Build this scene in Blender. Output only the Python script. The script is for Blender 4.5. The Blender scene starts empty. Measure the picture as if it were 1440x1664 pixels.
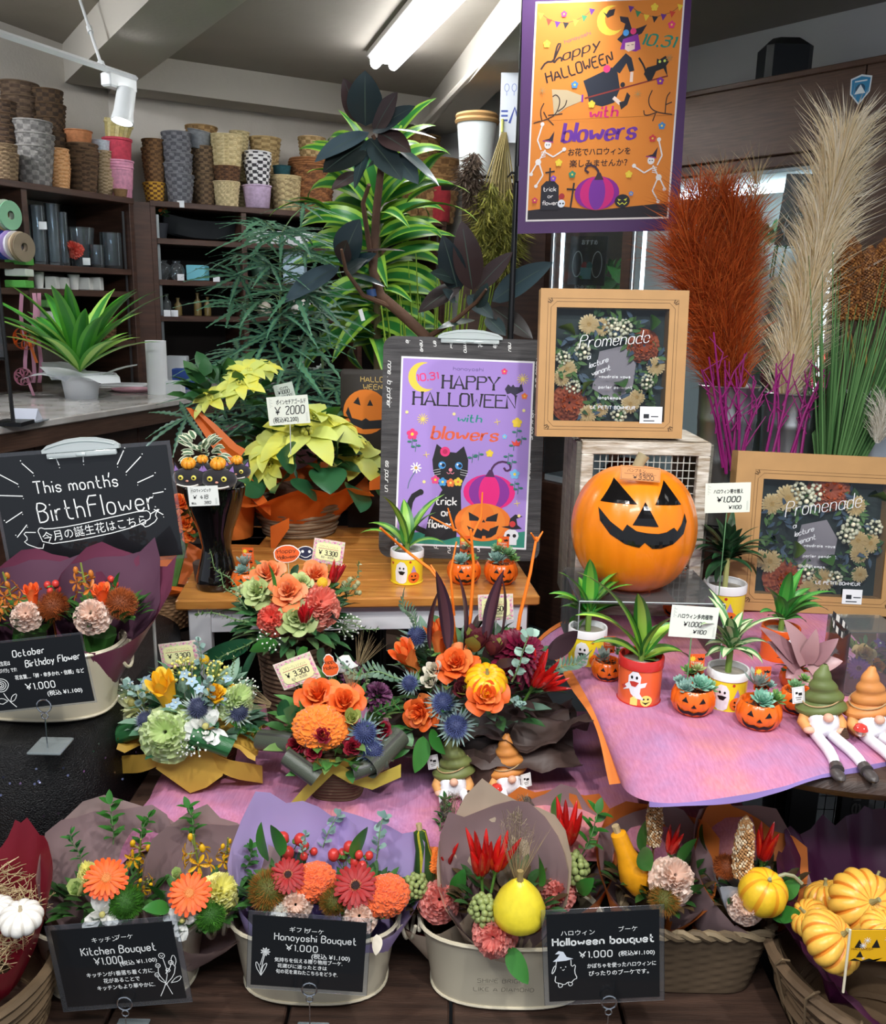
import bpy, math, random
from mathutils import Vector, Matrix, Euler, noise
sc = bpy.context.scene
COL = sc.collection
PI = math.pi
sin, cos = math.sin, math.cos
rnd = random.Random(7)
F = 1442.0
PITCH, ROLL = math.radians(13.0), math.radians(1.2)
CAM = Vector((0, 0, 1.5))
fw = Vector((0, cos(PITCH), -sin(PITCH)))
r0 = Vector((1, 0, 0)); u0 = r0.cross(fw)
rt = r0*cos(ROLL) + u0*sin(ROLL); up = u0*cos(ROLL) - r0*sin(ROLL)
cd = bpy.data.cameras.new('camera'); cam = bpy.data.objects.new('camera', cd); COL.objects.link(cam)
cd.sensor_fit = 'VERTICAL'; cd.sensor_height = 24.0; cd.lens = 24.0*F/1664.0
cd.clip_start = .05; cd.clip_end = 60
cam.matrix_world = Matrix(((rt.x, up.x, -fw.x, CAM.x), (rt.y, up.y, -fw.y, CAM.y), (rt.z, up.z, -fw.z, CAM.z), (0, 0, 0, 1)))
sc.camera = cam
w = bpy.data.worlds.new('world'); sc.world = w; w.use_nodes = True
w.node_tree.nodes['Background'].inputs[0].default_value = (.75, .82, .95, 1)
w.node_tree.nodes['Background'].inputs[1].default_value = .55
vs = sc.view_settings; vs.view_transform = 'Standard'; vs.look = 'None'; vs.gamma = 1; vs.use_curve_mapping = False
vs.exposure = 0.0
sc.cycles.max_bounces = 8; sc.cycles.diffuse_bounces = 4; sc.cycles.transparent_max_bounces = 12
sc.cycles.use_denoising = True; sc.cycles.caustics_reflective = False; sc.cycles.caustics_refractive = False
def lamp_spot(loc, to, power, size=.05, angle=70, col=(1, .97, .92)):
 l = bpy.data.lights.new('ceiling_spot', 'SPOT'); l.energy = power; l.spot_size = math.radians(angle); l.spot_blend = .6
 l.shadow_soft_size = size; l.color = col
 o = bpy.data.objects.new('ceiling_spot', l); COL.objects.link(o); o.location = loc
 o.rotation_euler = (Vector(to) - Vector(loc)).to_track_quat('-Z', 'Y').to_euler()
def lamp_area(loc, to, power, sx, sy, col=(1, .98, .95)):  # unseen area lamp, added as fill
 l = bpy.data.lights.new('fill_panel', 'AREA'); l.energy = power; l.shape = 'RECTANGLE'; l.size = sx; l.size_y = sy; l.color = col
 o = bpy.data.objects.new('fill_panel', l); COL.objects.link(o); o.location = loc
 o.rotation_euler = (Vector(to) - Vector(loc)).to_track_quat('-Z', 'Y').to_euler()
lamp_spot((-.9, .5, 2.55), (-.3, 1.6, .7), 68, .035, 75)
lamp_spot((.35, .35, 2.6), (.2, 1.6, .7), 70, .035, 75)
lamp_spot((1.5, .7, 2.55), (.8, 1.7, .8), 68, .035, 75)
lamp_area((.0, -.2, 2.6), (0, 1.6, .5), 70, 1.6, .4, (.92, .96, 1))  # front fill added above and behind the camera
lamp_area((.3, 2.9, 2.62), (.2, 2.9, 0), 85, 1.2, .2, (.92, .97, 1))  # added to brighten the back walls and ceiling
lamp_area((-2.3, 3.0, 2.62), (-2.0, 3.6, 1), 75, .8, .2, (.95, .97, 1))  # added to brighten the left wall and the baskets
def ray(px, py):
 return (fw + rt*((px-720)/F) + up*((832-py)/F))
def onz(px, py, z):
 d = ray(px, py); return CAM + d*((z-CAM.z)/d.z)
def aty(px, py, y):
 d = ray(px, py); return CAM + d*((y-CAM.y)/d.y)
def zc(p): return (Vector(p)-CAM).dot(fw)
def psz(px, p): return px*zc(p)/F
def onsphere(px, py, c, r):
 d = ray(px, py).normalized(); oc = CAM-c; b = oc.dot(d); q = b*b-(oc.dot(oc)-r*r)
 t = -b-math.sqrt(q) if q > 0 else -b
 return CAM+d*t
MATS = {}
def mat(name, col, rough=.55, metal=0, bump=0, bs=60, var=0, vs_=8, tr=0, ior=1.45, emit=0, tl=0, col2=None, spec=.5, stretch=None, coat=0, sheen=0):
 if name in MATS: return MATS[name]
 m = bpy.data.materials.new(name); m.use_nodes = True; N = m.node_tree.nodes; L = m.node_tree.links; b = N['Principled BSDF']
 I = b.inputs
 c4 = (*col, 1); I['Base Color'].default_value = c4; I['Roughness'].default_value = rough; I['Metallic'].default_value = metal
 I['Transmission Weight'].default_value = tr; I['IOR'].default_value = ior; I['Specular IOR Level'].default_value = spec
 I['Coat Weight'].default_value = coat; I['Sheen Weight'].default_value = sheen
 if emit: I['Emission Color'].default_value = c4; I['Emission Strength'].default_value = emit
 tc = None
 def coord(sx):
  tcn = N.new('ShaderNodeTexCoord'); mp = N.new('ShaderNodeMapping'); L.new(tcn.outputs['Object'], mp.inputs[0])
  if stretch: mp.inputs['Scale'].default_value = stretch
  return mp.outputs[0]
 if var or col2:
  n = N.new('ShaderNodeTexNoise'); n.inputs['Scale'].default_value = vs_; n.inputs['Detail'].default_value = 5; L.new(coord(0), n.inputs[0])
  r = N.new('ShaderNodeValToRGB'); L.new(n.outputs[0], r.inputs[0])
  r.color_ramp.elements[0].position = .35; r.color_ramp.elements[1].position = .65
  ca = col if col2 else tuple(max(0, x*(1-var)) for x in col); cb = col2 if col2 else tuple(min(1, x*(1+var)) for x in col)
  r.color_ramp.elements[0].color = (*ca, 1); r.color_ramp.elements[1].color = (*cb, 1)
  L.new(r.outputs[0], b.inputs['Base Color'])
 if bump:
  n2 = N.new('ShaderNodeTexNoise'); n2.inputs['Scale'].default_value = bs; n2.inputs['Detail'].default_value = 3; L.new(coord(0), n2.inputs[0])
  bp = N.new('ShaderNodeBump'); bp.inputs['Strength'].default_value = bump; bp.inputs['Distance'].default_value = .004; L.new(n2.outputs[0], bp.inputs['Height'])
  L.new(bp.outputs[0], b.inputs['Normal'])
 if tl:
  t = N.new('ShaderNodeBsdfTranslucent'); t.inputs[0].default_value = c4; mx = N.new('ShaderNodeMixShader'); mx.inputs[0].default_value = tl
  L.new(b.outputs[0], mx.inputs[1]); L.new(t.outputs[0], mx.inputs[2]); L.new(mx.outputs[0], N['Material Output'].inputs[0])
 MATS[name] = m; return m
def clear(name, col=(1, 1, 1), alpha=.15, rough=.05):   # thin clear plastic film or pane
 if name in MATS: return MATS[name]
 m = bpy.data.materials.new(name); m.use_nodes = True; N = m.node_tree.nodes; L = m.node_tree.links
 N.remove(N['Principled BSDF'])
 t = N.new('ShaderNodeBsdfTransparent'); t.inputs[0].default_value = (*col, 1)
 g = N.new('ShaderNodeBsdfGlossy'); g.inputs[1].default_value = rough
 fr = N.new('ShaderNodeFresnel'); fr.inputs[0].default_value = 1.45
 ma = N.new('ShaderNodeMath'); ma.operation = 'ADD'; ma.inputs[1].default_value = alpha*.3; L.new(fr.outputs[0], ma.inputs[0])
 mx = N.new('ShaderNodeMixShader'); L.new(ma.outputs[0], mx.inputs[0]); L.new(t.outputs[0], mx.inputs[1]); L.new(g.outputs[0], mx.inputs[2])
 last = mx
 if alpha:
  d = N.new('ShaderNodeBsdfDiffuse'); d.inputs[0].default_value = (*col, 1); m2 = N.new('ShaderNodeMixShader'); m2.inputs[0].default_value = alpha
  L.new(mx.outputs[0], m2.inputs[1]); L.new(d.outputs[0], m2.inputs[2]); last = m2
 L.new(last.outputs[0], N['Material Output'].inputs[0]); MATS[name] = m; return m
def C(h):   # sRGB hex to linear
 v = [int(h[i:i+2], 16)/255 for i in (0, 2, 4)]
 return tuple(x/12.92 if x <= .04045 else ((x+.055)/1.055)**2.4 for x in v)
def H(h, rough=.55, **k):
 nm = 'paint_'+h+('_%d' % int(rough*100))+''.join('_%s%s' % (a, b) for a, b in sorted(k.items()) if not isinstance(b, tuple))
 return mat(nm, C(h), rough, **k)
class MB:
 def __init__(s): s.v = []; s.f = []; s.m = []
 def add(s, vs, fs, mi=0, M=None):
  o = len(s.v)
  s.v.extend([tuple(M @ Vector(v)) for v in vs] if M else [tuple(v) for v in vs])
  for f in fs: s.f.append(tuple(i+o for i in f)); s.m.append(mi)
  return s
 def grid(s, P, mi=0, M=None, closed=False, mf=None):   # P[i][j]
  nu, nv = len(P), len(P[0]); vs = [p for r in P for p in r]; o = len(s.v)
  s.v.extend([tuple(M @ Vector(v)) for v in vs] if M else [tuple(v) for v in vs])
  for i in range(nu-1):
   for j in range(nv if closed else nv-1):
    k = (j+1) % nv
    s.f.append((o+i*nv+j, o+i*nv+k, o+(i+1)*nv+k, o+(i+1)*nv+j)); s.m.append(mf(i, j) if mf else mi)
  return s
 def box(s, c, d, M=None, mi=0, bev=0):
  x, y, z = d[0]/2, d[1]/2, d[2]/2; T = Matrix.Translation(c); T = (M @ T) if M else T
  if bev:
   b = min(bev, x*.9, y*.9, z*.9); vs = [];
   for zz, k in ((-z, b), (-z+b, 0), (z-b, 0), (z, b)):
    X, Y = x-k, y-k
    bb = b*.7
    vs += [(X-bb, -Y, zz), (X, -Y+bb, zz), (X, Y-bb, zz), (X-bb, Y, zz), (-X+bb, Y, zz), (-X, Y-bb, zz), (-X, -Y+bb, zz), (-X+bb, -Y, zz)]
   fs = [tuple(range(7, -1, -1)), tuple(range(24, 32))]
   for i in range(3):
    for j in range(8): k = (j+1) % 8; fs.append((i*8+j, i*8+k, i*8+8+k, i*8+8+j))
   return s.add(vs, fs, mi, T)
  vs = [(a, b, c2) for a in (-x, x) for b in (-y, y) for c2 in (-z, z)]
  return s.add(vs, [(0, 1, 3, 2), (4, 6, 7, 5), (0, 4, 5, 1), (2, 3, 7, 6), (0, 2, 6, 4), (1, 5, 7, 3)], mi, T)
 def lathe(s, prof, seg=24, M=None, mi=0, fn=None, mf=None, sx=1, sy=1, cap=False):
  P = []
  for i, (r, z) in enumerate(prof):
   row = []
   for j in range(seg):
    a = 2*PI*j/seg; rr = r*(fn(a, i, z) if fn else 1); row.append((rr*cos(a)*sx, rr*sin(a)*sy, z))
   P.append(row)
  o = len(s.v); s.grid(P, mi, M, True, mf)
  if cap: n = len(prof); s.f.append(tuple(o+j for j in range(seg-1, -1, -1))); s.m.append(mi); s.f.append(tuple(o+(n-1)*seg+j for j in range(seg))); s.m.append(mi)
  return s
 def sphere(s, c, r, sc3=(1, 1, 1), seg=12, rings=8, M=None, mi=0, fn=None):
  P = [(max(1e-5, sin(PI*i/rings)), -cos(PI*i/rings)) for i in range(rings+1)]
  T = Matrix.Translation(c) @ Matrix.Diagonal((r*sc3[0], r*sc3[1], r*sc3[2], 1))
  return s.lathe(P, seg, (M @ T) if M else T, mi, fn)
 def tube(s, pts, r, seg=6, mi=0, closed=False, M=None, cap=True):
  pts = [Vector(p) for p in pts]; n = len(pts); R = r if isinstance(r, (list, tuple)) else [r]*n
  P = []; prev = None
  for i in range(n):
   a = pts[i-1] if (i or closed) else pts[0]; b = pts[(i+1) % n] if (i < n-1 or closed) else pts[-1]
   t = (b-a); t = t.normalized() if t.length > 1e-9 else Vector((0, 0, 1))
   if prev is None:
    q = Vector((0, 0, 1)) if abs(t.z) < .9 else Vector((1, 0, 0)); x = t.cross(q).normalized()
   else:
    x = prev - t*prev.dot(t); x = x.normalized() if x.length > 1e-6 else t.orthogonal().normalized()
   prev = x; y = t.cross(x)
   P.append([pts[i]+(x*cos(2*PI*j/seg)+y*sin(2*PI*j/seg))*R[i] for j in range(seg)])
  if closed: P.append(P[0])
  o = len(s.v); s.grid(P, mi, M, True)
  if cap and not closed:
   s.f.append(tuple(o+j for j in range(seg-1, -1, -1))); s.m.append(mi); s.f.append(tuple(o+(n-1)*seg+j for j in range(seg))); s.m.append(mi)
  return s
 def poly(s, pts, z0=0, z1=None, M=None, mi=0):   # flat ngon, or prism when z1 given
  n = len(pts)
  if z1 is None: return s.add([(x, y, z0) for x, y in pts], [tuple(range(n))], mi, M)
  ar = sum(pts[i][0]*pts[(i+1) % n][1]-pts[(i+1) % n][0]*pts[i][1] for i in range(n))
  if ar < 0: pts = pts[::-1]
  vs = [(x, y, z0) for x, y in pts]+[(x, y, z1) for x, y in pts]
  fs = [tuple(range(n-1, -1, -1)), tuple(range(n, 2*n))]+[(i, (i+1) % n, n+(i+1) % n, n+i) for i in range(n)]
  return s.add(vs, fs, mi, M)
 def leaf(s, base, d, n, L, W, droop=.3, fold=.15, mi=0, mi2=None, seg=6, twist=0, pw=.8, tip=1.0, wave=0, lob=None):
  base = Vector(base); d = Vector(d).normalized(); n = Vector(n); n = n-d*n.dot(d)
  n = n.normalized() if n.length > 1e-6 else d.orthogonal().normalized()
  p = base.copy(); P = []; ca = (-1, -.5, 0, .5, 1) if mi2 is not None else (-1, 0, 1); st = L/seg
  for i in range(seg+1):
   t = i/seg; x = d.cross(n).normalized()
   if twist: x = Matrix.Rotation(twist*t, 3, d) @ x
   nn = x.cross(d)
   wdt = W/2*(max(0, sin(PI*min(1, (t**pw)*tip)))**.75 if not lob else lob(t))
   if i == seg and tip >= 1: wdt = W*.01
   wz = wave*sin(t*17+base.x*50)*W
   P.append([p+x*(wdt*k)+nn*(abs(k)*wdt*fold*2+wz*k) for k in ca])
   p = p+d*st; a = -droop/seg*(1+t)
   R = Matrix.Rotation(a, 3, x); d = (R @ d).normalized(); n = (R @ n).normalized()
  s.grid(P, mi, mf=(lambda i, j: mi2 if j in (1, 2) else mi) if mi2 is not None else None)
  return s
def mesh_of(mb, mats, name='mesh', smooth=True, origin=None):
 me = bpy.data.meshes.new(name)
 vs = mb.v if origin is None else [(x-origin[0], y-origin[1], z-origin[2]) for x, y, z in mb.v]
 me.from_pydata(vs, [], mb.f)
 for m in (mats if isinstance(mats, (list, tuple)) else [mats]): me.materials.append(m)
 me.polygons.foreach_set('material_index', mb.m)
 me.polygons.foreach_set('use_smooth', [smooth]*len(mb.f)); me.update()
 if smooth:
  try: me.set_sharp_from_angle(angle=.75)
  except Exception: pass
 return me
ORG = {}
def link(o, parent=None):
 COL.objects.link(o)
 if parent: o.parent = parent
 return o
def tag(o, label=None, cat=None, group=None, kind=None):
 if label: o['label'] = label
 if cat: o['category'] = cat
 if group: o['group'] = group
 if kind: o['kind'] = kind
 return o
def thing(name, label, cat, loc, group=None):
 o = bpy.data.objects.new(name, None); o.location = loc; o.empty_display_size = .05; COL.objects.link(o); ORG[o.name] = Vector(loc)
 return tag(o, label, cat, group)
def org(o):
 while o.parent: o = o.parent
 return ORG.get(o.name, Vector())
def part(name, mb, mats, parent, smooth=True, label=None, kind=None):
 o = bpy.data.objects.new(name, mesh_of(mb, mats, name, smooth, org(parent))); link(o, parent)
 return tag(o, label, kind=kind)
def solo(name, mb, mats, label=None, cat=None, group=None, kind=None, smooth=True):
 n = len(mb.v); cx = sum(v[0] for v in mb.v)/n; cy = sum(v[1] for v in mb.v)/n; cz = min(v[2] for v in mb.v)
 o = bpy.data.objects.new(name, mesh_of(mb, mats, name, smooth, (cx, cy, cz))); o.location = (cx, cy, cz); ORG[o.name] = Vector((cx, cy, cz)); COL.objects.link(o)
 return tag(o, label, cat, group, kind)
def struct(name, mb, mats, smooth=False): return solo(name, mb, mats, kind='structure', smooth=smooth)
def stroot(name, loc=(0, 0, 0)):
 o = bpy.data.objects.new(name, None); o.location = loc; COL.objects.link(o); ORG[o.name] = Vector(loc); o['kind'] = 'structure'; return o
def aim(pos, z, size=1, spin=0):   # matrix putting local +Z along z
 q = Vector(z).normalized().to_track_quat('Z', 'Y')
 return Matrix.Translation(pos) @ q.to_matrix().to_4x4() @ Matrix.Rotation(spin, 4, 'Z') @ Matrix.Diagonal((size, size, size, 1))
def inst(name, me, parent, M, label=None):
 o = bpy.data.objects.new(name, me); link(o, parent); o.matrix_local = (Matrix.Translation(-org(parent)) @ M) if parent else M
 if not parent: ORG[o.name] = M.translation.copy()
 return tag(o, label)
CACHE = {}
def cached(key, fn):
 if key not in CACHE: CACHE[key] = fn()
 return CACHE[key]
def frame(o, x, y):    # matrix with origin o, x axis, y axis (flat art lies in x,y; z is towards the viewer)
 x = Vector(x).normalized(); y = Vector(y); y = (y-x*y.dot(x)).normalized(); z = x.cross(y)
 return Matrix(((x.x, y.x, z.x, o[0]), (x.y, y.y, z.y, o[1]), (x.z, y.z, z.z, o[2]), (0, 0, 0, 1)))
G = {'a':'45 36 16 05 03 12 32 43,46 42','b':'09 02,05 16 36 45 43 32 12 03','c':'45 36 16 05 03 12 32 43','d':'49 42,45 36 16 05 03 12 32 43','e':'04 44 45 36 16 05 03 12 32 43',
'f':'49 39 28 22,06 46','g':'46 41 30 10 01,45 36 16 05 03 12 32 43','h':'09 02,05 16 36 45 42','i':'06 02,08','j':'16 11 00,18','k':'09 02,46 04,14 42','l':'09 02','m':'06 02,05 16 26 35 32,35 46 56 65 62',
'n':'06 02,05 16 36 45 42','o':'16 36 45 43 32 12 03 05 16','p':'06 00,05 16 36 45 43 32 12 03','q':'46 40,45 36 16 05 03 12 32 43','r':'06 02,04 16 36','s':'45 36 16 05 14 34 43 32 12 03','t':'19 13 22 42,06 36',
'u':'06 03 12 32 43,46 42','v':'06 22 46','w':'06 12 35 52 66','x':'06 42,46 02','y':'06 23,46 10','z':'06 46 02 42','A':'02 39 62,14 54','B':'02 09 39 58 57 36 06,36 55 53 32 02','C':'58 49 19 08 03 12 42 53',
'D':'02 09 39 57 54 32 02','E':'59 09 02 52,06 46','F':'59 09 02,06 46','G':'58 49 19 08 03 12 42 53 55 35','H':'09 02,59 52,06 56','I':'09 02','K':'09 02,59 05,16 52','L':'09 02 52','M':'02 09 35 69 62',
'N':'02 09 52 59','O':'19 49 58 53 42 12 03 08 19','P':'02 09 49 58 57 46 06','R':'02 09 49 58 57 46 06,26 52','S':'58 49 19 08 07 16 46 55 53 42 12 03','T':'09 69,39 32','U':'09 03 12 42 53 59','W':'09 12 36 52 69',
'Y':'09 35 69,35 32','0':'19 39 48 43 32 12 03 08 19','1':'08 19 12','2':'08 19 39 48 47 02 42','3':'08 19 39 48 47 36 16,36 45 43 32 12 03','4':'32 39 04 54','5':'49 09 06 36 45 43 32 02',
'8':'19 39 48 47 36 16 07 08 19,16 05 03 12 32 43 45 36','.':'02','\'':'09 07','¥':'09 35 69,35 32,15 55,14 54','(':'19 07 04 12',')':'09 17 14 02','!':'09 05,02','-':'05 35','?':'08 19 39 48 46 25 24,22',',':'12 01'}
def chaikin(p, n=1, closed=False):
 for _ in range(n):
  if len(p) < 3: return p
  q = [] if closed else [p[0]]
  for i in range(len(p) if closed else len(p)-1):
   a, b = p[i], p[(i+1) % len(p)]
   q += [(a[0]*.75+b[0]*.25, a[1]*.75+b[1]*.25), (a[0]*.25+b[0]*.75, a[1]*.25+b[1]*.75)]
  if not closed: q.append(p[-1])
  p = q
 return p
def circ(cx, cy, r, n=16, ry=None, a0=0, a1=2*PI):
 ry = r if ry is None else ry; m = n if abs(a1-a0-2*PI) < 1e-6 else n+1
 return [(cx+r*cos(a0+(a1-a0)*i/n), cy+ry*sin(a0+(a1-a0)*i/n)) for i in range(m)]
class Art:     # flat print in a frame matrix; unit coordinates given by caller; layers stack by .00012 m
 def __init__(s, M, lift=.0004, step=.000012): s.M = M; s.mb = MB(); s.mats = []; s.z = lift; s.step = step
 def mi(s, m):
  if isinstance(m, str): m = H(m, .6)
  if m not in s.mats: s.mats.append(m)
  return s.mats.index(m)
 def poly(s, pts, m): s.z += s.step; s.mb.poly(pts, s.z, M=s.M, mi=s.mi(m)); return s
 def rect(s, x, y, w_, h_, m): return s.poly([(x, y), (x+w_, y), (x+w_, y+h_), (x, y+h_)], m)
 def disc(s, x, y, r, m, ry=None, n=16): return s.poly(circ(x, y, r, n, ry), m)
 def line(s, pts, wd, m, smooth=1, cal=0, closed=False, lift=True):
  if lift: s.z += s.step
  k = s.mi(m)
  if len(pts) == 1: s.mb.poly(circ(pts[0][0], pts[0][1], wd*.62, 7), s.z, M=s.M, mi=k); return s
  p = chaikin(list(pts), smooth, closed)
  if closed: p = p+[p[0]]
  n = len(p); Lft = []; Rgt = []
  for i in range(n):
   a, b = p[max(0, i-1)], p[min(n-1, i+1)]; dx, dy = b[0]-a[0], b[1]-a[1]; l = math.hypot(dx, dy) or 1
   hw = wd/2*(1 if not cal else (.45+cal*abs(dy-.3*dx)/l))
   Lft.append((p[i][0]-dy/l*hw, p[i][1]+dx/l*hw)); Rgt.append((p[i][0]+dy/l*hw, p[i][1]-dx/l*hw))
  vs = [(x, y, s.z) for q in zip(Lft, Rgt) for x, y in q]
  s.mb.add(vs, [(2*i, 2*i+1, 2*i+3, 2*i+2) for i in range(n-1)], k, s.M); return s
 def txt(s, t, x, y, h, m, wd=None, shear=0, ang=0, gap=1.6, xs=1, cal=0, serif=0, center=False, smooth=1, fit=None):
  if fit: xs = fit/(s.width(t, gap)*h/7)
  u = h/7; wd = wd or h*.1; s.z += s.step; W = s.width(t, gap)*u*xs; off = -W/2 if center else 0; cx = 0; ca, sa = cos(ang), sin(ang)
  for ch in t:
   if ch == ' ': cx += 4; continue
   g = G.get(ch);
   if not g: continue
   st = [[(int(q[0]), int(q[1])-2) for q in k.split()] for k in g.split(',')]; mx = max(q[0] for k in st for q in k)
   if serif: st += [[(q[0]-.9, q[1]), (q[0]+.9, q[1])] for k in st for q in (k[0], k[-1]) if q[1] in (0, 7)]
   for k in st:
    P = [((cx+q[0]+q[1]*shear)*u*xs+off, q[1]*u) for q in k]
    s.line([(x+a*ca-b*sa, y+a*sa+b*ca) for a, b in P], wd, m, smooth, cal, lift=False)
   cx += mx+gap
  return s
 def width(s, t, gap=1.6):
  c = 0
  for ch in t:
   if ch == ' ': c += 4; continue
   if ch in G: c += max(int(q[0]) for k in G[ch].split(',') for q in k.split())+gap
  return c-gap
 def jp(s, t, x, y, h, m, shear=0, ang=0, center=False, xs=1, bold=0, fit=None):   # kana and kanji from Blender's own font
  cu = cached(('font', t, shear), lambda: fontmesh(t, shear)); vs, fs, wd = cu; xs = fit/(wd*h) if fit else xs
  s.z += s.step; off = -wd*h*xs/2 if center else 0; ca, sa = cos(ang), sin(ang)
  for k in ([(0, 0)] if not bold else [(0, 0), (bold, 0), (0, bold), (bold, bold)]):
   s.mb.add([(x+(a*h*xs+off+k[0])*ca-(b*h+k[1])*sa, y+(a*h*xs+off+k[0])*sa+(b*h+k[1])*ca, s.z) for a, b in vs], fs, s.mi(m), s.M)
   if bold: s.z += s.step*.2
  return s
 def flower(s, x, y, r, m, m2='f5d24a', n=5):
  for i in range(n): a = 2*PI*i/n+.3; s.disc(x+r*.6*cos(a), y+r*.6*sin(a), r*.45, m, n=8)
  return s.disc(x, y, r*.3, m2, n=8)
 def star(s, x, y, r, m, n=8, wd=None):
  for i in range(n//2): a = PI*i/(n//2)+.2; s.line([(x-r*cos(a), y-r*sin(a)), (x+r*cos(a), y+r*sin(a))], wd or r*.14, m)
  return s
 def done(s, name, parent, label=None, smooth=False): return part(name, s.mb, s.mats, parent, smooth, label)
def fontmesh(t, shear):
 cu = bpy.data.curves.new('font', 'FONT'); cu.body = t; cu.size = 1; cu.shear = shear; cu.resolution_u = 2
 o = bpy.data.objects.new('font', cu); COL.objects.link(o); bpy.context.view_layer.update()
 dg = bpy.context.evaluated_depsgraph_get(); e = o.evaluated_get(dg); me = e.to_mesh()
 vs = [(v.co.x, v.co.y) for v in me.vertices]; fs = [tuple(p.vertices) for p in me.polygons]; e.to_mesh_clear()
 wd = max([v[0] for v in vs] or [1]); COL.objects.unlink(o); bpy.data.objects.remove(o); bpy.data.curves.remove(cu)
 return vs, fs, wd
XY = lambda p: Vector((p[0], p[1], 0))
def wallmesh(a, b, z0, z1, th=.08, mb=None):
 mb = mb or MB(); a, b = XY(a), XY(b); d = (b-a).normalized(); n = Vector((d.y, -d.x, 0)); q = -n*th   # thickness goes away from the room (n towards the room)
 vs = [a, b, b+q, a+q]; mb.add([(v.x, v.y, z) for z in (z0, z1) for v in vs], [(0, 3, 2, 1), (4, 5, 6, 7), (0, 1, 5, 4), (1, 2, 6, 5), (2, 3, 7, 6), (3, 0, 4, 7)]); return mb
plaster = mat('plaster_wall', C('cfc9bf'), .9, bump=.25, bs=90, var=.03)
plaster_w = mat('plaster_white', C('d9dbd9'), .9, bump=.2, bs=90)
ceil_m = mat('plaster_ceiling', C('a8a298'), .95, bump=.5, bs=14, var=.05, vs_=2)
beam_m = mat('plaster_beam', C('c3beb4'), .9, bump=.3, bs=50)
walnut = mat('dark_walnut', C('4c3227'), .45, bump=.15, bs=30, col2=C('3a251c'), vs_=5, stretch=(1, 1, 12))
walnut_h = mat('walnut_panel', C('5d4538'), .4, bump=.12, bs=30, col2=C('4b362c'), vs_=6, stretch=(2, 2, 30))
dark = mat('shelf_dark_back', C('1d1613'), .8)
CZ = 2.62
K1, K2 = Vector((-1.66, 4.62, 0)), Vector((-.10, 5.50, 0))
bd = (K2-K1).normalized(); bn = Vector((bd.y, -bd.x, 0))
K0 = Vector((-2.75, 1.8, 0)); K3 = Vector((2.75, 2.25, 0))
struct('wall_left', wallmesh(K0, K1, 0, CZ), plaster)
struct('wall_back', wallmesh(K1, K2, 0, CZ), plaster)
struct('wall_right', wallmesh(K2, K3, 0, CZ), plaster_w)
floor_m = mat('dark_floor', C('3c4146'), .5, var=.15, vs_=3)
fl = MB(); fl.box((0, 2.3, -.05), (7.2, 8.4, .1)); struct('floor', fl, floor_m)
cl = MB(); cl.box((0, 2.3, CZ+.05), (7.2, 8.4, .1)); struct('ceiling', cl, ceil_m)
def beam(name, a, b, wd, h, z1=CZ, m=beam_m):
 mb = MB(); a, b = XY(a), XY(b); d = (b-a); M = Matrix.Translation((a+b)/2) @ Matrix.Rotation(math.atan2(d.y, d.x), 4, 'Z')
 mb.box((0, 0, z1-h/2), (d.length, wd, h), M); return struct(name, mb, m)
beam('trim_beam_back', K1+bn*.1, K2+bn*.1, .2, .15)
pB = onz(165, 132, 2.46); qB = onz(325, -3, 2.46); dB = (qB-pB); beam('trim_beam_diagonal', pB-dB*.1, qB+dB*2.0, .26, .16)
beam('trim_beam_side', K2+Vector((.0, .1, 0)), onz(868, 52, 2.46)+Vector((.35, -1.9, 0)), .16, .16)
pp = MB(); pp.tube([tuple(XY(K2)+Vector((-.14, .0, 2.44))), tuple(onz(842, 42, 2.50)), tuple(onz(842, 42, 2.50)+Vector((.3, -1.3, 0)))], .018, 8); struct('trim_conduit_pipe', pp, beam_m, True)
pv = MB(); pv.tube([(K2.x-.06, K2.y-.14, 0), (K2.x-.06, K2.y-.14, 2.46)], .02, 8); struct('trim_corner_pipe', pv, beam_m, True)
a, b = onz(622, 103, 2.57), onz(722, -8, 2.57); d = (b-a).normalized(); fl_ = thing('fluorescent_lamp', 'lit white fluorescent batten lamp under the grey ceiling', 'ceiling lamp', (a+b)/2)
M = frame(a, d, Vector((d.y, -d.x, 0))); L = 1.25
tube_m = mat('lit_tube', (1, 1, 1), emit=22)
mb = MB(); mb.box((L/2, 0, -.03), (L, .15, .04), M, bev=.01); part('housing', mb, H('e8e8e6', .4), fl_, False)
mb = MB();
for k in (-.042, .042): mb.tube([M @ Vector((.03, k, .012)), M @ Vector((L-.03, k, .012))], .022, 10)
mb.box((L/2, 0, .0), (L-.06, .13, .02), M, bev=.006); part('diffuser', mb, tube_m, fl_)
tk = thing('track_light', 'white ceiling track with one lit spotlight above the baskets', 'track light', tuple(onz(160, 110, 2.3)))
wm = H('e6e9ea', .4); a = onz(-30, 44, 2.33); b = onz(221, 128, 2.33)
mb = MB(); mb.tube([a, b], .012, 4); part('rail', mb, wm, tk, False)
p = a.lerp(b, .745); q = onz(128, -6, CZ)
mb = MB(); mb.tube([p, q], .006, 8); mb.tube([p.lerp(q, .48), p.lerp(q, .56)], .011, 8); mb.tube([p, p.lerp(q, .06)], .014, 8); part('hanger_rod', mb, wm, tk)
c = a.lerp(b, .865); dr = (b-a).normalized(); M = frame(c-Vector((0, 0, .035)), dr, Vector((-dr.y, dr.x, 0)))
mb = MB(); mb.box((0, 0, 0), (.14, .05, .05), M, bev=.006); part('adapter', mb, wm, tk, False)
s0 = c+Vector((.035, -.02, -.06)); s1 = s0+Vector((-.015, -.03, -.125)); A_ = aim(s0, s1-s0)
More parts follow.
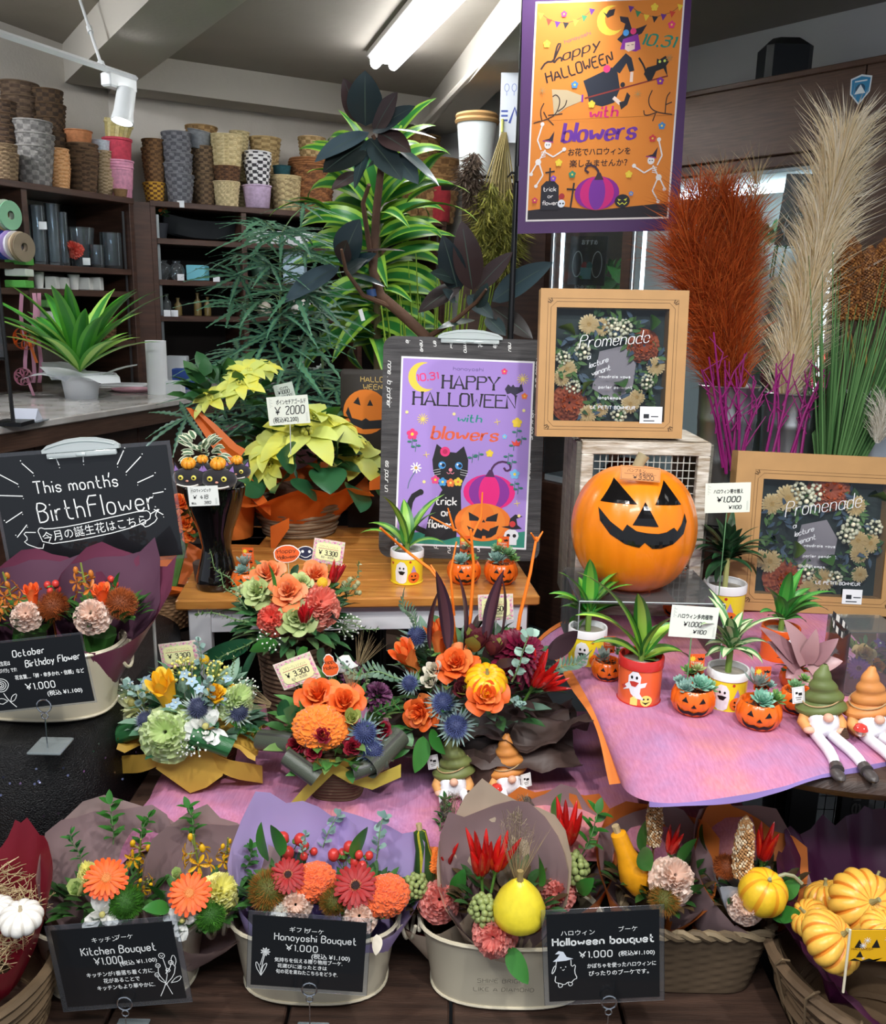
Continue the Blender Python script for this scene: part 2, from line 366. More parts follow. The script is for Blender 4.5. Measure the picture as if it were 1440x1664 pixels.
mb = MB(); mb.lathe([(.028, 0), (.034, .005), (.036, .09), (.042, .125), (.037, .125), (.03, .1)], 20, A_); part('spot_head', mb, wm, tk)
mb = MB(); mb.sphere(s1-(s1-s0)*.08, .034, (1, 1, .4), 14, 8); part('lit_lens', mb, mat('lit_lens', (1, 1, 1), emit=14), tk)
def shelf_unit(label, p0, p1, zs, ztop, depth=.34, divs=(), name='shelf_unit'):
 p0, p1 = XY(p0), XY(p1); d = (p1-p0).normalized(); Lx = (p1-p0).length; M = frame(p0, d, (0, 0, 1)); M = M @ Matrix.Identity(4)   # x along, y up, z = towards room
 t = thing(name, label, 'shelves', tuple(p0)); th = .026
 def bx(nm, x0, x1, y0, y1, z0, z1, m=walnut): mb = MB(); mb.box(((x0+x1)/2, (y0+y1)/2, (z0+z1)/2), (x1-x0, y1-y0, z1-z0), M, bev=.002); part(nm, mb, m, t, False)
 bx('side_panel', 0, th, 0, ztop, -depth, 0); bx('side_panel', Lx-th, Lx, 0, ztop, -depth, 0)
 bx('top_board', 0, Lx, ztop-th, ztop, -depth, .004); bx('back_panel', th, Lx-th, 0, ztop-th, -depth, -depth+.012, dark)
 for x in divs: bx('divider', x-th/2, x+th/2, 0, ztop-th, -depth+.012, -.002)
 for z in zs: bx('shelf_board', th, Lx-th, z-th, z, -depth+.012, -.006)
 for x in (th+.012, Lx-th-.012):
  mb = MB(); mb.box((x, ztop*.62, -.03), (.012, ztop*.7, .004), M)
  part('shelf_rail', mb, H('8e9296', .35, metal=1), t, False)
 return t, M, Lx
U1a, U1b = Vector((-1.98, 3.17, 0)), Vector((-1.43, 4.22, 0))
zz = lambda px, py, y: aty(px, py, y).z
u1z = [zz(213, 438, 4.2), zz(213, 474, 4.2), zz(213, 553, 4.2), .7]
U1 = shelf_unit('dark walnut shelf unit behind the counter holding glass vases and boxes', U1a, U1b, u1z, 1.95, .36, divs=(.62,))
U2a = U1b+bd*.075-bn*.02; U2b = K2+bn*.42-bd*.15; U2b = U2a+bd*((U2b-U2a).dot(bd))
u2z = [zz(300, 391, 4.45), zz(300, 456, 4.45), zz(300, 513, 4.45), .85]
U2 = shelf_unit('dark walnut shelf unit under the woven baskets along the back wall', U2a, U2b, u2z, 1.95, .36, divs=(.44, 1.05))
mb = MB(); M = frame(U1b, bd, (0, 0, 1)); mb.box((.036, .97, -.12), (.078, 1.94, .2), M); struct('trim_shelf_corner_post', mb, walnut)
def on_shelf(U, z, px, dep=.12):   # point on shelf board height z where the view column px crosses the line dep behind the front
 T, M, Lx = U; lo, hi = 0.0, Lx
 o = M @ Vector((0, z, -dep)); e = M @ Vector((Lx, z, -dep))
 f = lambda t: (lambda p: 720+F*(p-CAM).dot(rt)/zc(p))(o.lerp(e, t)); a, b = 0.0, 1.0
 for _ in range(30):
  m = (a+b)/2
  if f(m) < px: a = m
  else: b = m
 return o.lerp(e, a)
ct_z = 1.12; cA, cB = XY(onz(-170, 716, ct_z)), XY(onz(455, 622, ct_z)); cdv = (cB-cA).normalized(); cn = Vector((-cdv.y, cdv.x, 0))
marble = mat('marble_top', C('b3aca4'), .12, col2=C('d9d6d2'), vs_=7, coat=.3)
ct = thing('counter', 'long shop counter with glossy pale stone top and dark walnut front', 'counter', tuple(cA))
M = frame(cA, cdv, cn); Lc = (cB-cA).length
mb = MB(); mb.box((Lc/2, .36, ct_z-.0125), (Lc, .78, .025), M, bev=.004); part('countertop', mb, marble, ct, False)
mb = MB(); mb.box((Lc/2, .36, ct_z-.055), (Lc-.01, .76, .06), M, bev=.002); part('edge_band', mb, walnut_h, ct, False)
n = 4
for i in range(n): mb = MB(); mb.box((Lc*(i+.5)/n, .06, (ct_z-.085)/2), (Lc/n-.006, .05, ct_z-.09), M, bev=.003); part('front_panel', mb, walnut, ct, False)
mb = MB(); mb.box((Lc/2, .4, .5), (Lc-.02, .6, 1.0), M); part('carcass', mb, dark, ct, False)
cc1, cc0 = Vector((1.34, 3.06, 0)), Vector((.90, 3.56, 0)); cd_ = (cc1-cc0).normalized(); cnr = Vector((-cd_.y, cd_.x, 0)); cnr = cnr if cnr.y < 0 else -cnr   # towards room
cL = cc0-cd_*.86; cR = cc0+cd_*1.9; Mc = frame(cL, cd_, (0, 0, 1)); Lk = (cR-cL).length
def colx(px, z, zoff=0):   # local x on the cabinet front where view column px meets height z
 o = Mc @ Vector((0, z, zoff)); e = Mc @ Vector((Lk, z, zoff)); a, b = 0.0, 1.0
 for _ in range(30):
  m = (a+b)/2; p = o.lerp(e, m)
  if 720+F*(p-CAM).dot(rt)/zc(p) < px: a = m
  else: b = m
 return a*Lk
cb = thing('flower_cooler', 'walnut cabinet wall with glass doors over the flower cooler', 'cooler', tuple(cL))
def cbx(nm, x0, x1, y0, y1, z0, z1, m=walnut_h, bev=.003, lab=None): mb = MB(); mb.box(((x0+x1)/2, (y0+y1)/2, (z0+z1)/2), (x1-x0, y1-y0, z1-z0), Mc, bev=bev); return part(nm, mb, m, cb, False, lab)
xa, xb, xc, xd, xe = colx(878, 1.7), colx(893, 1.7), colx(1008, 1.7), colx(1024, 1.7), colx(1398, 2.1)
cbx('fascia_panel', 0, xe-.004, 2.04, 2.28, -.03, 0); cbx('fascia_panel', xe, Lk, 2.04, 2.28, -.03, 0)
cbx('header_rail', 0, xe, 2.0, 2.038, -.05, -.01, walnut); cbx('top_board', 0, Lk, 2.28, 2.30, -.6, .004)
cbx('side_post', xa-.16, xb, 0, 2.0, -.55, -.004, walnut); cbx('door_stile', xc, xd, .5, 2.0, -.04, -.004, walnut)
xf = colx(1375, 1.9); cbx('side_post', xf, xe+.02, 0, 2.0, -.5, -.002, walnut); cbx('end_panel', xe+.024, Lk, 0, 2.036, -.5, -.002, walnut_h)
cbx('bottom_cabinet', xb, xf, 0, .72, -.55, -.004, walnut)
cbx('cooler_back', xb, xf, .72, 2.0, -.56, -.54, mat('cooler_back', C('9fb4c4'), .35, var=.12, vs_=4)); cbx('cooler_floor', xb, xf, .72, .75, -.54, -.03, H('b9c2c8', .3)); cbx('cooler_ceiling', xb, xf, 1.985, 2.0, -.54, -.03, H('dfe6ea', .4))
cbx('cooler_shelf', xb, xf, 1.38, 1.392, -.52, -.2, clear('shelf_glass', (.8, .95, .95), .2))
for x in (xb+.03, xd+.03, xf-.05): cbx('light_strip', x-.008, x+.008, 1.0, 1.95, -.05, -.045, mat('cooler_light', (.82, .93, 1), emit=7), 0)
cbx('light_strip', xd+.05, xf-.08, 1.955, 1.975, -.3, -.24, mat('cooler_light', (.82, .93, 1), emit=7), 0)
gl = clear('door_glass', (.93, .98, 1), .02); cbx('glass_door', xb+.002, xc-.002, .76, 1.995, -.022, -.018, gl, 0); cbx('glass_door', xd+.002, xf-.002, .76, 1.995, -.022, -.018, gl, 0)
def inc(px, z, dep):   # point inside the cooler
 return Mc @ Vector((colx(px, z, -dep), z, -dep))
st = thing('shield_sticker', 'small blue shield sticker on the upper walnut panel', 'sticker', tuple(Mc @ Vector((colx(1397, 2.2), 2.2, 0))))
A = Art(frame(Mc @ Vector((colx(1397, 2.19), 2.21, .0005)), cd_, (0, 0, 1)), .0002)
sh = [(-.03, .03), (0, .038), (.03, .03), (.028, -.01), (0, -.042), (-.028, -.01)]
A.poly([(x*1.15, y*1.15) for x, y in sh], 'dfe8ee').poly(sh, '2f86b5').disc(0, .0, .016, '20506e').poly([(-.018, -.014), (0, .014), (.018, -.014)], 'e8f0f4').line([(-.02, .024), (.02, .024)], .004, 'e8f0f4').done('emblem', st)
mb = MB(); p = Mc @ Vector((colx(1211, 2.3), 2.30, -.25)); mb.box(p+Vector((0, 0, .09)), (.17, .14, .18), Matrix.Identity(4), bev=.03); solo('speaker_box', mb, H('22262a', .35), 'black rounded box standing on top of the walnut cabinet', 'speaker')
sa, sb_ = aty(756, 240, 3.9), aty(846, 225, 3.9)
sp = thing('cabinet_side_panel', 'dark walnut panel carrying the hanging dried flowers', 'panel', (sa.x, 3.95, 0))
mb = MB(); mb.box(((sa.x+sb_.x)/2+.06, 3.96, 1.0), (.36, .03, 2.03), Matrix.Identity(4), bev=.002); part('panel', mb, walnut, sp, False)
mb = MB(); x0 = (sa.x+sb_.x)/2-.12
for i in range(16): mb.tube([(x0+i*.0225+.008*sin(k*PI/4), 3.93-.012+.014*cos(k*PI/4), 2.035) for k in range(8)], .003, 4, closed=True)
mb.tube([(x0-.01, 3.93, 2.035), (x0+.36, 3.93, 2.035)], .008, 6); part('coil_rail', mb, H('17181a', .4), sp)
plank_m = mat('dark_plank', C('4a352b'), .5, bump=.3, bs=40, col2=C('33241d'), vs_=5, stretch=(1, 14, 1))
bench = thing('display_bench', 'low dark wooden plank bench under the flower tubs', 'bench', (.05, 1.3, 0))
xs = [-.80, -.52, -.235, .03, .31, .585]; ys = (1.02, 1.62)
for i in range(5): mb = MB(); mb.box(((xs[i]+xs[i+1])/2, 1.32, .365), (xs[i+1]-xs[i]-.006, .60, .03), bev=.003); part('plank', mb, plank_m, bench, False)
mb = MB(); mb.box((-.11, 1.045, .325), (1.36, .03, .05)); mb.box((-.11, 1.59, .325), (1.36, .03, .05)); part('rail', mb, plank_m, bench, False)
for x in (-.76, .54):
 for y in (1.06, 1.57): mb = MB(); mb.box((x, y, .15), (.05, .05, .3), bev=.004); part('leg', mb, plank_m, bench, False)
def clothmat():
 m = bpy.data.materials.new('pink_mottled_cloth'); m.use_nodes = True; N = m.node_tree.nodes; L = m.node_tree.links; b = N['Principled BSDF']; b.inputs['Roughness'].default_value = .85
 tc = N.new('ShaderNodeTexCoord'); n = N.new('ShaderNodeTexNoise'); n.inputs['Scale'].default_value = 4.5; n.inputs['Detail'].default_value = 7; n.inputs['Roughness'].default_value = .6; L.new(tc.outputs['Object'], n.inputs[0])
 r = N.new('ShaderNodeValToRGB'); L.new(n.outputs[0], r.inputs[0]); e = r.color_ramp.elements
 e[0].position = .32; e[0].color = (*C('a47daa'), 1); e[1].position = .68; e[1].color = (*C('d2867e'), 1); k = e.new(.5); k.color = (*C('bc789a'), 1)
 n3 = N.new('ShaderNodeTexNoise'); n3.inputs['Scale'].default_value = 260; mp = N.new('ShaderNodeMapping'); mp.inputs['Scale'].default_value = (1, .12, 1); L.new(tc.outputs['Object'], mp.inputs[0]); L.new(mp.outputs[0], n3.inputs[0])
 mx = N.new('ShaderNodeMix'); mx.data_type = 'RGBA'; mx.blend_type = 'SOFT_LIGHT'; mx.inputs[0].default_value = .45; L.new(r.outputs[0], mx.inputs[6]); L.new(n3.outputs[0], mx.inputs[7]); L.new(mx.outputs[2], b.inputs[0])
 bp = N.new('ShaderNodeBump'); bp.inputs['Strength'].default_value = .15; bp.inputs['Distance'].default_value = .002; L.new(n3.outputs[0], bp.inputs['Height']); L.new(bp.outputs[0], b.inputs['Normal']); return m
pink = clothmat(); orange_felt = mat('orange_felt', C('e8843c'), .85, tl=.2); lilac_felt = mat('lilac_felt', C('9d86c8'), .85, tl=.2)
TZ = .62
tb = thing('display_table', 'dark wooden table under the pink draped cloth', 'table', (-.02, 1.66, 0))
mb = MB(); mb.box((-.06, 1.625, TZ-.02), (1.0, .40, .03), bev=.004); part('tabletop', mb, plank_m, tb, False)
for x in (-.53, .40):
 for y in (1.65, 1.79): mb = MB(); mb.box((x, y, (TZ-.035)/2), (.045, .045, TZ-.035), bev=.003); part('leg', mb, plank_m, tb, False)
def drape(u, v):
 x = -.60+1.16*u; y = 1.37+.47*v; z = TZ+.001
 e = max(0, (-.52-x)); z -= e*1.1 + .01*e*sin(y*40)*8
 f = max(0, 1.405-y); z -= f*1.6
 z += .0035*noise.noise(Vector((x*9, y*9, 1)))*(1 if e == 0 else 2)+.003
 x += .012*noise.noise(Vector((u*4, v*5, 7)))*(1 if u in (0, 1) else 0)
 return (x+(.03*sin(v*5) if u < .02 else 0), y+.006*sin(x*14)*(1 if v < .1 else 0), z)
mb = MB(); n1, n2 = 48, 32; mb.grid([[drape(i/n1, j/n2) for j in range(n2+1)] for i in range(n1+1)])
tag(solo('pink_cloth', mb, pink), 'pink mottled felt cloth spread under the flower baskets', 'cloth')
RT = Vector((.74, 1.70, 0)); RR = .45; RZ = .795
rtb = thing('round_table', 'round dark wooden table at the right under the pink cloth', 'table', tuple(RT))
mb = MB(); mb.lathe([(0, RZ-.04), (RR-.02, RZ-.04), (RR, RZ-.032), (RR+.006, RZ-.02), (RR, RZ-.006), (RR-.01, RZ), (0, RZ)], 64, Matrix.Translation(RT)); part('tabletop', mb, plank_m, rtb)
mb = MB(); mb.lathe([(.16, .0), (.17, .03), (.05, .06), (.04, .3), (.05, .6), (.14, RZ-.04)], 24, Matrix.Translation(RT)); part('pedestal', mb, plank_m, rtb)
P0, P1, P2, P3 = onz(868, 1000, RZ), onz(1008, 1290, .71), onz(1165, 1316, .768), onz(1440, 1236, RZ)
P3 = P3+(P3-P2)*.5; P4 = Vector((P3.x+.05, P0.y+.05, RZ))
def cl2(u, v):   # u across (left to right), v back to front
 a = P0.lerp(P4, u); fr_ = [P1, P2, P3]
 s_ = u**.8; Q_ = P2*2-(P1+P3)*.5; Q_ = P2.lerp(Q_, .75); b = P1*(1-s_)**2+Q_*2*s_*(1-s_)+P3*s_*s_
 p = a.lerp(b, v); z = RZ+.004
 over = (Vector((p.x, p.y, 0))-RT).length-RR-.014
 eo = max(.05, (Vector((b.x, b.y, 0))-RT).length-RR)
 if over > 0: z -= (RZ-b.z)*min(1, over/eo)
 z += .004*noise.noise(Vector((p.x*8, p.y*8, 3)))+.003
 return Vector((p.x, p.y, z))
mb = MB(); n1, n2 = 50, 34; P = [[cl2(i/n1, j/n2) for j in range(n2+1)] for i in range(n1+1)]
c2 = thing('pink_cloth', 'pink mottled felt cloth with orange border on the round table', 'cloth', tuple(RT+Vector((0, 0, RZ))))
mb.grid(P); part('cloth_sheet', mb, pink, c2)
mb = MB(); mb.grid([[P[i][0]+Vector((0, .025, .0015)), P[i][0]+Vector((0, 0, .0015))] for i in range(n1+1)]); mb.grid([[P[0][j]+Vector((-.014-.006*sin(j*.4), 0, -.002)), P[0][j]+Vector((0, 0, .001))] for j in range(n2+1)]); part('orange_border', mb, orange_felt, c2)
mb = MB(); mb.grid([[P[i][n2], P[i][n2]+Vector((0, -.003, -.007-.003*sin(i*.35)))] for i in range(8, n1+1)]); part('lilac_border', mb, lilac_felt, c2)
SZ = .84; s0, s1 = onz(284, 976, SZ), onz(878, 968, SZ)
oak = mat('honey_oak', C('c98a43'), .35, bump=.08, bs=20, col2=C('a9682c'), vs_=6, stretch=(1, 9, 9), coat=.2)
sd = (XY(s1)-XY(s0)).normalized(); sn = Vector((-sd.y, sd.x, 0)); Ms = frame(XY(s0), sd, sn); Ls = (XY(s1)-XY(s0)).length
stand = thing('wooden_stand', 'honey oak topped stand with white legs and apron', 'side table', tuple(s0-Vector((0, 0, SZ))))
mb = MB()
for i in range(5): mb.box((Ls/2, .07+.14*i, SZ-.0125), (Ls, .139, .025), Ms, bev=.004)
part('top_board', mb, oak, stand, False)
wh = H('d6d8dc', .4); mb = MB(); mb.box((Ls/2, .04, SZ-.06), (Ls-.06, .02, .06), Ms, bev=.002); part('apron', mb, wh, stand, False)
for x in (.05, Ls-.05):
 for y in (.04, .64): mb = MB(); mb.box((x, y, (SZ-.025)/2), (.05, .045, SZ-.026), Ms, bev=.003); part('leg', mb, wh, stand, False)
mb = MB(); mb.box((Ls/2, .66, SZ-.06), (Ls-.06, .02, .06), Ms, bev=.002); part('apron', mb, wh, stand, False)
BT = Vector((-.945, 1.69, 0)); BZ = .775
seq = mat('black_sequins', C('050507'), .4, bump=.8, bs=420, spec=.4)
bt = thing('draped_table', 'round table fully draped in black sequin cloth', 'table', tuple(BT))
mb = MB()
bsq = lambda a: .95/((abs(cos(a))**5+abs(sin(a))**5)**.2)
def bfn(a, i, z): return bsq(a)*(1 if i < 3 else 1+.03*sin(a*17+.4*sin(a*5))*(i-2)/5)
mb.lathe([(0, BZ), (.30, BZ), (.36, BZ-.004), (.375, BZ-.02), (.385, BZ-.12), (.395, BZ-.25), (.405, BZ-.4), (.41, .33)], 120, Matrix.Translation(BT), fn=bfn); part('sequin_cloth', mb, seq, bt)
mb = MB(); mb.lathe([(.2, 0), (.2, .03), (.03, .05), (.03, BZ-.01)], 16, Matrix.Translation(BT)); part('pedestal', mb, H('111114', .5), bt)
mb = MB(); g = random.Random(3)
for k in range(420):
 a = g.uniform(PI*1.05, PI*1.98); zq = g.uniform(.36, BZ-.03); i = 3+5*(BZ-zq)/.45; r = (.385+.03*(BZ-zq)/.45)*bsq(a)*(1+.03*sin(a*17+.4*sin(a*5))*min(1, (BZ-zq)/.4))+.002
 p = BT+Vector((r*cos(a), r*sin(a), zq)); n_ = Vector((cos(a)+g.uniform(-.4, .4), sin(a)+g.uniform(-.4, .4), g.uniform(-.2, .7))); mb.poly(circ(0, 0, .0022, 6), 0, M=aim(p, n_))
part('sequins', mb, H('8b8fb0', .15, metal=1), bt, False, kind='stuff')
def petal_mb(mb, a, r0_, z0_, L, W, rise, curl, mi=0, nu=5, nv=5, tipw=.8, cup=.2, ruf=0, seed=0):
 P = []; p = [r0_, z0_]; ang = rise
 for i in range(nu):
  t = i/(nu-1); wv = W*(.35+.65*sin(PI*min(1, t*tipw)**.8)) if t < .999 else W*.45*(2-tipw*1.2 if tipw < 1.2 else .1)
  row = []
  for j in range(nv):
   s = (j/(nv-1)-.5)*2; th = s*wv/max(.12, p[0]+.12)*.5 if p[0] < .5 else s*wv*.5/p[0]
   th = max(-1.5, min(1.5, th)); rr = p[0]-cup*W*s*s*.3; zz_ = p[1]-(abs(s)**2)*.06*t+ruf*sin(s*7+seed+t*3)*t*W
   row.append((rr*cos(a+th), rr*sin(a+th), zz_))
  P.append(row); p = [p[0]+L/(nu-1)*cos(ang), p[1]+L/(nu-1)*sin(ang)]; ang += curl/(nu-1)
 mb.grid(P, mi)
def cup_petal(mb, a, A, ra, rb, za, Hh, flare, mi, nu=6, nv=7, seed=0):
 P = []
 for i in range(nu):
  t = i/(nu-1); row = []
  for j in range(nv):
   s = (j/(nv-1)-.5)*2; r = ra+(rb-ra)*t**1.4+flare*max(0, t-.72)/.28*(1-.3*s*s)+.012*sin(seed+s*3+t*4)*t; th = a+A/2*s*(.55+.45*sin(PI*min(1, t*.8+.2))**.5); z = za+Hh*t*(1-.20*s*s*t)-abs(flare)*.55*(max(0, t-.80)/.2)**2
   row.append((r*cos(th), r*sin(th), z))
  P.append(row)
 mb.grid(P, mi)
def m_rose(cols, seed=0, openness=1.0):
 def f():
  mb = MB(); N_ = 21
  for k in range(N_):
   t = k/(N_-1); q = t*openness; cup_petal(mb, k*2.4+seed, 2.3-.75*t, .03+.13*t, .05+.36*q**1.1, -.05-.30*t, .40-.02*t+.06*(1-t), .015+.11*t*t*openness, 0 if k % 3 else 1, seed=k)
  mb.sphere((0, 0, -.2), .16, (1, 1, .9), 10, 6, mi=0)
  for k in range(5): mb.leaf((.1*cos(k*1.26), .1*sin(k*1.26), -.32), (cos(k*1.26), sin(k*1.26), .1), (0, 0, 1), .3, .1, .6, mi=2)
  return mesh_of(mb, [H(cols[0], .5, tl=.2), H(cols[1], .5, tl=.2), H('4f7a35', .5)], 'rose')
 return cached(('rose', cols, seed, openness), f)
def m_rosebud(cols, seed=0):
 def f():
  mb = MB()
  for k in range(13):
   t = k/12; cup_petal(mb, k*2.4+seed, 2.4-.7*t, .10+.05*t, .06+.24*t, -.45, .92-.10*t, .02+.07*t*t, k % 2, seed=k)
  mb.sphere((0, 0, -.42), .16, (1, 1, .8), 10, 6, mi=2)
  for k in range(5): mb.leaf((.1*cos(k*1.26), .1*sin(k*1.26), -.45), (cos(k*1.26), sin(k*1.26), .3), (0, 0, 1), .3, .1, .8, mi=2)
  return mesh_of(mb, [H(cols[0], .5, tl=.2), H(cols[1], .5, tl=.2), H('5f8a45', .5)], 'rosebud')
 return cached(('rosebud', cols, seed), f)
def m_carnation(cols, seed=0):
 def f():
  g = random.Random(seed+50); mb = MB()
  for k in range(9):
   t = k/8; n = 44; tilt = (g.uniform(-.1, .1), g.uniform(-.1, .1)); ph = g.uniform(0, 6); R = .50-.33*t; base = -.22+.36*t; P = []
   for i in range(6):
    s = i/5; row = []
    for j in range(n):
     a = 2*PI*j/n; fr_ = (.07+.05*t)*s*s*sin(a*(7+k % 4)+ph)+.055*s*s*s*(-1)**j+.03*s*noise.noise(Vector((cos(a)*3, sin(a)*3, k+seed)))*2
     r = .04+(R)*s*(1+.07*noise.noise(Vector((cos(a)*2, sin(a)*2, k*3+seed)))); z = base+(.05+.26*t)*s-(.16*(1-t))*s*s*1.2+fr_
     row.append((r*cos(a), r*sin(a), z+tilt[0]*r*cos(a)+tilt[1]*r*sin(a)))
    P.append(row)
   mb.grid(P, k % 2, None, True)
  mb.lathe([(.02, -.75), (.07, -.7), (.10, -.4), (.14, -.25), (.1, -.2)], 10, mi=2)
  return mesh_of(mb, [H(cols[0], .6, tl=.25), H(cols[1], .6, tl=.25), H('6f9a52', .5)], 'carnation')
 return cached(('carn', cols, seed), f)
def m_lisianthus(cols, seed=0):
 def f():
  mb = MB()
  for k in range(11):
   t = k/10; petal_mb(mb, k*2.2+seed, .04+.06*t, -.28, .5, .34+.18*t, 1.35-.65*t, -.15-.9*t, k % 2, 5, 5, .75, .1, .10, k)
  mb.sphere((0, 0, .0), .08, (1, 1, 1), 8, 6, mi=2)
  return mesh_of(mb, [H(cols[0], .5, tl=.3), H(cols[1], .5, tl=.3), H('b7b06a', .5)], 'lisianthus')
 return cached(('lis', cols, seed), f)
def m_gerbera(c, c2, ctr, seed=0):
 def f():
  g = random.Random(seed); mb = MB()
  for lay, (n, L, z, w) in enumerate(((21, .42, 0, .12), (17, .34, .03, .10), (22, .10, .045, .035))):
   for k in range(n):
    a = 2*PI*k/n+lay*.2+g.uniform(-.05, .05); d = Vector((cos(a), sin(a), .10+g.uniform(-.1, .1)+.1*lay))
    mb.leaf((cos(a)*.07, sin(a)*.07, z), d, (0, 0, 1), L*(1+g.uniform(-.06, .06)), w, .35, .12, lay if lay < 2 else 1, seg=5, pw=1.3, tip=.86)
  mb.lathe([(.11, .0), (.11, .04), (.08, .065), (.0, .05)], 16, mi=2)
  for k in range(60):
   r = .115*math.sqrt((k+.5)/60); a = k*2.4; mb.tube([(r*cos(a), r*sin(a), .05), (r*cos(a)*1.2, r*sin(a)*1.2, .085)], .006, 3, 3 if k > 30 else 2, cap=False)
  mb.tube([(0, 0, 0), (0, 0, -.5)], .03, 6, 4)
  return mesh_of(mb, [H(c, .5, tl=.2), H(c2, .5, tl=.2), H(ctr, .7), H('e8c47a', .6), H('6f9a52', .5)], 'gerbera')
 return cached(('ger', c, c2, ctr, seed), f)
def m_celosia(c, c2, seed=0, flat=.75):
 def f():
  mb = MB(); nu, nv = 44, 72; P = []
  for i in range(nu+1):
   th = PI*i/nu*.62; row = []
   for j in range(nv):
    a = 2*PI*j/nv; v = Vector((sin(th)*cos(a), sin(th)*sin(a), cos(th)))
    q = v*3.0+Vector((seed, 0, 0)); wv = Vector((noise.noise(q), noise.noise(q+Vector((9, 1, 2))), noise.noise(q+Vector((3, 7, 5)))))*1.6
    h = abs(sin(14*v.x+wv.x*5)+sin(14*v.y+wv.y*5)+sin(14*v.z+wv.z*5)); h = 1-min(1, h*.75); r = .46*(1+.15*h)
    row.append((v.x*r, v.y*r, v.z*r*flat-.1))
   P.append(row)
  mb.grid(P, 0, None, True, mf=lambda i, j: 0)
  mb.lathe([(.40, -.2), (.25, -.35), (.05, -.5)], 16, mi=2)
  return mesh_of(mb, [mat('celosia_'+c, C(c), .7, sheen=.3), H(c2, .7), H('6c8a45', .6)], 'celosia')
 return cached(('cel', c, c2, seed), f)
def m_fuzz(c, c2, seed=0, n=900, L=.20, R=.36, w=.010, up_=0):
 def f():
  g = random.Random(seed); mb = MB(); mb.sphere((0, 0, 0), R, (1, 1, .85), 16, 10, mi=1)
  for k in range(n):
   z = 1-2*(k+.5)/n; r = math.sqrt(max(0, 1-z*z)); a = k*2.39996; d = Vector((r*cos(a), r*sin(a), z*.85))
   if z < -.6: continue
   j = Vector((g.uniform(-1, 1), g.uniform(-1, 1), g.uniform(-1, 1)))*.22; e = (d+j+Vector((0, 0, up_))).normalized(); x = e.orthogonal().normalized()*w; b = d*R; l = L*g.uniform(.6, 1.1)
   m_ = b+e*l*.6; t = b+(e+j*.8)*l; mb.add([b-x, b+x, m_+x*.8, m_-x*.8, t], [(0, 1, 2, 3), (3, 2, 4)], 0 if g.random() < .75 else 1)
  return mesh_of(mb, [H(c, .7), H(c2, .7)], 'fuzz', False)
 return cached(('fuzz', c, c2, seed, n, L, R), f)
def m_thistle(seed=0, c='5a6b9a', c2='3c4866', c3='8fa39a'):
 def f():
  g = random.Random(seed); mb = MB(); mb.sphere((0, 0, .02), .20, (1, 1, 1.15), 16, 12, mi=1)
  for k in range(260):
   z = 1-1.75*(k+.5)/260; r = math.sqrt(max(0, 1-z*z)); a = k*2.39996; d = Vector((r*cos(a), r*sin(a), z*1.15)); b = d*.19; e = d+Vector((g.uniform(-.2, .2),)*3)
   x = e.orthogonal().normalized()*.014; y = e.cross(x).normalized()*.014; t = b+e.normalized()*g.uniform(.08, .13)
   mb.add([b+x, b-x*.5+y, b-x*.5-y, t], [(0, 1, 3), (1, 2, 3), (2, 0, 3)], 0)
  for k in range(26):
   a = k*2.4; d = Vector((cos(a), sin(a), g.uniform(-.2, .5))); mb.leaf((.1*cos(a), .1*sin(a), -.14), d, (0, 0, 1), g.uniform(.34, .46), .05, -.5, .1, 2, seg=4, pw=.7)
  mb.tube([(0, 0, -.1), (0, 0, -.6)], .02, 5, 2)
  return mesh_of(mb, [H(c, .6), H(c2, .7), H(c3, .5)], 'thistle', False)
 return cached(('thi', seed, c), f)
def m_ball(c, seed=0):
 def f():
  mb = MB(); mb.sphere((0, 0, 0), .44, (1, 1, 1), 20, 14)
  for k in range(220):
   z = 1-2*(k+.5)/220; r = math.sqrt(max(0, 1-z*z)); a = k*2.39996; mb.sphere((r*cos(a)*.44, r*sin(a)*.44, z*.44), .045, (1, 1, 1), 5, 3)
  mb.tube([(0, 0, -.4), (0, 0, -1.6)], .05, 5, 1)
  return mesh_of(mb, [H(c, .7), H('8aa05a', .6)], 'ball_flower')
 return cached(('ball', c), f)
def m_dahlia(c, c2, seed=0):
 def f():
  g = random.Random(seed); mb = MB()
  for k in range(150):
   t = k/149; a = k*2.39996; el = 1.45-1.75*t**.8; d = Vector((cos(a)*cos(el), sin(a)*cos(el), sin(el))); L = .16+.24*t**.7
   b = Vector((cos(a), sin(a), 0))*(.02+.13*t)+Vector((0, 0, .20-.25*t)); mb.leaf(b, d, Vector((-cos(a)*sin(el), -sin(a)*sin(el), cos(el))), L, .10, .45, .28, 0 if g.random() < .7 else 1, seg=4, pw=1.1, tip=.93)
  return mesh_of(mb, [H(c, .5, tl=.1), H(c2, .5, tl=.1)], 'dahlia')
 return cached(('dah', c, seed), f)
def m_scabiosa(c, seed=0):
 def f():
  g = random.Random(seed); mb = MB()
  for k in range(110):
   z = 1-1.3*(k+.5)/110; r = math.sqrt(max(0, 1-z*z)); a = k*2.39996; d = Vector((r*cos(a), r*sin(a), z)); mb.leaf(d*.2, d+Vector((g.uniform(-.4, .4), g.uniform(-.4, .4), .1)), (0, 0, 1), .24, .12, .5, .3, k % 2, seg=3, tip=.8)
  return mesh_of(mb, [H(c, .6), H('6a3a5c', .6)], 'scabiosa')
 return cached(('sca', c, seed), f)
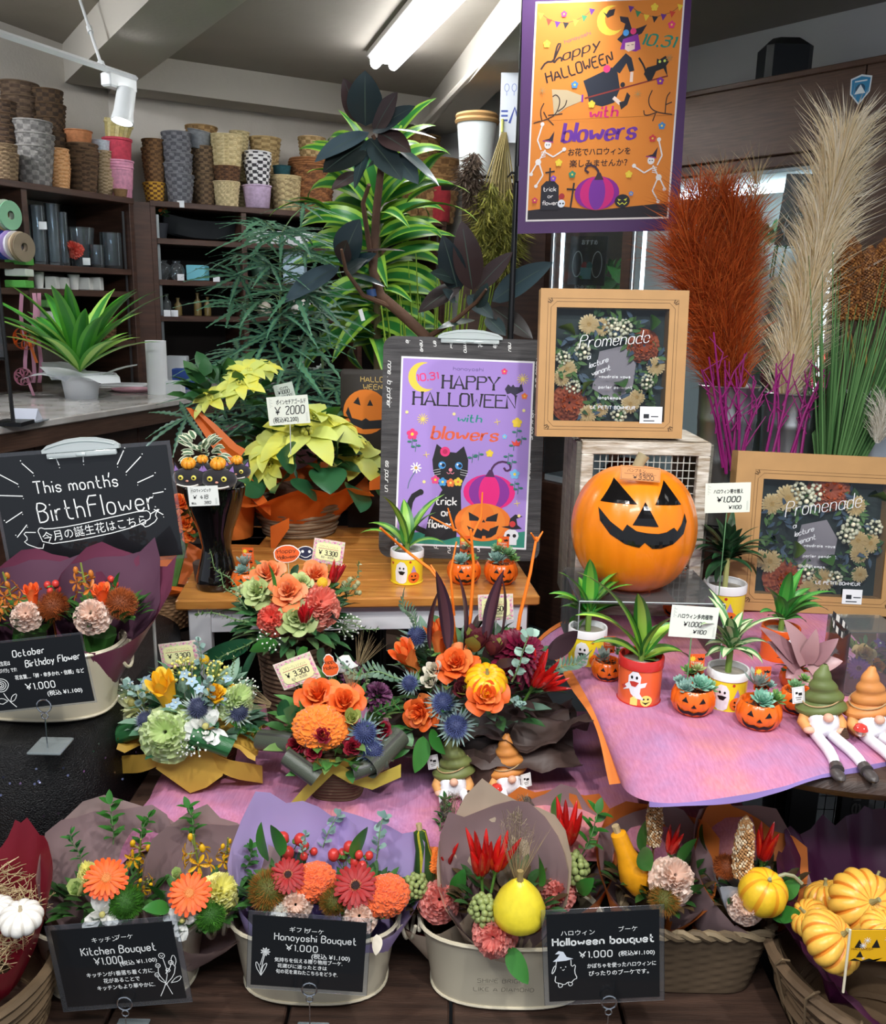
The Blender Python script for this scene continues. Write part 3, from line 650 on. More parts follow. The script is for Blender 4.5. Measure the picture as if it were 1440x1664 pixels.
def m_poinsettia(cols, seed=0, n=9):
 def f():
  g = random.Random(seed); mb = MB()
  for k in range(n):
   a = k*2.4+seed; t = k/n; el = .15+.35*(1-t); d = Vector((cos(a)*cos(el), sin(a)*cos(el), sin(el)))
   mb.leaf(d*.03, d, (0, 0, 1), .30+.22*t, .17+.08*t, .5+g.uniform(0, .4), .12, 0 if g.random() < .6 else 1, seg=7, pw=.75, wave=.02)
  for k in range(6): mb.sphere((.04*cos(k), .04*sin(k), .04), .022, (1, 1, 1.4), 6, 4, mi=2)
  return mesh_of(mb, [mat('bract_'+cols[0], C(cols[0]), .5, col2=C(cols[1]), vs_=3, tl=.25), mat('bract_'+cols[1], C(cols[1]), .5, tl=.25), H('c9c85a', .5)], 'poinsettia')
 return cached(('poi', cols, seed), f)
def m_hydr(c, seed=0):    # small light blossoms cluster
 def f():
  g = random.Random(seed); mb = MB()
  for k in range(5):
   a = k*1.26; mb.leaf((0, 0, 0), (cos(a), sin(a), .25), (0, 0, 1), .46, .3, .4, .1, 0, seg=4)
  mb.sphere((0, 0, .05), .08, (1, 1, 1), 6, 4, mi=1)
  return mesh_of(mb, [H(c, .5, tl=.2), H('d8dcc0', .6)], 'star_flower')
 return cached(('hyd', c), f)
def m_berries(c, n=30, seed=0, br=.10, spread=.36, stem='6f8a4a', cap=None, long=0):
 def f():
  g = random.Random(seed); mb = MB()
  for k in range(n):
   z = 1-1.4*(k+.5)/n; r = math.sqrt(max(0, 1-z*z)); a = k*2.39996; p = Vector((r*cos(a), r*sin(a), z*(1+long)))*spread*g.uniform(.8, 1.05)
   mb.tube([(0, 0, -.35), tuple(p)], .012, 4, 1, cap=False); mb.sphere(p, br*g.uniform(.85, 1.1), (1, 1, 1.12), 9, 7, mi=0)
   if cap: mb.sphere(p-p.normalized()*br*.7, br*.75, (1, 1, .6), 6, 4, mi=2)
  mb.tube([(0, 0, -.35), (0, 0, -1.0)], .02, 5, 1)
  return mesh_of(mb, [H(c, .35), H(stem, .6), H(cap or stem, .5)], 'berries')
 return cached(('ber', c, n, seed, br, spread, cap), f)
def m_chili(n=6, seed=0, c='c01a16', c2='9a1210', L=.75):
 def f():
  g = random.Random(seed); mb = MB()
  for k in range(n):
   a = k*2*PI/n+g.uniform(-.3, .3); sp = g.uniform(.12, .5); d = Vector((cos(a)*sp, sin(a)*sp, 1)).normalized(); l = L*g.uniform(.7, 1.05); q = Vector((cos(a), sin(a), 0))*.06; cv = Vector((g.uniform(-.1, .1), g.uniform(-.1, .1), 0))
   P = [q+d*l*t+cv*t*t*l for t in (0, .06, .2, .4, .6, .8, .93, 1)]; mb.tube(P, [x*.072 for x in (.5, .9, 1, .95, .8, .55, .3, .06)], 8, k % 2)
   mb.tube([q+d*-.12, q+d*.0, q+d*.04], [.018, .03, .045], 6, 2)
  mb.tube([(0, 0, -.5), (0, 0, -.1)], .03, 5, 2)
  return mesh_of(mb, [H(c, .18, coat=.5), H(c2, .18, coat=.5), H('5d8a3a', .5)], 'chili')
 return cached(('chi', n, seed, c, L), f)
def m_millet(c='b98a5a', c2='e8d2b0', seed=0, L=1.0, R=.14, n=520, br=.022):
 def f():
  g = random.Random(seed); mb = MB(); mb.lathe([(.01, -.1), (R*.7, 0), (R*.85, L*.4), (R*.6, L*.8), (.01, L)], 12, mi=1)
  for k in range(n):
   t = (k+.5)/n; a = k*2.39996; env = R*(.35+.65*sin(PI*min(1, t*.75+.22)))*(1 if t < .9 else (1-t)*8+.2); r = env*g.uniform(.85, 1.1)
   mb.sphere((r*cos(a), r*sin(a), t*L), br*g.uniform(.8, 1.2), (1, 1, 1), 5, 3, mi=0 if g.random() < .6 else 2)
  mb.tube([(0, 0, -.6), (0, 0, 0)], .02, 5, 1)
  return mesh_of(mb, [H(c, .45), H('6a4a2c', .8), H(c2, .4)], 'millet')
 return cached(('mil', c, seed, L, R, n), f)
def m_pumpkin(c, c2, ribs=10, seed=0, flat=.72, stem='8a8a5a', bottom=None, rib=.09, stemh=.2, seg=8, stripe=True):
 def f():
  g = random.Random(seed); mb = MB(); n = ribs*seg; prof = []
  for i in range(19):
   t = PI*i/18; r = .5*abs(sin(t))**.82; z = -.5*flat*cos(t); dz = math.exp(-(r/.16)**2); z += (-.11 if z > 0 else .06)*dz*flat; prof.append((max(r, .001), z))
  ph = [g.uniform(-.1, .1) for _ in range(ribs)]
  mb.lathe(prof, n, fn=lambda a, i, z: 1-rib+rib*2*abs(sin(a*ribs/2))**.7*(1-.0), mf=(lambda i, j: 1 if (stripe and (j % seg in (0, seg-1))) else (2 if bottom and i < 5 else 0)))
  tz = .5*flat*.78; mb.tube([(0, 0, tz-.03), (.01, 0, tz+.03), (.02, .01, tz+stemh*.6), (.05, .02, tz+stemh)], [.07, .045, .032, .04], 7, 3)
  return mesh_of(mb, [H(c, .35, var=.06), H(c2, .35), H(bottom or c, .4), H(stem, .7)], 'pumpkin')
 return cached(('pum', c, c2, ribs, seed, flat, bottom), f)
def m_succ(c, c2, seed=0, n=34, plump=1.0, tip=.75, lay=1.0, wd=.20):
 def f():
  g = random.Random(seed); mb = MB()
  for k in range(n):
   t = (k+1)/n; a = k*2.39996; el = 1.35-1.15*t**.8*lay; d = Vector((cos(a)*cos(el), sin(a)*cos(el), sin(el))); up_ = Vector((-cos(a)*sin(el), -sin(a)*sin(el), cos(el))); x = d.cross(up_); L = .14+.34*t**.8; b = Vector((cos(a), sin(a), 0))*.03*t*2+Vector((0, 0, .06-.10*t)); P = []
   for i in range(5):
    s = i/4; wv = wd*(.5+.5*t)*(.5+.6*sin(PI*s**1.3)) if i < 4 else .008; th = .045*plump*(1-.6*s); cpt = b+d*L*s+up_*(.25*L*s*s); P.append([cpt-x*wv*.5, cpt+up_*th*.45, cpt+x*wv*.5, cpt-up_*th])
   mb.grid(P, 0 if g.random() < tip else 1, None, True)
  return mesh_of(mb, [H(c, .5), H(c2, .5)], 'rosette')
 return cached(('suc', c, c2, seed, n, lay, wd), f)
def m_sprig(c, c2, seed=0, n=9, L=1.0, lw=.12, ll=.3, pinn=False, rnd_=False, droop=.3, stem='6c8a5a', rough=.45):
 def f():
  g = random.Random(seed); mb = MB(); pts = [Vector((.08*sin(i*.5+seed)*i/n, .08*cos(i*.7+seed)*i/n, L*i/n)) for i in range(n+1)]; mb.tube(pts, [.014*(1-.6*i/n)+.003 for i in range(n+1)], 5, 2)
  for i in range(1, n+1):
   p = pts[i]
   for s in (0, 1):
    a = (i*1.57 if not pinn else 0)+s*PI+(0 if pinn else g.uniform(-.4, .4)); el = .35 if pinn else .5
    d = Vector((cos(a)*cos(el), sin(a)*cos(el), sin(el))); l = ll*g.uniform(.85, 1.1)*(1 if not pinn else sin(PI*(i+.6)/(n+2))+.25)
    if rnd_: mb.leaf(p+d*.03, d, Vector((0, 0, 1))+Vector((g.uniform(-.6, .6),)*3), l, l*.95, .1, .08, s, seg=5, pw=.9)
    else: mb.leaf(p, d, (0, -1, .2) if pinn else (0, 0, 1), l, lw, droop, .12, 0 if g.random() < .6 else 1, seg=5)
  d = pts[-1]-pts[-2]; mb.leaf(pts[-1], d, (0, -1, .3), ll*.9, lw, .1, .12, 0)
  return mesh_of(mb, [H(c, rough), H(c2, rough), H(stem, .6)], 'sprig')
 return cached(('spr', c, c2, seed, n, L, lw, ll, pinn, rnd_), f)
def m_grass(c, c2, seed=0, n=60, L=1.0, sp=.35, w=.006, curl=.3):
 def f():
  g = random.Random(seed); mb = MB()
  for k in range(n):
   a = g.uniform(0, 6.28); s = sp*math.sqrt(g.random()); l = L*g.uniform(.6, 1); p0 = Vector((cos(a)*s*.15, sin(a)*s*.15, 0)); d = Vector((cos(a)*s, sin(a)*s, 1)).normalized()
   q = Vector((g.uniform(-1, 1), g.uniform(-1, 1), 0))*curl*.3; P = [p0+d*l*t+q*t*t*l for t in (0, .35, .7, 1)]; mb.tube(P, [w, w*.8, w*.6, w*.2], 3, k % 2, cap=False)
  return mesh_of(mb, [H(c, .7), H(c2, .7)], 'grass')
 return cached(('gra', c, seed, n, L, sp), f)
def m_orchid(c, c2, seed=0, n=7):
 def f():
  g = random.Random(seed); mb = MB(); mb.tube([(0, 0, -.4), (0, 0, .1), (.03, .02, .6)], .02, 5, 2)
  for k in range(n):
   a = k*2.4; z = -.1+.62*k/n; cpos = Vector((.16*cos(a), .16*sin(a), z)); ax = Vector((cos(a), sin(a), .35)).normalized(); X = ax.orthogonal().normalized(); Y = ax.cross(X); mb.tube([(0, 0, z-.05), cpos], .012, 4, 2, cap=False)
   if k > n-3: mb.sphere(cpos, .055, (1, 1, 1.6), 8, 6, mi=0); continue
   for j in range(5):
    b = j*1.2566+k; d = X*cos(b)+Y*sin(b)+ax*.25; mb.leaf(cpos, d, ax, .20, .075, .3, .2, 0 if j % 2 else 1, seg=5, pw=1.5, tip=.9)
   mb.sphere(cpos+ax*.03, .03, (1, 1, 1), 6, 4, mi=3)
  return mesh_of(mb, [H(c, .45, tl=.15), mat('spotted_'+c, C(c), .45, col2=C(c2), vs_=60), H('7d8a3c', .6), H(c2, .5)], 'orchid')
 return cached(('orc', c, c2, seed), f)
def m_spikes(c, c2, seed=0, n=14, L=.9):  # loose plume, dry
 def f():
  g = random.Random(seed); mb = MB()
  for k in range(n*22):
   a = g.uniform(0, 6.28); t = g.random(); r = .34*math.sqrt(g.random())*(.3+.7*sin(PI*t)); p = Vector((r*cos(a), r*sin(a), t*L)); d = Vector((g.uniform(-1, 1), g.uniform(-1, 1), g.uniform(-.3, 1)))*.09
   mb.tube([p, p+d*.5, p+d+Vector((0, 0, .02))], .0035, 3, k % 2, cap=False)
  for k in range(n): a = k*2.4; mb.tube([(0, 0, -.3), (.1*cos(a), .1*sin(a), L*.3), (.3*cos(a)*g.random(), .3*sin(a)*g.random(), L)], .005, 3, 1, cap=False)
  return mesh_of(mb, [H(c, .8), H(c2, .8)], 'dry_plume')
 return cached(('spk', c, seed), f)
def m_band(c, c2, seed=0):   # broad leaf rolled into a loop
 def f():
  mb = MB(); P = []; n = 22
  for i in range(n+1):
   t = i/n; a = t*1.75*PI; r = .24-.05*t; P.append([(x*(.9+.1*sin(PI*t)), r*cos(a), r*sin(a)+.0) for x in (-.5, -.25, 0, .25, .5)])
  mb.grid(P, mf=lambda i, j: 1 if i % 7 == 3 else 0);
  return mesh_of(mb, [H(c, .35, bump=.2, bs=40), H(c2, .4)], 'band')
 return cached(('bnd', c, c2), f)
def paper(h, tl=.25, rough=.5): return H(h, rough, tl=tl)
def crumple(u, v, s, k=6): return noise.noise(Vector((u*k, v*k, s)))
def wrap(name, par, base, C0, R, m, a0, a1, hb, hf, seed=0, corners=(), lean=0, r0_=.035, nu=26, nv=10, thick=.0012, sq=.85):
 """cone of paper: base point, centre of the mouth, radius; hb / hf rim height factor at the back and at the front"""
 base = Vector(base); C0 = Vector(C0); ax = (C0-base); L = ax.length; ax.normalize(); bk = Vector((0, 1, 0)); bk = (bk-ax*bk.dot(ax)).normalized(); sdv = ax.cross(bk); mb = MB(); P = []
 for i in range(nu+1):
  th = a0+(a1-a0)*i/nu; k = (1+sin(th))/2; hgt = hf+(hb-hf)*k
  for ca, ch in corners: hgt += ch*max(0, 1-abs(th-ca)/.42)
  row = []
  for j in range(nv+1):
   t = j/nv*hgt; r = (r0_+(R-r0_)*min(t, 1.25)**.9)*(1+.05*crumple(th, t, seed, 2.5)*t); d = sdv*(-cos(th)) + bk*sin(th)*sq
   row.append(base+ax*L*t+d*r*(1+.002*i)+ax*.006*crumple(th, t, seed+9, 5))
  P.append(row)
 mb.grid(P); o = part(name, mb, m, par); return o
def crumpled_sheet(mb, c, rx, ry, seed, amp=.03, n=18, lift=.3, square=True, mi=0, M=None):
 P = []
 for i in range(n+1):
  row = []
  for j in range(n+1):
   u, v = i/n*2-1, j/n*2-1
   d = max(abs(u), abs(v)); z = lift*d*d*.3+amp*(crumple(u, v, seed, 1.6)+.4*crumple(u, v, seed+3, 4))*d
   row.append(Vector(c)+Vector((u*rx*(1+.12*crumple(v, seed, 1, 2)), v*ry*(1+.12*crumple(u, seed, 5, 2)), z)))
  P.append(row)
 mb.grid(P, mi, M)
def coil_basket(mb, c, rb, rt_, h, n, seed=0, sx=1, sy=1, seg=36, jit=.05, mi=0, bulge=0, sq=0):
 g = random.Random(seed); cr = h/n/2
 for k in range(n):
  t = (k+.5)/n; R = rb+(rt_-rb)*t+bulge*sin(PI*t); z = c[2]+h*t; ph = g.uniform(0, 6); P = []
  for j in range(seg):
   a = 2*PI*j/seg; e = 1+jit*.25*sin(a*3+ph)
   if sq: e *= 1/((abs(cos(a))**sq+abs(sin(a))**sq)**(1/sq))
   P.append((c[0]+R*sx*e*cos(a), c[1]+R*sy*e*sin(a), z+jit*cr*sin(a*2+ph*2)))
  mb.tube(P, cr*1.12, 6, mi, closed=True)
 Rb = rb*.95; mb.lathe([(0, c[2]+.002), (Rb, c[2]+.002), (rt_*.94, c[2]+h*.98)], seg, Matrix.Translation((c[0], c[1], 0)), mi, sx=sx, sy=sy, fn=(lambda a, i, z: 1/((abs(cos(a))**sq+abs(sin(a))**sq)**(1/sq))) if sq else None)
def weave(mb, c, rb, rt_, h, rows, cols, amp=.05, sx=1, sy=1, mi=0, mi2=None, sq=0, rim=True, M=None, open_=True):
 seg = cols*4; prof = []
 for i in range(rows*2+1): t = i/(rows*2); prof.append((rb+(rt_-rb)*t, h*t))
 def fn(a, i, z):
  e = 1+amp*sin(a*cols)*(1 if (i//2) % 2 else -1)*(1 if i % 2 else .2)-(0 if i % 2 else amp*.8)
  return e/((abs(cos(a))**sq+abs(sin(a))**sq)**(1/sq)) if sq else e
 T = Matrix.Translation(c); T = (M @ T) if M else T
 mb.lathe(prof, seg, T, mi, fn, (lambda i, j: (mi2 if mi2 is not None and ((j//4)+(i//2)) % 2 else mi)), sx, sy)
 q = (lambda a, i, z: 1/((abs(cos(a))**sq+abs(sin(a))**sq)**(1/sq))) if sq else None
 mb.lathe([(0, .002), (rb*.93, .002), (rt_*.93, h)], seg//2, T, mi, q, None, sx, sy)
 if rim:
  P = []
  for j in range(48):
   a = 2*PI*j/48; e = q(a, 0, 0) if q else 1; P.append((rt_*.975*sx*e*cos(a), rt_*.975*sy*e*sin(a), h))
  mb.tube([T @ Vector(p) for p in P], rt_*.055, 6, mi, closed=True)
def tag_card(M, w_, h_, par, name='price_tag', c='f2f0ea'):
 mb = MB(); mb.box((w_/2, h_/2, 0), (w_, h_, .0012), M); return part(name, mb, H(c, .5), par, False)
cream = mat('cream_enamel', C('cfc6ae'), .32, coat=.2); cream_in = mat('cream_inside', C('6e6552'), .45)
def tub(c, label, w_=.285, d_=.175, h=.125):
 t = thing('flower_tub', label, 'tub', c); T = Matrix.Translation(c); n = 48; q = lambda a, i, z: 1/((abs(cos(a))**2.6+abs(sin(a))**2.6)**(1/2.6))
 a, b = w_/2, d_/2; mb = MB(); mb.lathe([(.001, .004), (.80, .004), (.835, .001), (.85, .012), (.97, h-.006), (1.0, h), (.985, h+.004), (.955, h-.003)], n, T, 0, q, None, a, b); part('tub_wall', mb, cream, t)
 mb = MB(); mb.lathe([(.001, .008), (.80, .008), (.955, h-.003)], n, T, 0, q, None, a, b); part('tub_inside', mb, cream_in, t)
 mb = MB(); mb.tube([T @ Vector((a*.995*q(2*PI*j/n, 0, 0)*cos(2*PI*j/n), b*.995*q(2*PI*j/n, 0, 0)*sin(2*PI*j/n), h)) for j in range(n)], .0032, 6, closed=True)
 mb.tube([T @ Vector((a*.845*q(2*PI*j/n, 0, 0)*cos(2*PI*j/n), b*.845*q(2*PI*j/n, 0, 0)*sin(2*PI*j/n), .004)) for j in range(n)], .0028, 6, closed=True); part('rolled_edge', mb, cream, t)
 for s in (-1, 1):
  mb = MB(); mb.tube([T @ Vector((s*(a*1.0+.004+.008*sin(PI*k/10)), -.028*cos(PI*k/10), h-.006-.040*sin(PI*k/10))) for k in range(11)], .0032, 6); mb.box((s*(a*.985), 0, h-.010), (.006, .066, .010), T, bev=.002); part('handle', mb, cream, t)
 return t
tub((-.525, 1.295, .382), 'cream enamel tub holding the two orange gerbera bouquets')
tub((-.200, 1.305, .382), 'cream enamel tub holding the two lavender wrapped red gerbera bouquets')
t3 = tub((.128, 1.305, .382), 'cream enamel tub with thin dark lettering holding gourd bouquets', .31)
tub((-.715, 1.50, .777), 'cream enamel tub on the black sequin table holding purple wrapped bouquets')
p = onz(838, 1590, .42); A = Art(frame((.075, 1.2197, .432), (1, 0, 0), (0, -.12, 1)) @ Matrix.Diagonal((.001, .001, 1, 1)), .0006)
A.txt('SHINE BRIGHT', -4, 14, 8, '4a4438', .7, gap=2.2).txt('LIKE A DIAMOND', -10, -4, 8, '4a4438', .7, gap=2.2).done('lettering', t3)
def dome(t, c, R, items, up_=.35):
 for it in items:
  nm, me, px, py, s = it[:5]; o = it[5] if len(it) > 5 else {}
  p = onsphere(px, py, c, R); p = p + (CAM-p).normalized()*o.get('f', 0)
  n = (p-c).normalized() + (CAM-p).normalized()*o.get('cam', .8)+Vector((0, 0, up_));
  if 'd' in o: n = Vector(o['d'])
  sz = psz(s, p); M = aim(p, n, sz, o.get('spin', rnd.uniform(0, 6)))
  if 'st' in o: M = M @ Matrix.Diagonal((o['st'][0], o['st'][1], o['st'][2], 1))
  inst(nm, me, t, M, o.get('label'))
mauve = paper('9d8486', .2, .35); mauve2 = paper('bba29e', .25, .35); lav = paper('c6b2ea', .3, .4); beige = paper('dcc8b0', .25, .45); burg = paper('6e1722', .2, .35)
oran = paper('e07f3a', .25, .5); plumc = paper('7c4058', .2, .35); plum_d = paper('6c4a5e', .2, .3)
GER_O = m_gerbera('ec5a12', 'ee6a1e', 'd98a4a', 1); GER_R = m_gerbera('9c080c', 'a80e12', '2a0c0c', 2)
GREEN = m_fuzz('3f7a1e', '2c5a16', 1, 1000, .16, .36); BROWN = m_fuzz('8a5a1c', '5a5a20', 2, 900, .18, .34); BROWN2 = m_fuzz('a04e1c', '7a3c16', 3, 900, .16, .34)
CARN_W = m_carnation(('f2f0e8', 'fbfaf4'), 1); CARN_Y = m_carnation(('efe98a', 'f6f2a8'), 2); CARN_P = m_carnation(('e88a80', 'f0a298'), 3); CARN_C = m_carnation(('f0d2c0', 'f6e0d2'), 4); CARN_G = m_carnation(('c9dc9a', 'dceab8'), 5)
LIS_W = m_lisianthus(('eef0ec', 'f8f8f4'), 1); LIS_Y = m_lisianthus(('eef0b0', 'f4f4c8'), 2); CEL = m_celosia('e2612a', 'f08a4a', 1, 1.0); CEL2 = m_celosia('ee7a1c', 'f08a4a', 5)
ORC_Y = m_orchid('e8b41c', 'a86a14', 1); ORC_O = m_orchid('c8762a', '8a4a1c', 2); HYP = m_berries('c83a34', 4, 3, .15, .34, '4f7a35', '4f7a35')
BERG = m_berries('8d9a5e', 34, 1, .10, .36); CHI = m_chili(7, 1); CHI2 = m_chili(5, 4); MIL = m_millet()
RUS = m_sprig('2f6a26', '3d7c30', 1, 6, .9, .17, .36); RUS2 = m_sprig('275a2a', '34702f', 5, 8, .9, .12, .28); EUC = m_sprig('6f8c86', '86a39a', 2, 6, .9, .2, .2, rnd_=True)
DRY = m_spikes('9a8a70', '6e604c'); GRS = m_grass('8f7a5c', 'a8946e', 1, 40, 1.0, .5)
def bigleaf(c='2f6e2a', w_=.5, seed=0, c2=None):
 def f():
  mb = MB(); mb.leaf((0, 0, 0), (0, 0, 1), (0, -1, 0), 1, w_, .35, .1, 0, mi2=1 if c2 else None, seg=9); return mesh_of(mb, [H(c, .35), H(c2 or c, .35)], 'leaf')
 return cached(('big', c, w_, c2), f)
BL = bigleaf(); BL2 = bigleaf('3c7a34', .55)
mb = MB(); mb.lathe([(.001, -.5), (.30, -.48), (.46, -.30), (.47, -.12), (.38, .12), (.24, .32), (.13, .44), (.06, .5), (.001, .51)], 24); mb.tube([(0, 0, .48), (.01, 0, .58), (.03, 0, .68)], [.07, .05, .06], 7, 1); GOU = mesh_of(mb, [mat('gourd_yellow', C('e3cf34'), .3, var=.06), H('8f7a4a', .7)], 'gourd')
def longgourd(c, c2, st=True):
 mb = MB(); P = [(0, 0, -.5), (0, 0, -.44), (.0, 0, -.2), (0, 0, .0), (-.02, 0, .2), (-.05, 0, .38), (-.06, 0, .47), (-.06, 0, .5)]; R = [.02, .14, .22, .18, .13, .12, .11, .05]
 mb.tube(P, R, 18, 0); o = len(mb.f); k = 0
 if st:
  for i in range(len(mb.f)-2): mb.m[i] = 1 if (i % 18) in (2, 6, 10, 14) else 0
 mb.tube([(-.06, 0, .48), (-.07, 0, .60)], [.05, .055], 7, 2); return mesh_of(mb, [mat('gourd_'+c, C(c), .3, var=.08), mat('gourd_'+c2, C(c2), .3, var=.2, vs_=20), H('b8a078', .7)], 'gourd')
GOU_G = longgourd('2c4a22', 'a8a02c'); GOU_O = longgourd('eda01e', 'eda01e', False)
def bouquet(label, base, mpx, mpy, my, R, papers, items, hb=1.7, hf=.75, group=None, dR=None, seed=0, filler='3a6a2c', corners=((.8, .35), (2.3, .35)), name='wrapped_bouquet'):
 C0 = aty(mpx, mpy, my); base = Vector(base); t = thing(name, label, 'bouquet', tuple(base), group)
 n = len(papers)
 for i, (m, a0, a1, k, dh) in enumerate(papers):
  wrap('wrapping_paper', t, base-Vector((0, 0, .0)), C0, R*k, m, a0, a1, 1+(hb+dh-1)*.50, hf*.86+dh*.3, seed+i*3, [(c[0]+(.5 if i % 2 else -.1), c[1]*.6) for c in corners])
 c = C0-(C0-base).normalized()*R*.35; dR = dR or R*.85
 mb = MB(); g = random.Random(seed+1)
 for k in range(70):
  a = g.uniform(0, 6.28); r = R*.8*math.sqrt(g.random()); p = C0+Vector((r*cos(a), r*sin(a)*.85, -.03+.02*g.random())); mb.leaf(p, (cos(a)*.6, sin(a)*.6, g.uniform(.2, 1)), (0, 0, 1), .035, .014, .4, .1, k % 2, seg=4)
 mb.tube([base, C0-(C0-base)*.3], [.012, .03], 8, 0)
 part('leaf_filler', mb, [H(filler, .5), H('274d20', .5)], t, kind='stuff')
 dome(t, c, dR, items); return t
FULL = (-.5*PI-.25, 1.5*PI+.25)
def pap(o, i=None, k=1.0): return [(o, *FULL, k, 0)]+([(i, -.5*PI-.5, 1.5*PI-.3, k*.96, -.12)] if i else [])
bouquet('mauve wrapped bouquet whose orange gerbera sits beside a green pompom', (-.585, 1.285, .40), 175, 1442, 1.285, .098, pap(mauve2, mauve, 1.12), [
 ('gerbera', GER_O, 172, 1428, 72, dict(f=.012)), ('green_pompom', GREEN, 204, 1466, 62), ('lisianthus', LIS_W, 166, 1486, 66), ('orchid_spray', ORC_Y, 226, 1400, 84, dict(d=(.2, -.3, 1))), ('orchid_spray', ORC_Y, 234, 1440, 60, dict(d=(.4, -.5, .8))),
 ('lily_bud', m_succ('8aa05a', 'a8b870', 4, 10, tip=.6, lay=.4, wd=.4), 128, 1450, 58, dict(d=(-.2, -.5, 1))), ('yellow_carnation', CARN_Y, 142, 1414, 34), ('leaf_sprig', RUS, 184, 1372, 74, dict(d=(0, .1, 1))), ('leaf_sprig', RUS2, 132, 1402, 60, dict(d=(-.2, 0, 1))), ('leaf_sprig', RUS, 228, 1380, 60, dict(d=(.2, .1, 1)))], 2.05, .8, 'mauve wrapped kitchen bouquets', seed=1)
bouquet('mauve wrapped bouquet with orange gerbera next to a tall pale yellow carnation', (-.455, 1.30, .40), 330, 1455, 1.285, .092, pap(mauve2, mauve, 1.12), [
 ('gerbera', GER_O, 308, 1452, 72, dict(f=.012)), ('yellow_carnation', CARN_Y, 358, 1446, 66), ('green_pompom', GREEN, 342, 1488, 54), ('lisianthus', LIS_W, 296, 1496, 60), ('orchid_spray', ORC_Y, 322, 1400, 92, dict(d=(-.1, -.2, 1))), ('orchid_spray', ORC_Y, 368, 1392, 66, dict(d=(.2, -.2, 1))),
 ('leaf_sprig', RUS, 312, 1368, 64, dict(d=(0, .1, 1))), ('leaf_sprig', RUS, 394, 1420, 56, dict(d=(.4, 0, 1))), ('leaf', BL, 262, 1462, 56, dict(d=(-.3, -.3, 1))), ('leaf', BL, 276, 1476, 50, dict(d=(-.5, -.6, .5))), ('lily_bud', m_succ('8aa05a', 'a8b870', 4, 10, tip=.6, lay=.4, wd=.4), 288, 1425, 34, dict(d=(-.1, -.2, 1)))], 1.9, .8, 'mauve wrapped kitchen bouquets', seed=5)
bouquet('lavender wrapped bouquet, smaller red gerbera left of the pair, beside bushy brown pompom', (-.262, 1.31, .40), 470, 1428, 1.295, .086, pap(lav, None, 1.1), [
 ('gerbera', GER_R, 468, 1422, 60, dict(f=.012)), ('orange_cockscomb', CEL, 510, 1432, 62, dict(st=(1, 1.3, 1), spin=1.5)), ('brown_pompom', BROWN, 436, 1446, 70), ('pale_carnation', CARN_C, 480, 1470, 56), ('berry_cluster', HYP, 470, 1372, 66, dict(d=(0, 0, 1))), ('berry_cluster', HYP, 500, 1384, 42, dict(d=(.2, 0, 1))),
 ('leaf', BL2, 455, 1392, 62, dict(d=(-.1, .1, 1))), ('leaf', BL, 436, 1400, 66, dict(d=(-.35, .1, 1))), ('eucalyptus', EUC, 522, 1384, 70, dict(d=(.4, .1, 1))), ('eucalyptus', EUC, 492, 1390, 40, dict(d=(.1, 0, 1))), ('white_carnation', CARN_W, 458, 1482, 40)], 1.95, .78, 'lavender wrapped gift bouquets', seed=8, corners=((.7, .4), (2.4, .55)))
bouquet('lavender wrapped bouquet, larger red gerbera with dark centre above a fallen cream petal', (-.138, 1.30, .40), 590, 1446, 1.285, .084, pap(lav, None, 1.1), [
 ('gerbera', GER_R, 578, 1440, 74, dict(f=.014)), ('orange_cockscomb', CEL, 628, 1454, 66, dict(st=(1, 1.25, 1), spin=1.5)), ('brown_pompom', BROWN, 543, 1464, 54), ('pale_carnation', CARN_C, 584, 1488, 58), ('berry_cluster', HYP, 560, 1396, 66, dict(d=(0, 0, 1))), ('berry_cluster', HYP, 586, 1396, 48, dict(d=(.2, 0, 1))),
 ('leaf', BL2, 578, 1398, 66, dict(d=(.15, .1, 1))), ('eucalyptus', EUC, 612, 1396, 74, dict(d=(.15, .1, 1))), ('leaf', bigleaf('efe6d2', .6), 612, 1518, 32, dict(d=(.1, -.6, -.8)))], 1.8, .78, 'lavender wrapped gift bouquets', seed=11, corners=((.7, .5), (2.2, .3)))
bouquet('burgundy and tan wrapped bouquet with a green striped gourd', (.035, 1.33, .40), 700, 1432, 1.335, .085, pap(beige, burg, 1.1), [
 ('striped_gourd', GOU_G, 690, 1400, 104, dict(d=(-.1, .15, 1), st=(.9, .9, 1))), ('orange_cockscomb', CEL2, 703, 1396, 46), ('red_chilies', CHI, 722, 1405, 66, dict(d=(.1, -.3, .9))), ('dry_plume', DRY, 728, 1356, 76, dict(d=(.1, .1, 1))), ('green_berries', BERG, 676, 1440, 50), ('pink_carnation', CARN_P, 714, 1462, 66), ('leaf', BL, 738, 1450, 50, dict(d=(.2, -.2, .7))), ('leaf_sprig', RUS2, 715, 1350, 60, dict(d=(.1, .1, 1)))],
 1.75, .72, 'halloween gourd bouquets', seed=14, filler='4a3a24')
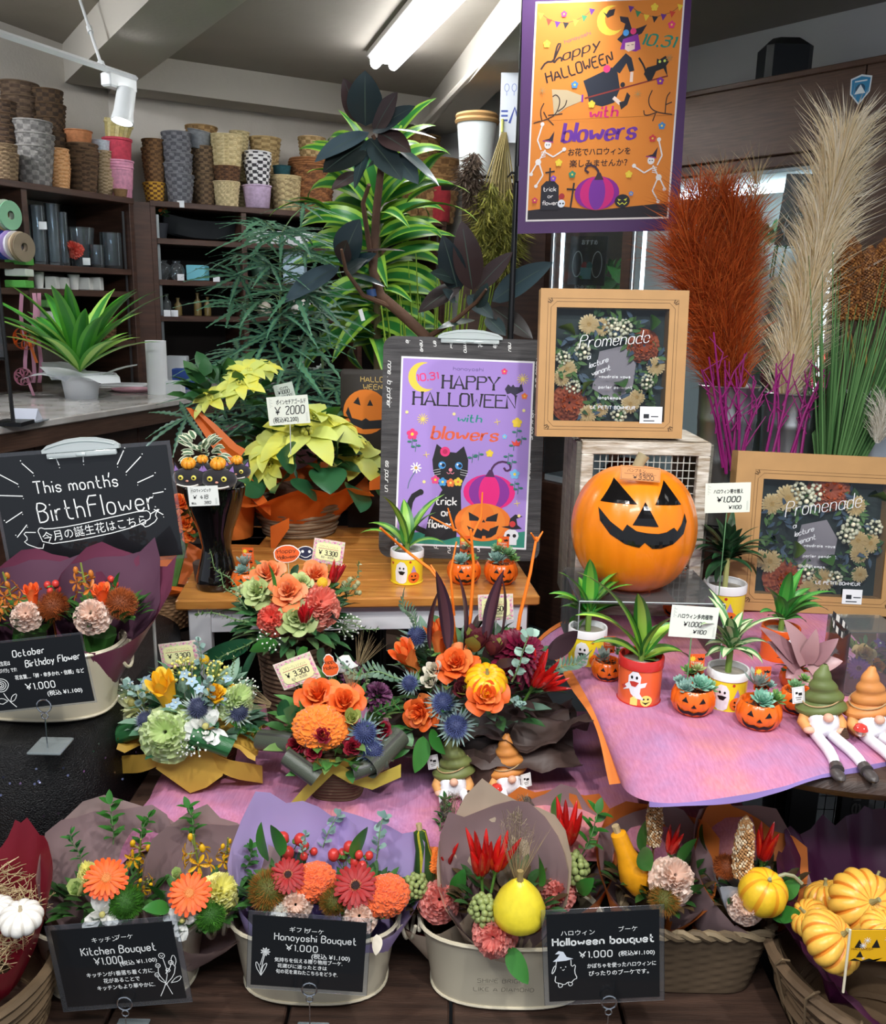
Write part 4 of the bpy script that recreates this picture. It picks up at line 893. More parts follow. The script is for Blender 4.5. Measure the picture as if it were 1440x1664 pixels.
bouquet('mauve and beige wrapped bouquet with a pear shaped pale yellow gourd', (.125, 1.305, .40), 822, 1440, 1.262, .092, pap(beige, mauve, 1.12), [
 ('yellow_gourd', GOU, 844, 1466, 92, dict(d=(-.02, -.15, 1), f=.014)), ('red_chilies', CHI, 782, 1418, 96, dict(d=(-.1, -.1, 1))), ('red_chilies', CHI2, 806, 1412, 88, dict(d=(.15, 0, 1))), ('dry_grass', GRS, 842, 1425, 96, dict(d=(.05, .15, 1))), ('dry_plume', DRY, 836, 1395, 84, dict(d=(0, .15, 1))), ('green_berries', BERG, 786, 1478, 60), ('pink_carnation', CARN_P, 802, 1522, 72, dict(f=.01)),
 ('leaf', BL2, 876, 1440, 62, dict(d=(.1, 0, 1))), ('leaf', BL2, 828, 1538, 62, dict(d=(.35, -.6, -.55), f=.01)), ('leaf', BL, 775, 1430, 50, dict(d=(-.1, .1, 1)))], 1.9, .68, 'halloween gourd bouquets', seed=17, corners=((.7, .2), (2.0, .5)), filler='4a3a24')
bouquet('orange and mauve wrapped bouquet behind, with upright chilies and green berries', (.215, 1.36, .40), 905, 1405, 1.355, .088, pap(oran, mauve, 1.12), [
 ('red_chilies', CHI, 918, 1372, 96, dict(d=(.05, 0, 1))), ('red_chilies', CHI2, 898, 1372, 60, dict(d=(-.2, 0, 1))), ('leaf', BL2, 902, 1338, 52, dict(d=(0, .1, 1))), ('leaf_sprig', RUS, 945, 1390, 84, dict(d=(.35, 0, 1))), ('leaf', BL, 862, 1340, 44, dict(d=(-.6, .1, .6))), ('green_berries', BERG, 932, 1410, 62), ('pink_carnation', CARN_P, 908, 1452, 56), ('leaf', BL, 940, 1450, 50, dict(d=(.2, -.4, .6))), ('dry_plume', DRY, 858, 1345, 60, dict(d=(-.2, .1, 1)))],
 2.0, .8, 'halloween gourd bouquets', seed=20, filler='4a3a24')
bouquet('mauve and orange wrapped bouquet with a long crookneck orange gourd and white carnation', (.36, 1.345, .44), 1072, 1420, 1.315, .092, pap(oran, mauve, 1.1), [
 ('orange_gourd', GOU_O, 1024, 1404, 116, dict(d=(-.42, .0, 1), st=(1, 1, 1), spin=0)), ('golden_millet', MIL, 1062, 1372, 90, dict(d=(-.02, .05, 1))), ('red_chilies', CHI, 1090, 1385, 66, dict(d=(.15, -.1, 1))), ('white_carnation', CARN_C, 1096, 1424, 72, dict(f=.008)), ('brown_pompom', BROWN, 1080, 1462, 56), ('leaf', BL, 1048, 1385, 60, dict(d=(-.2, .1, 1))), ('leaf', BL2, 1058, 1415, 60, dict(d=(-.4, -.1, .8))), ('leaf', BL, 1105, 1405, 56, dict(d=(.3, .1, .9))), ('leaf', BL, 1118, 1455, 44, dict(d=(.3, -.2, .6)))],
 1.75, .72, 'halloween gourd bouquets', seed=23, filler='4a3a24')
bouquet('mauve and orange wrapped bouquet with a striped ball gourd on curved stem', (.475, 1.34, .44), 1222, 1425, 1.325, .098, pap(mauve, oran, 1.12)[::-1], [
 ('golden_millet', MIL, 1205, 1424, 108, dict(d=(-.02, .0, 1))), ('red_chilies', CHI, 1240, 1395, 84, dict(d=(.1, -.05, 1))), ('ball_gourd', m_pumpkin('e8bc2c', 'e39a22', 8, 3, .95, '8a8a6a', '4f8a3a', .03, .1), 1240, 1450, 76, dict(f=.012, d=(.2, -.3, 1))), ('brown_pompom', BROWN2, 1180, 1408, 46), ('pale_carnation', CARN_C, 1212, 1474, 54), ('leaf', BL, 1150, 1385, 50, dict(d=(-.4, .1, .9))), ('leaf', BL2, 1268, 1460, 50, dict(d=(.4, -.2, .8))), ('leaf', BL, 1250, 1485, 56, dict(d=(.6, -.4, .3)))],
 1.8, .74, 'halloween gourd bouquets', seed=26, filler='4a3a24')
st_ = bpy.data.objects['wrapped_bouquet.008'] if 'wrapped_bouquet.008' in bpy.data.objects else None
if st_:
 mb = MB(); c = onsphere(1252, 1424, aty(1222, 1430, 1.325), .08); P = [c+Vector((x*.001, -.008, z*.001)) for x, z in ((0, -12), (3, -2), (10, 6), (20, 10), (34, 7), (46, -4), (48, -6))]; mb.tube(P, [.005, .0038, .0032, .003, .003, .0032, .0035], 7); part('curved_stem', mb, H('9a9a7a', .6), st_)
bouquet('plum wrapped birthday bouquet nearer the sign end, with spidery bronze orchids', (-.775, 1.50, .80), 60, 985, 1.49, .082, pap(plumc, plum_d, 1.12), [
 ('orange_rose', m_rosebud(('ee5a22', 'f27a3c'), 1), 52, 966, 44, dict(d=(0, -.2, 1))), ('brown_pompom', BROWN2, 86, 985, 56), ('pale_carnation', CARN_C, 42, 998, 48), ('orchid_spray', ORC_O, 18, 968, 72, dict(d=(-.2, -.2, 1))), ('orchid_spray', ORC_O, 6, 992, 60, dict(d=(-.3, -.4, .8))), ('berry_cluster', HYP, 84, 958, 40, dict(d=(0, 0, 1)))], 1.7, .75, 'plum wrapped birthday bouquets', seed=30, corners=((.7, .5), (2.4, .2)))
bouquet('plum wrapped birthday bouquet beside the orange tissue, carnation facing front', (-.645, 1.51, .80), 172, 980, 1.49, .080, pap(plumc, plum_d, 1.12)+[(oran, 2.6, 4.2, 1.16, -.3)], [
 ('orange_rose', m_rosebud(('ee5a22', 'f27a3c'), 1), 166, 966, 46, dict(d=(0, -.2, 1))), ('brown_pompom', BROWN2, 197, 980, 58), ('pale_carnation', CARN_C, 148, 998, 58), ('orchid_spray', ORC_O, 140, 960, 80, dict(d=(-.1, -.1, 1))), ('berry_cluster', HYP, 178, 948, 34, dict(d=(0, 0, 1))), ('leaf', BL, 188, 955, 28, dict(d=(.1, .1, 1)))], 1.7, .75, 'plum wrapped birthday bouquets', seed=33, corners=((.6, .7), (2.3, .2)))
board = mat('blackboard_card', C('15171a'), .35, coat=.6); sleeve = clear('clear_sleeve', (.92, .95, 1), .03, .08); chrome = mat('chrome_wire', C('c8ccd0'), .15, metal=1)
CH = mat('chalk_white', C('eef0ee'), .8)
def sign(name, label, TL, TR, BL, y, back=.0, pad=8, cat='sign', yR=0, card=None, pads=None):
 tl, tr, bl = aty(*TL, y+back), aty(*TR, y+back+yR), aty(*BL, y); X = tr-tl; Y = tl-bl; Wm = X.length; px = math.hypot(TR[0]-TL[0], TR[1]-TL[1]); s = Wm/px; Mf = frame(bl, X, Y); Hm = Y.length; t = thing(name, label, cat, tuple(bl+X*.5))
 mb = MB(); mb.box((Wm/2, Hm/2, -.0006), (Wm, Hm, .0010), Mf); part('card', mb, card or board, t, False)
 q = pad*s; pl, pr, pb, pt = pads or (1, 1, 1, 1); mb = MB(); mb.box((Wm/2+(pr-pl)*q/2, Hm/2+(pt-pb)*q/2, -.0014), (Wm+(pl+pr)*q, Hm+(pb+pt)*q, .0004), Mf);
 fr_ = [(-pl*q, -pb*q), (Wm+pr*q, -pb*q), (Wm+pr*q, Hm+pt*q), (-pl*q, Hm+pt*q)]; mb.tube([Mf @ Vector((a, b, -.001)) for a, b in fr_], .0005, 4, closed=True); part('clear_sleeve', mb, sleeve, t, False)
 A = Art(Mf @ Matrix.Diagonal((s, s, 1, 1)), .0004); return t, A, px, Hm/s, Mf, s
def ring_stand(t, x, y, yy, zb, base=(.05, .05), r=.0115, rod=True):
 p = aty(x, y, yy); mb = MB(); mb.tube([p+Vector((r*cos(a*PI/8), -.001, r*sin(a*PI/8))) for a in range(16)], .0013, 6, closed=True); mb.tube([p+Vector((r*.45*cos(a*PI/6), -.001, -r*1.5+r*.45*sin(a*PI/6))) for a in range(12)], .0011, 6, closed=True)
 mb.tube([p+Vector((0, -.001, -r*1.9)), Vector((p.x, p.y-.001, zb+.006))], .001, 6); part('ring_clip', mb, chrome, t)
 mb = MB(); mb.box((p.x, p.y+.01, zb+.0035), (base[0], base[1], .005), bev=.0015); part('stand_base', mb, clear('sign_base', (.55, .62, .64), .25, .1), t, False)
t, A, W_, H_, Mf, s = sign('blackboard_sign', 'black Kitchen Bouquet sign with chalk sprig drawing, priced at 1.000 yen', (106, 1513), (303, 1497), (110, 1637), 1.165, pad=9)
A.jp('キッチン', 62, H_-27, 11, CH).jp('ブーケ', 100, H_-25, 10.5, CH).txt('Kitchen Bouquet', 42, H_-50, 14, CH, 1.7, gap=2.1, fit=122)
A.txt('¥1.000', 60, H_-69, 13, CH, 1.6, gap=2.2, fit=46).jp('(税込 ¥1.100)', 100, H_-74, 10, CH, ang=.05, fit=62, bold=.2).jp('キッチンが1番落ち着く方に.', 42, H_-91, 9.6, CH, fit=112, bold=.2).jp('花があることで', 68, H_-104, 9.6, CH, fit=60, bold=.2).jp('キッチンもより華やかに.', 55, H_-117, 9.6, CH, fit=96, bold=.2)
for q in ([(157, 8), (168, 28), (176, 52), (172, 80)], [(177, 10), (170, 32), (160, 50), (162, 62)], [(168, 28), (185, 45), (190, 62)], [(172, 50), (181, 60), (184, 68)], [(172, 30), (160, 38), (158, 46)]): A.line(q, 1.2, CH)
for x, y, r in ((171, 84, 5), (184, 70, 4), (162, 66, 4), (158, 49, 4), (177, 56, 3.5)): A.line(circ(x, y, r, 10), 1.1, CH, closed=True).line([(x-2, y+1), (x, y-2), (x+2, y+1)], .9, CH)
for q in ([(189, 62), (184, 74), (190, 86), (194, 74), (189, 62)], [(178, 32), (188, 42), (198, 44), (192, 34), (178, 32)]): A.line(q, 1.1, CH)
A.done('chalk_lettering', t); ring_stand(t, 203, 1630, 1.158, .382)
t, A, W_, H_, Mf, s = sign('blackboard_sign', 'black Hanayoshi Bouquet sign with chalk daisy drawing, tilted down to the right', (414, 1487), (600, 1500), (407, 1600), 1.165, pad=7)
A.jp('ギフト', 60, H_-26, 11, CH).jp('ブーケ', 86, H_-27, 10.5, CH).txt('Hanayoshi Bouquet', 37, H_-43, 13, CH, 1.5, gap=2.1, fit=134)
A.txt('¥1.000', 56, H_-62, 11.5, CH, 1.5, gap=2.2, fit=52).jp('(税込 ¥1.100)', 98, H_-74, 11, CH, fit=64, bold=.2).jp('気持ちを伝える贈り物用ブーケ.', 38, H_-84, 9, CH, fit=112, bold=.2).jp('花選びに迷ったときは', 43, H_-95, 8.6, CH, fit=82, bold=.2).jp('旬の花を束ねたこちらをどうぞ.', 41, H_-106, 9, CH, fit=102, bold=.2)
for a in range(9): b = a*.7; A.line([(23, 66), (23+4*cos(b-.3), 66+4*sin(b-.3)), (23+9*cos(b), 66+9*sin(b)), (23+4*cos(b+.3), 66+4*sin(b+.3)), (23, 66)], 1, CH)
A.line([(22, 60), (18, 40), (17, 20)], 1.2, CH).line([(20, 60), (15, 40)], 1, CH)
for q in ([(17, 20), (8, 36), (8, 48), (14, 38), (17, 22)], [(17, 20), (24, 34), (27, 46), (20, 40), (17, 24)]): A.line(q, 1.1, CH)
A.done('chalk_lettering', t); ring_stand(t, 503, 1607, 1.158, .382)
t, A, W_, H_, Mf, s = sign('blackboard_sign', 'black Halloween bouquet sign with chalk witch ghost, rounded clear sleeve', (886, 1487), (1070, 1478), (893, 1628), 1.165, pad=8)
A.jp('ハロウィン', 22, H_-40, 11.5, CH).jp('ブーケ', 116, H_-37, 11, CH).txt('Halloween bouquet', 9, H_-59, 14, CH, 2.7, gap=2.2, fit=166).txt('¥1.000', 52, H_-84, 12, CH, 1.8, gap=2.2, fit=54).jp('(税込¥1.100)', 116, H_-83, 10.5, CH, bold=.25, fit=60)
A.jp('かぼちゃを使ったハロウィンに', 64, H_-104, 10, CH, bold=.25, fit=114).jp('ぴったりのブーケです。', 66, H_-119, 10.5, CH, bold=.25, fit=100)
A.poly([(8, 78), (15, 84), (20, 92), (12, 92), (18, 98), (26, 96), (31, 86), (42, 82), (30, 79), (18, 78)], 'dfe6ee').line([(14, 78), (12, 62), (5, 52), (8, 66), (14, 72)], 1.4, CH).line([(38, 80), (38, 66), (46, 72), (43, 56), (48, 44), (42, 42), (38, 36), (32, 38), (26, 32), (18, 36), (10, 38), (12, 50)], 1.4, CH)
A.disc(21, 66, 1.1, CH).disc(29, 67, 1.1, CH).line([(23, 62), (25, 60), (27, 63)], 1, CH); A.line([(16, 36), (16, 28), (22, 28), (23, 34)], 1.3, CH).line([(32, 37), (34, 29), (40, 32), (38, 38)], 1.3, CH)
A.done('chalk_lettering', t); ring_stand(t, 990, 1628, 1.158, .382)
t, A, W_, H_, Mf, s = sign('blackboard_sign', 'black October Birthday Flower sign with chalk rose, on the sequin table', (-24, 1051), (157, 1031), (-24, 1158), 1.335, pad=3)
A.txt('October', 67, H_-26, 11, CH, 1.5, gap=2.2, ang=.04, shear=.15, fit=52).txt('Birthday Flower', 84, H_-45, 11.5, CH, 1.5, gap=1.9, ang=.05, shear=.15, fit=90).jp('10月の誕生花は', 22, H_-38, 8.4, CH, bold=.2, fit=38).jp('「オレンジバラ」です!', 22, H_-50, 8, CH, bold=.2, fit=46)
A.jp('花言葉…「絆・幸多かれ・信頼」など', 62, H_-64, 8.4, CH, bold=.2, fit=114).txt('¥1.000', 76, H_-84, 11, CH, 1.5, gap=2.2, fit=48).jp('(税込 ¥1.100)', 108, H_-97, 9.5, CH, bold=.2, fit=58)
for r in (15, 10.5, 6.5, 3): A.line(chaikin([(36+r*cos(a)*(1+.12*(a % 2)), 44+r*sin(a)*.85) for a in range(6)], 1, True), 1.1, CH, closed=True)
A.line([(38, 30), (44, 16), (54, 4)], 1.2, CH).line([(46, 14), (54, 16), (60, 28), (50, 24), (46, 14)], 1, CH).line([(42, 16), (30, 10), (24, 20), (34, 22), (42, 16)], 1, CH)
A.done('chalk_lettering', t); ring_stand(t, 72, 1147, 1.328, BZ+.002, (.055, .055))
t = thing('square_basket', 'brown woven square basket holding the two rightmost gourd bouquets', 'basket', (.445, 1.345, .382)); mb = MB(); wm1 = H('5c4c3a', .7, var=.2); wm2 = H('7a6850', .7, var=.2)
weave(mb, (.445, 1.345, .382), .095, .122, .125, 15, 13, .014, 1, .72, 0, None, 5, False); part('woven_body', mb, [wm1, wm2], t)
mb = MB(); n = 90
for k in range(2): mb.tube([(.445+(.121+.004*sin(j*1.1+k*PI))*cos(2*PI*j/n)/((abs(cos(2*PI*j/n))**5+abs(sin(2*PI*j/n))**5)**.2), 1.345+.72*(.121+.004*sin(j*1.1+k*PI))*sin(2*PI*j/n)/((abs(cos(2*PI*j/n))**5+abs(sin(2*PI*j/n))**5)**.2), .508+.005*cos(j*1.1+k*PI)) for j in range(n)], .0062, 6, k, closed=True)
part('twisted_rim', mb, [H('8c7a5e', .7), H('6a5a44', .7)], t)
mb = MB(); crumpled_sheet(mb, (.515, 1.30, .500), .05, .028, 4, .01); part('plastic_liner', mb, clear('liner', (.85, .88, .95), .4, .2), t)
for x, y, nm in ((.365, 1.35, 'clear plastic vase around the crookneck gourd bouquet'), (.485, 1.335, 'clear plastic vase around the ball gourd bouquet')):
 mb = MB(); mb.lathe([(.001, .39), (.030, .39), (.042, .505), (.043, .507), (.040, .505), (.029, .393), (.001, .393)], 28, Matrix.Translation((x, y, 0))); solo('plastic_vase', mb, clear('clear_plastic', (.9, .92, .95), .08), nm, 'vase')
RB = (.775, 1.235, .285)
mb = MB(); mb.box((.80, 1.26, .14), (.50, .50, .28), bev=.004); solo('low_plinth', mb, H('1b1a1c', .6), 'dark low plinth under the striped pumpkin basket', 'plinth', smooth=False)
t = thing('pumpkin_basket', 'large brown coiled basket of striped pumpkins lined with purple tissue', 'basket', RB); mb = MB(); coil_basket(mb, RB, .15, .225, .22, 13, 3, seg=60, jit=.10); part('coiled_body', mb, H('6b5640', .75, var=.25, bump=.4), t)
mb = MB()
for k in range(20): a = k*PI/10+.1; P = [(RB[0]+(r+.008)*cos(a+.1*sin(z*30)), RB[1]+(r+.008)*sin(a+.1*sin(z*30)), RB[2]+z) for r, z in ((.155, .0), (.178, .07), (.20, .14), (.228, .215), (.225, .232), (.21, .225))]; mb.tube(P, .0022, 5)
part('binding_cane', mb, H('8a7458', .7), t)
mb = MB(); P = []; n = 90
for i in range(8):
 s = i/7; P.append([(RB[0]+(.10+.12*s+.010*crumple(j*.13, s*2, 3, 2)*s*3)*cos(2*PI*j/n), RB[1]+(.10+.12*s+.010*crumple(j*.13, s*2, 3, 2)*s*3)*sin(2*PI*j/n), RB[2]+.14+.09*s+(.05+.055*sin(2*PI*j/n))*s*s+.035*crumple(j*.22, s, 8, 2)*s) for j in range(n)])
mb.grid(P, 0, None, True); part('purple_tissue', mb, H('4c1a3c', .35, tl=.15), t)
PS = m_pumpkin('e8b44a', 'd8862c', 13, 2, .66, '8f8a5e', None, .075, .16)
for i, (px, py, s, y, lb) in enumerate(((1402, 1468, 106, 1.20, 'round orange striped pumpkin, largest on the top of the basket heap'), (1346, 1458, 74, 1.28, 'orange striped pumpkin leaning back left of the largest one'), (1350, 1530, 100, 1.12, 'orange striped pumpkin at the front beside the yellow card'), (1316, 1492, 64, 1.22, 'small striped pumpkin against the purple tissue at the basket rim'), (1422, 1440, 60, 1.29, 'striped pumpkin half hidden behind the largest one'), (1436, 1512, 70, 1.10, 'striped pumpkin showing above the yellow card edge'), (1480, 1520, 100, 1.15, 'striped pumpkin at the far right of the basket heap'))):
 p = aty(px, py, y); o = inst('striped_pumpkin', PS, None, aim(p, [(.1, -.75, .65), (-.2, .3, .9), (.55, -.35, .8), (-.6, -.1, .7), (.3, .4, .8), (.1, -.3, .9), (.2, -.3, .9)][i], psz(s, p)*.98, i)); tag(o, lb, 'pumpkin', 'striped pumpkins in the purple lined basket')
t, A, W_, H_, Mf, s = sign('yellow_card', 'yellow card printed with jack o lantern faces among the pumpkins', (1378, 1512), (1462, 1512), (1376, 1562), 1.05, card=H('efb41c', .4), pad=1)
for x in (10, 38, 62): A.poly([(x, 26), (x+14, 26), (x+7, 42)], '1a1612')
A.poly([(14, 8), (26, 8), (20, 20)], '1a1612').poly([(4, 2), (12, 6), (24, 1), (36, 6), (48, 1), (58, 7), (46, -0), (30, -0)], '1a1612').star(30, 40, 6, CH).star(24, 30, 6, CH, 10).star(64, 42, 6, CH).star(26, 6, 3, CH).txt('HALLOWEEN', 6, 22, 4, '8a5a10', .6).done('print', t)
mb = MB(); mb.tube([Mf @ Vector((0, -.05, 0)), Mf @ Vector((0, .05, 0))], .0018, 6); part('card_stick', mb, H('e8dcc0', .5), t)
LB = (-.742, 1.17, .33)
mb = MB(); mb.box((-.76, 1.18, .16), (.36, .36, .325), bev=.004); solo('low_plinth', mb, H('39434e', .6), 'grey low plinth under the straw filled basket', 'plinth', smooth=False)
t = thing('straw_basket', 'brown coiled basket with straw and burgundy paper at the lower left', 'basket', LB); mb = MB(); coil_basket(mb, LB, .11, .15, .17, 11, 5, seg=48, jit=.08); part('coiled_body', mb, H('6e5a42', .75, var=.25, bump=.4), t)
mb = MB(); n = 60; P = []
for i in range(7):
 s = i/6; P.append([(LB[0]+(.08+.070*s)*cos(2*PI*j/n), LB[1]+(.08+.085*s)*sin(2*PI*j/n), LB[2]+.12+.055*s+(.075+.07*sin(2*PI*j/n+.2))*s*s+.03*crumple(j*.3, s, 2, 2)*s) for j in range(n)])
mb.grid(P, 0, None, True); part('burgundy_paper', mb, H('7a1626', .35, tl=.15), t)
mb = MB(); g = random.Random(4)
for k in range(800):
 a = g.uniform(0, 6.28); r = .115*math.sqrt(g.random()); p = Vector((LB[0]+r*cos(a), LB[1]+.02+r*sin(a), LB[2]+.175+g.uniform(-.01, .03)+.03*(sin(a)+1)*r/.11)); d = Vector((g.uniform(-1, 1), g.uniform(-1, 1), g.uniform(-.2, .6)))*.03; q = Vector((g.uniform(-1, 1), g.uniform(-1, 1), g.uniform(-.5, .5)))*.01
 mb.tube([p-d, p+q, p+d], .0006, 3, k % 2, cap=False)
part('straw', mb, [H('c8b48c', .7), H('a8946a', .7)], t, kind='stuff')
WP = m_pumpkin('e6e2da', 'd2ccc2', 10, 6, .62, 'b8a88a', None, .06, .12)
for px, py, s, y, lb in ((34, 1492, 66, 1.12, 'white mini pumpkin nestled in straw at the left edge'), (-4, 1478, 50, 1.16, 'white mini pumpkin partly cut by the picture edge')):
 p = aty(px, py, y); tag(inst('white_pumpkin', WP, None, aim(p, (.1, -.2, 1), psz(s, p), 1)), lb, 'pumpkin', 'white pumpkins in the straw basket')
def bx2(t, name, c, rb, rt_, h, n, m, seed=0, sx=1, sy=1, sq=0, **k):
 mb = MB(); coil_basket(mb, c, rb, rt_, h, n, seed, sx, sy, 44, sq=sq, **k); return part(name, mb, m, t)
def filler(t, c, R, n, cols, seed=0, L=.05, W=.02, up_=.4, zlo=-.2, name='leaf_filler'):
 mb = MB(); g = random.Random(seed)
 for k in range(n):
  a = g.uniform(0, 6.28); z = g.uniform(zlo, .9); r = math.sqrt(1-z*z) if abs(z) < 1 else 0; d = Vector((r*cos(a), r*sin(a), z)); p = c+d*R*g.uniform(.55, .85)
  mb.leaf(p, d+Vector((g.uniform(-.6, .6), g.uniform(-.6, .6), up_)), Vector((g.uniform(-.5, .5), g.uniform(-.5, .5), 1)), L*g.uniform(.6, 1.3), W, .5, .12, k % len(cols), seg=4)
 return part(name, mb, [H(c_, .5) for c_ in cols], t, kind='stuff')
floral = H('e9b6c4', .6)
def price_card(par, TL, TR, BL, y, price, nm='price_card'):
 tl, tr, bl = aty(*TL, y), aty(*TR, y), aty(*BL, y); X = tr-tl; Y = tl-bl; px = math.hypot(TR[0]-TL[0], TR[1]-TL[1]); s = X.length/px; h = Y.length/s; Mf = frame(bl, X, Y)
 mb = MB(); mb.box((X.length/2, Y.length/2, -.0008), (X.length, Y.length, .0012), Mf); p_ = part(nm, mb, H('e6d7c8', .5), par, False); A = Art(Mf @ Matrix.Diagonal((s, s, 1, 1)), .0002); g = random.Random(5)
 for k in range(90):
  a = 2*PI*k/90; x = px/2+px*.44*max(-1, min(1, 1.35*cos(a)))+g.uniform(-1.5, 1.5); y_ = h/2+h*.42*max(-1, min(1, 1.35*sin(a)))+g.uniform(-1.5, 1.5); A.disc(x, y_, g.uniform(1, 2.2), ('e79bb4', 'f0bcc8', 'cf7fae', 'c8d8a0')[k % 4], n=6)
 A.poly([(px/2+px*.40*max(-1, min(1, 1.25*cos(t_*PI/12))), h/2+h*.36*max(-1, min(1, 1.25*sin(t_*PI/12)))) for t_ in range(24)], 'f0efb4')
 A.jp('フラワーアレンジメント', px*.18, h*.66, h*.13, '9a8a5a', fit=px*.62).rect(px*.16, h*.61, px*.66, h*.02, 'b04a5a').txt('¥ '+price, px*.2, h*.36, h*.19, '3a3630', h*.035, fit=px*.6).txt('8.0 - 8.000', px*.3, h*.23, h*.08, '7a7468', h*.015, fit=px*.4); A.done('print', p_)
 a = Mf @ Vector((X.length*.5, 0, -.002)); mb = MB(); mb.tube([a+Vector((0, .002, 0)), a+Vector((0, .01, -.07))], .0011, 5); part('card_stick', mb, H('d8dcd8', .3), par)
 return Mf
def pick(par, px, py, y, w_, shape, c, txt_, tc, seed=0, tilt=.15):
 p = aty(px, py, y); s = zc(p)/F; Mf = frame(p, (1, 0, tilt), (-tilt, 0, 1)) @ Matrix.Diagonal((s, s, 1, 1)); pts = shape
 mb = MB(); mb.poly(pts, -.001, .0006, M=Mf); pk = part('halloween_pick', mb, H('efeae4', .6), par, False); A = Art(Mf, .0007); q = [(x*.92, y_*.92) for x, y_ in pts]; A.poly(q, c)
 for i, l in enumerate(txt_.split('|')):
  if l: A.txt(l, 0, 1-i*10 if '|' in txt_ else -3, 7, tc, .9, fit=w_*.7, center=False) if False else A.txt(l, -w_*.36, 2-i*10, 6.5, tc, .9, fit=w_*.72)
 if not txt_: A.disc(-w_*.15, 3, w_*.07, tc).disc(w_*.18, 3, w_*.07, tc).line([(-w_*.25, -4), (0, -8), (w_*.28, -2)], 1.4, tc)
 A.done('print', pk); mb = MB(); mb.tube([Mf @ Vector((0, -w_*.4, -.002)), Mf @ Vector((0, -w_*.4, -.002))+Vector((0, .01, -.06))], .0012, 5); part('pick_stick', mb, H('d8c8a0', .6), par)
PKS = [(22*cos(a*PI/10)*(1+.05*cos(a*PI/2)), 15*sin(a*PI/10)) for a in range(20)]
GHS = [(-14, -12), (-13, 4), (-8, 13), (2, 15), (12, 12), (14, 0), (20, -10), (8, -11), (0, -14)]
PEAR = [(x*.9, y-2) for x, y in [(-16, -8), (-10, -17), (0, -19), (10, -17), (16, -8), (15, 0), (9, 7), (9, 14), (3, 20), (-3, 20), (-9, 14), (-9, 7), (-15, 0)]]
ROSE_O = m_rose(('ec6a2a', 'f58a46'), 1); ROSE_P = m_rose(('f08a52', 'f4a070'), 2); ROSE_Y = m_rosebud(('f0b41c', 'f7c83a'), 2); ROSE_YO = m_rose(('f0b41c', 'f7c83a'), 4, .7); ROSE_B = m_rose(('7c0f24', '9a1a30'), 3, .8); ROSE_OB = m_rosebud(('ee6426', 'f68a44'), 3)
TH = m_thistle(1, '4e5a8c', '343c62', '8aa09a'); TH2 = m_thistle(2, '4a4f6e', '343a54', '9aaaa0'); CRA = m_ball('dfb52a'); STARF = m_hydr('a8c4d8'); GANT = m_rose(('b6c884', 'c8d69a'), 6, 1.1); DAH = m_dahlia('7a0f35', '64102c'); SCA = m_scabiosa('4a1a3c', 1)
CARN_K = m_carnation(('ee6a5a', 'f48a78'), 6); CARN_K2 = m_carnation(('f08a78', 'f6a896'), 7); BAND = m_band('2c6238', '1f4a2a'); BAND2 = m_band('4a4f44', '3a3a38'); LEU = m_succ('5a1f28', '7a7a34', 8, 20, tip=.7, lay=.5, wd=.30); LEU2 = m_succ('a8b060', 'c8c880', 9, 16, tip=.6, lay=.5, wd=.3)
FERN = m_sprig('5a7a66', '6f907a', 3, 12, 1.0, .085, .34, pinn=True, droop=.2); WAX = m_sprig('4a6a3a', 'a8b08a', 4, 12, .9, .06, .12); BB = m_berries('f0f0ea', 26, 4, .035, .42, '8aa07a'); RED_G = m_chili(9, 7, 'b01a20', '8a1218', .6); BTL = bigleaf('2a5a38', .8); BER2 = m_berries('a8a87a', 10, 5, .11, .4)
TISS = paper('dcb04a', .35, .6); TISS2 = paper('e6cf5a', .35, .55)
cA_ = Vector((-.455, 1.545, .622)); t = thing('flower_arrangement', 'yellow and white flower arrangement with blue thistles in brown basket', 'flower arrangement', cA_, 'flower arrangements in baskets'); dkb = H('4a2f26', .8, var=.25, bump=.4)
bx2(t, 'basket', cA_, .056, .080, .088, 13, dkb, 1, 1, .8)
mb = MB(); crumpled_sheet(mb, cA_+Vector((0, -.01, .090)), .125, .075, 3, .035, lift=-.03)
for sx_ in (-1, 1): mb.grid([[cA_+Vector((sx_*(.03+.10*i/8)+.0, -.065-.02*sin(i*.5), .09-.012*i*(.35 if sx_ < 0 else .5)+.02*crumple(i*.12, j*.2, 5, 1)-.028*j/3+.0)) for j in range(4)] for i in range(9)])
mb.grid([[cA_+Vector((.0+.075*u-.01*v, -.075-.012*v, .085-.085*v*(1-abs(u-.3)*.7))) for u in (-.6, -.2, .2, .6, 1)] for v in (0, .33, .66, 1)]); part('yellow_paper', mb, TISS, t)
c = Vector((-.455, 1.55, .722)); filler(t, c, .115, 170, ('3a6a4a', '5d8a6a', '7f9f8a'), 2)
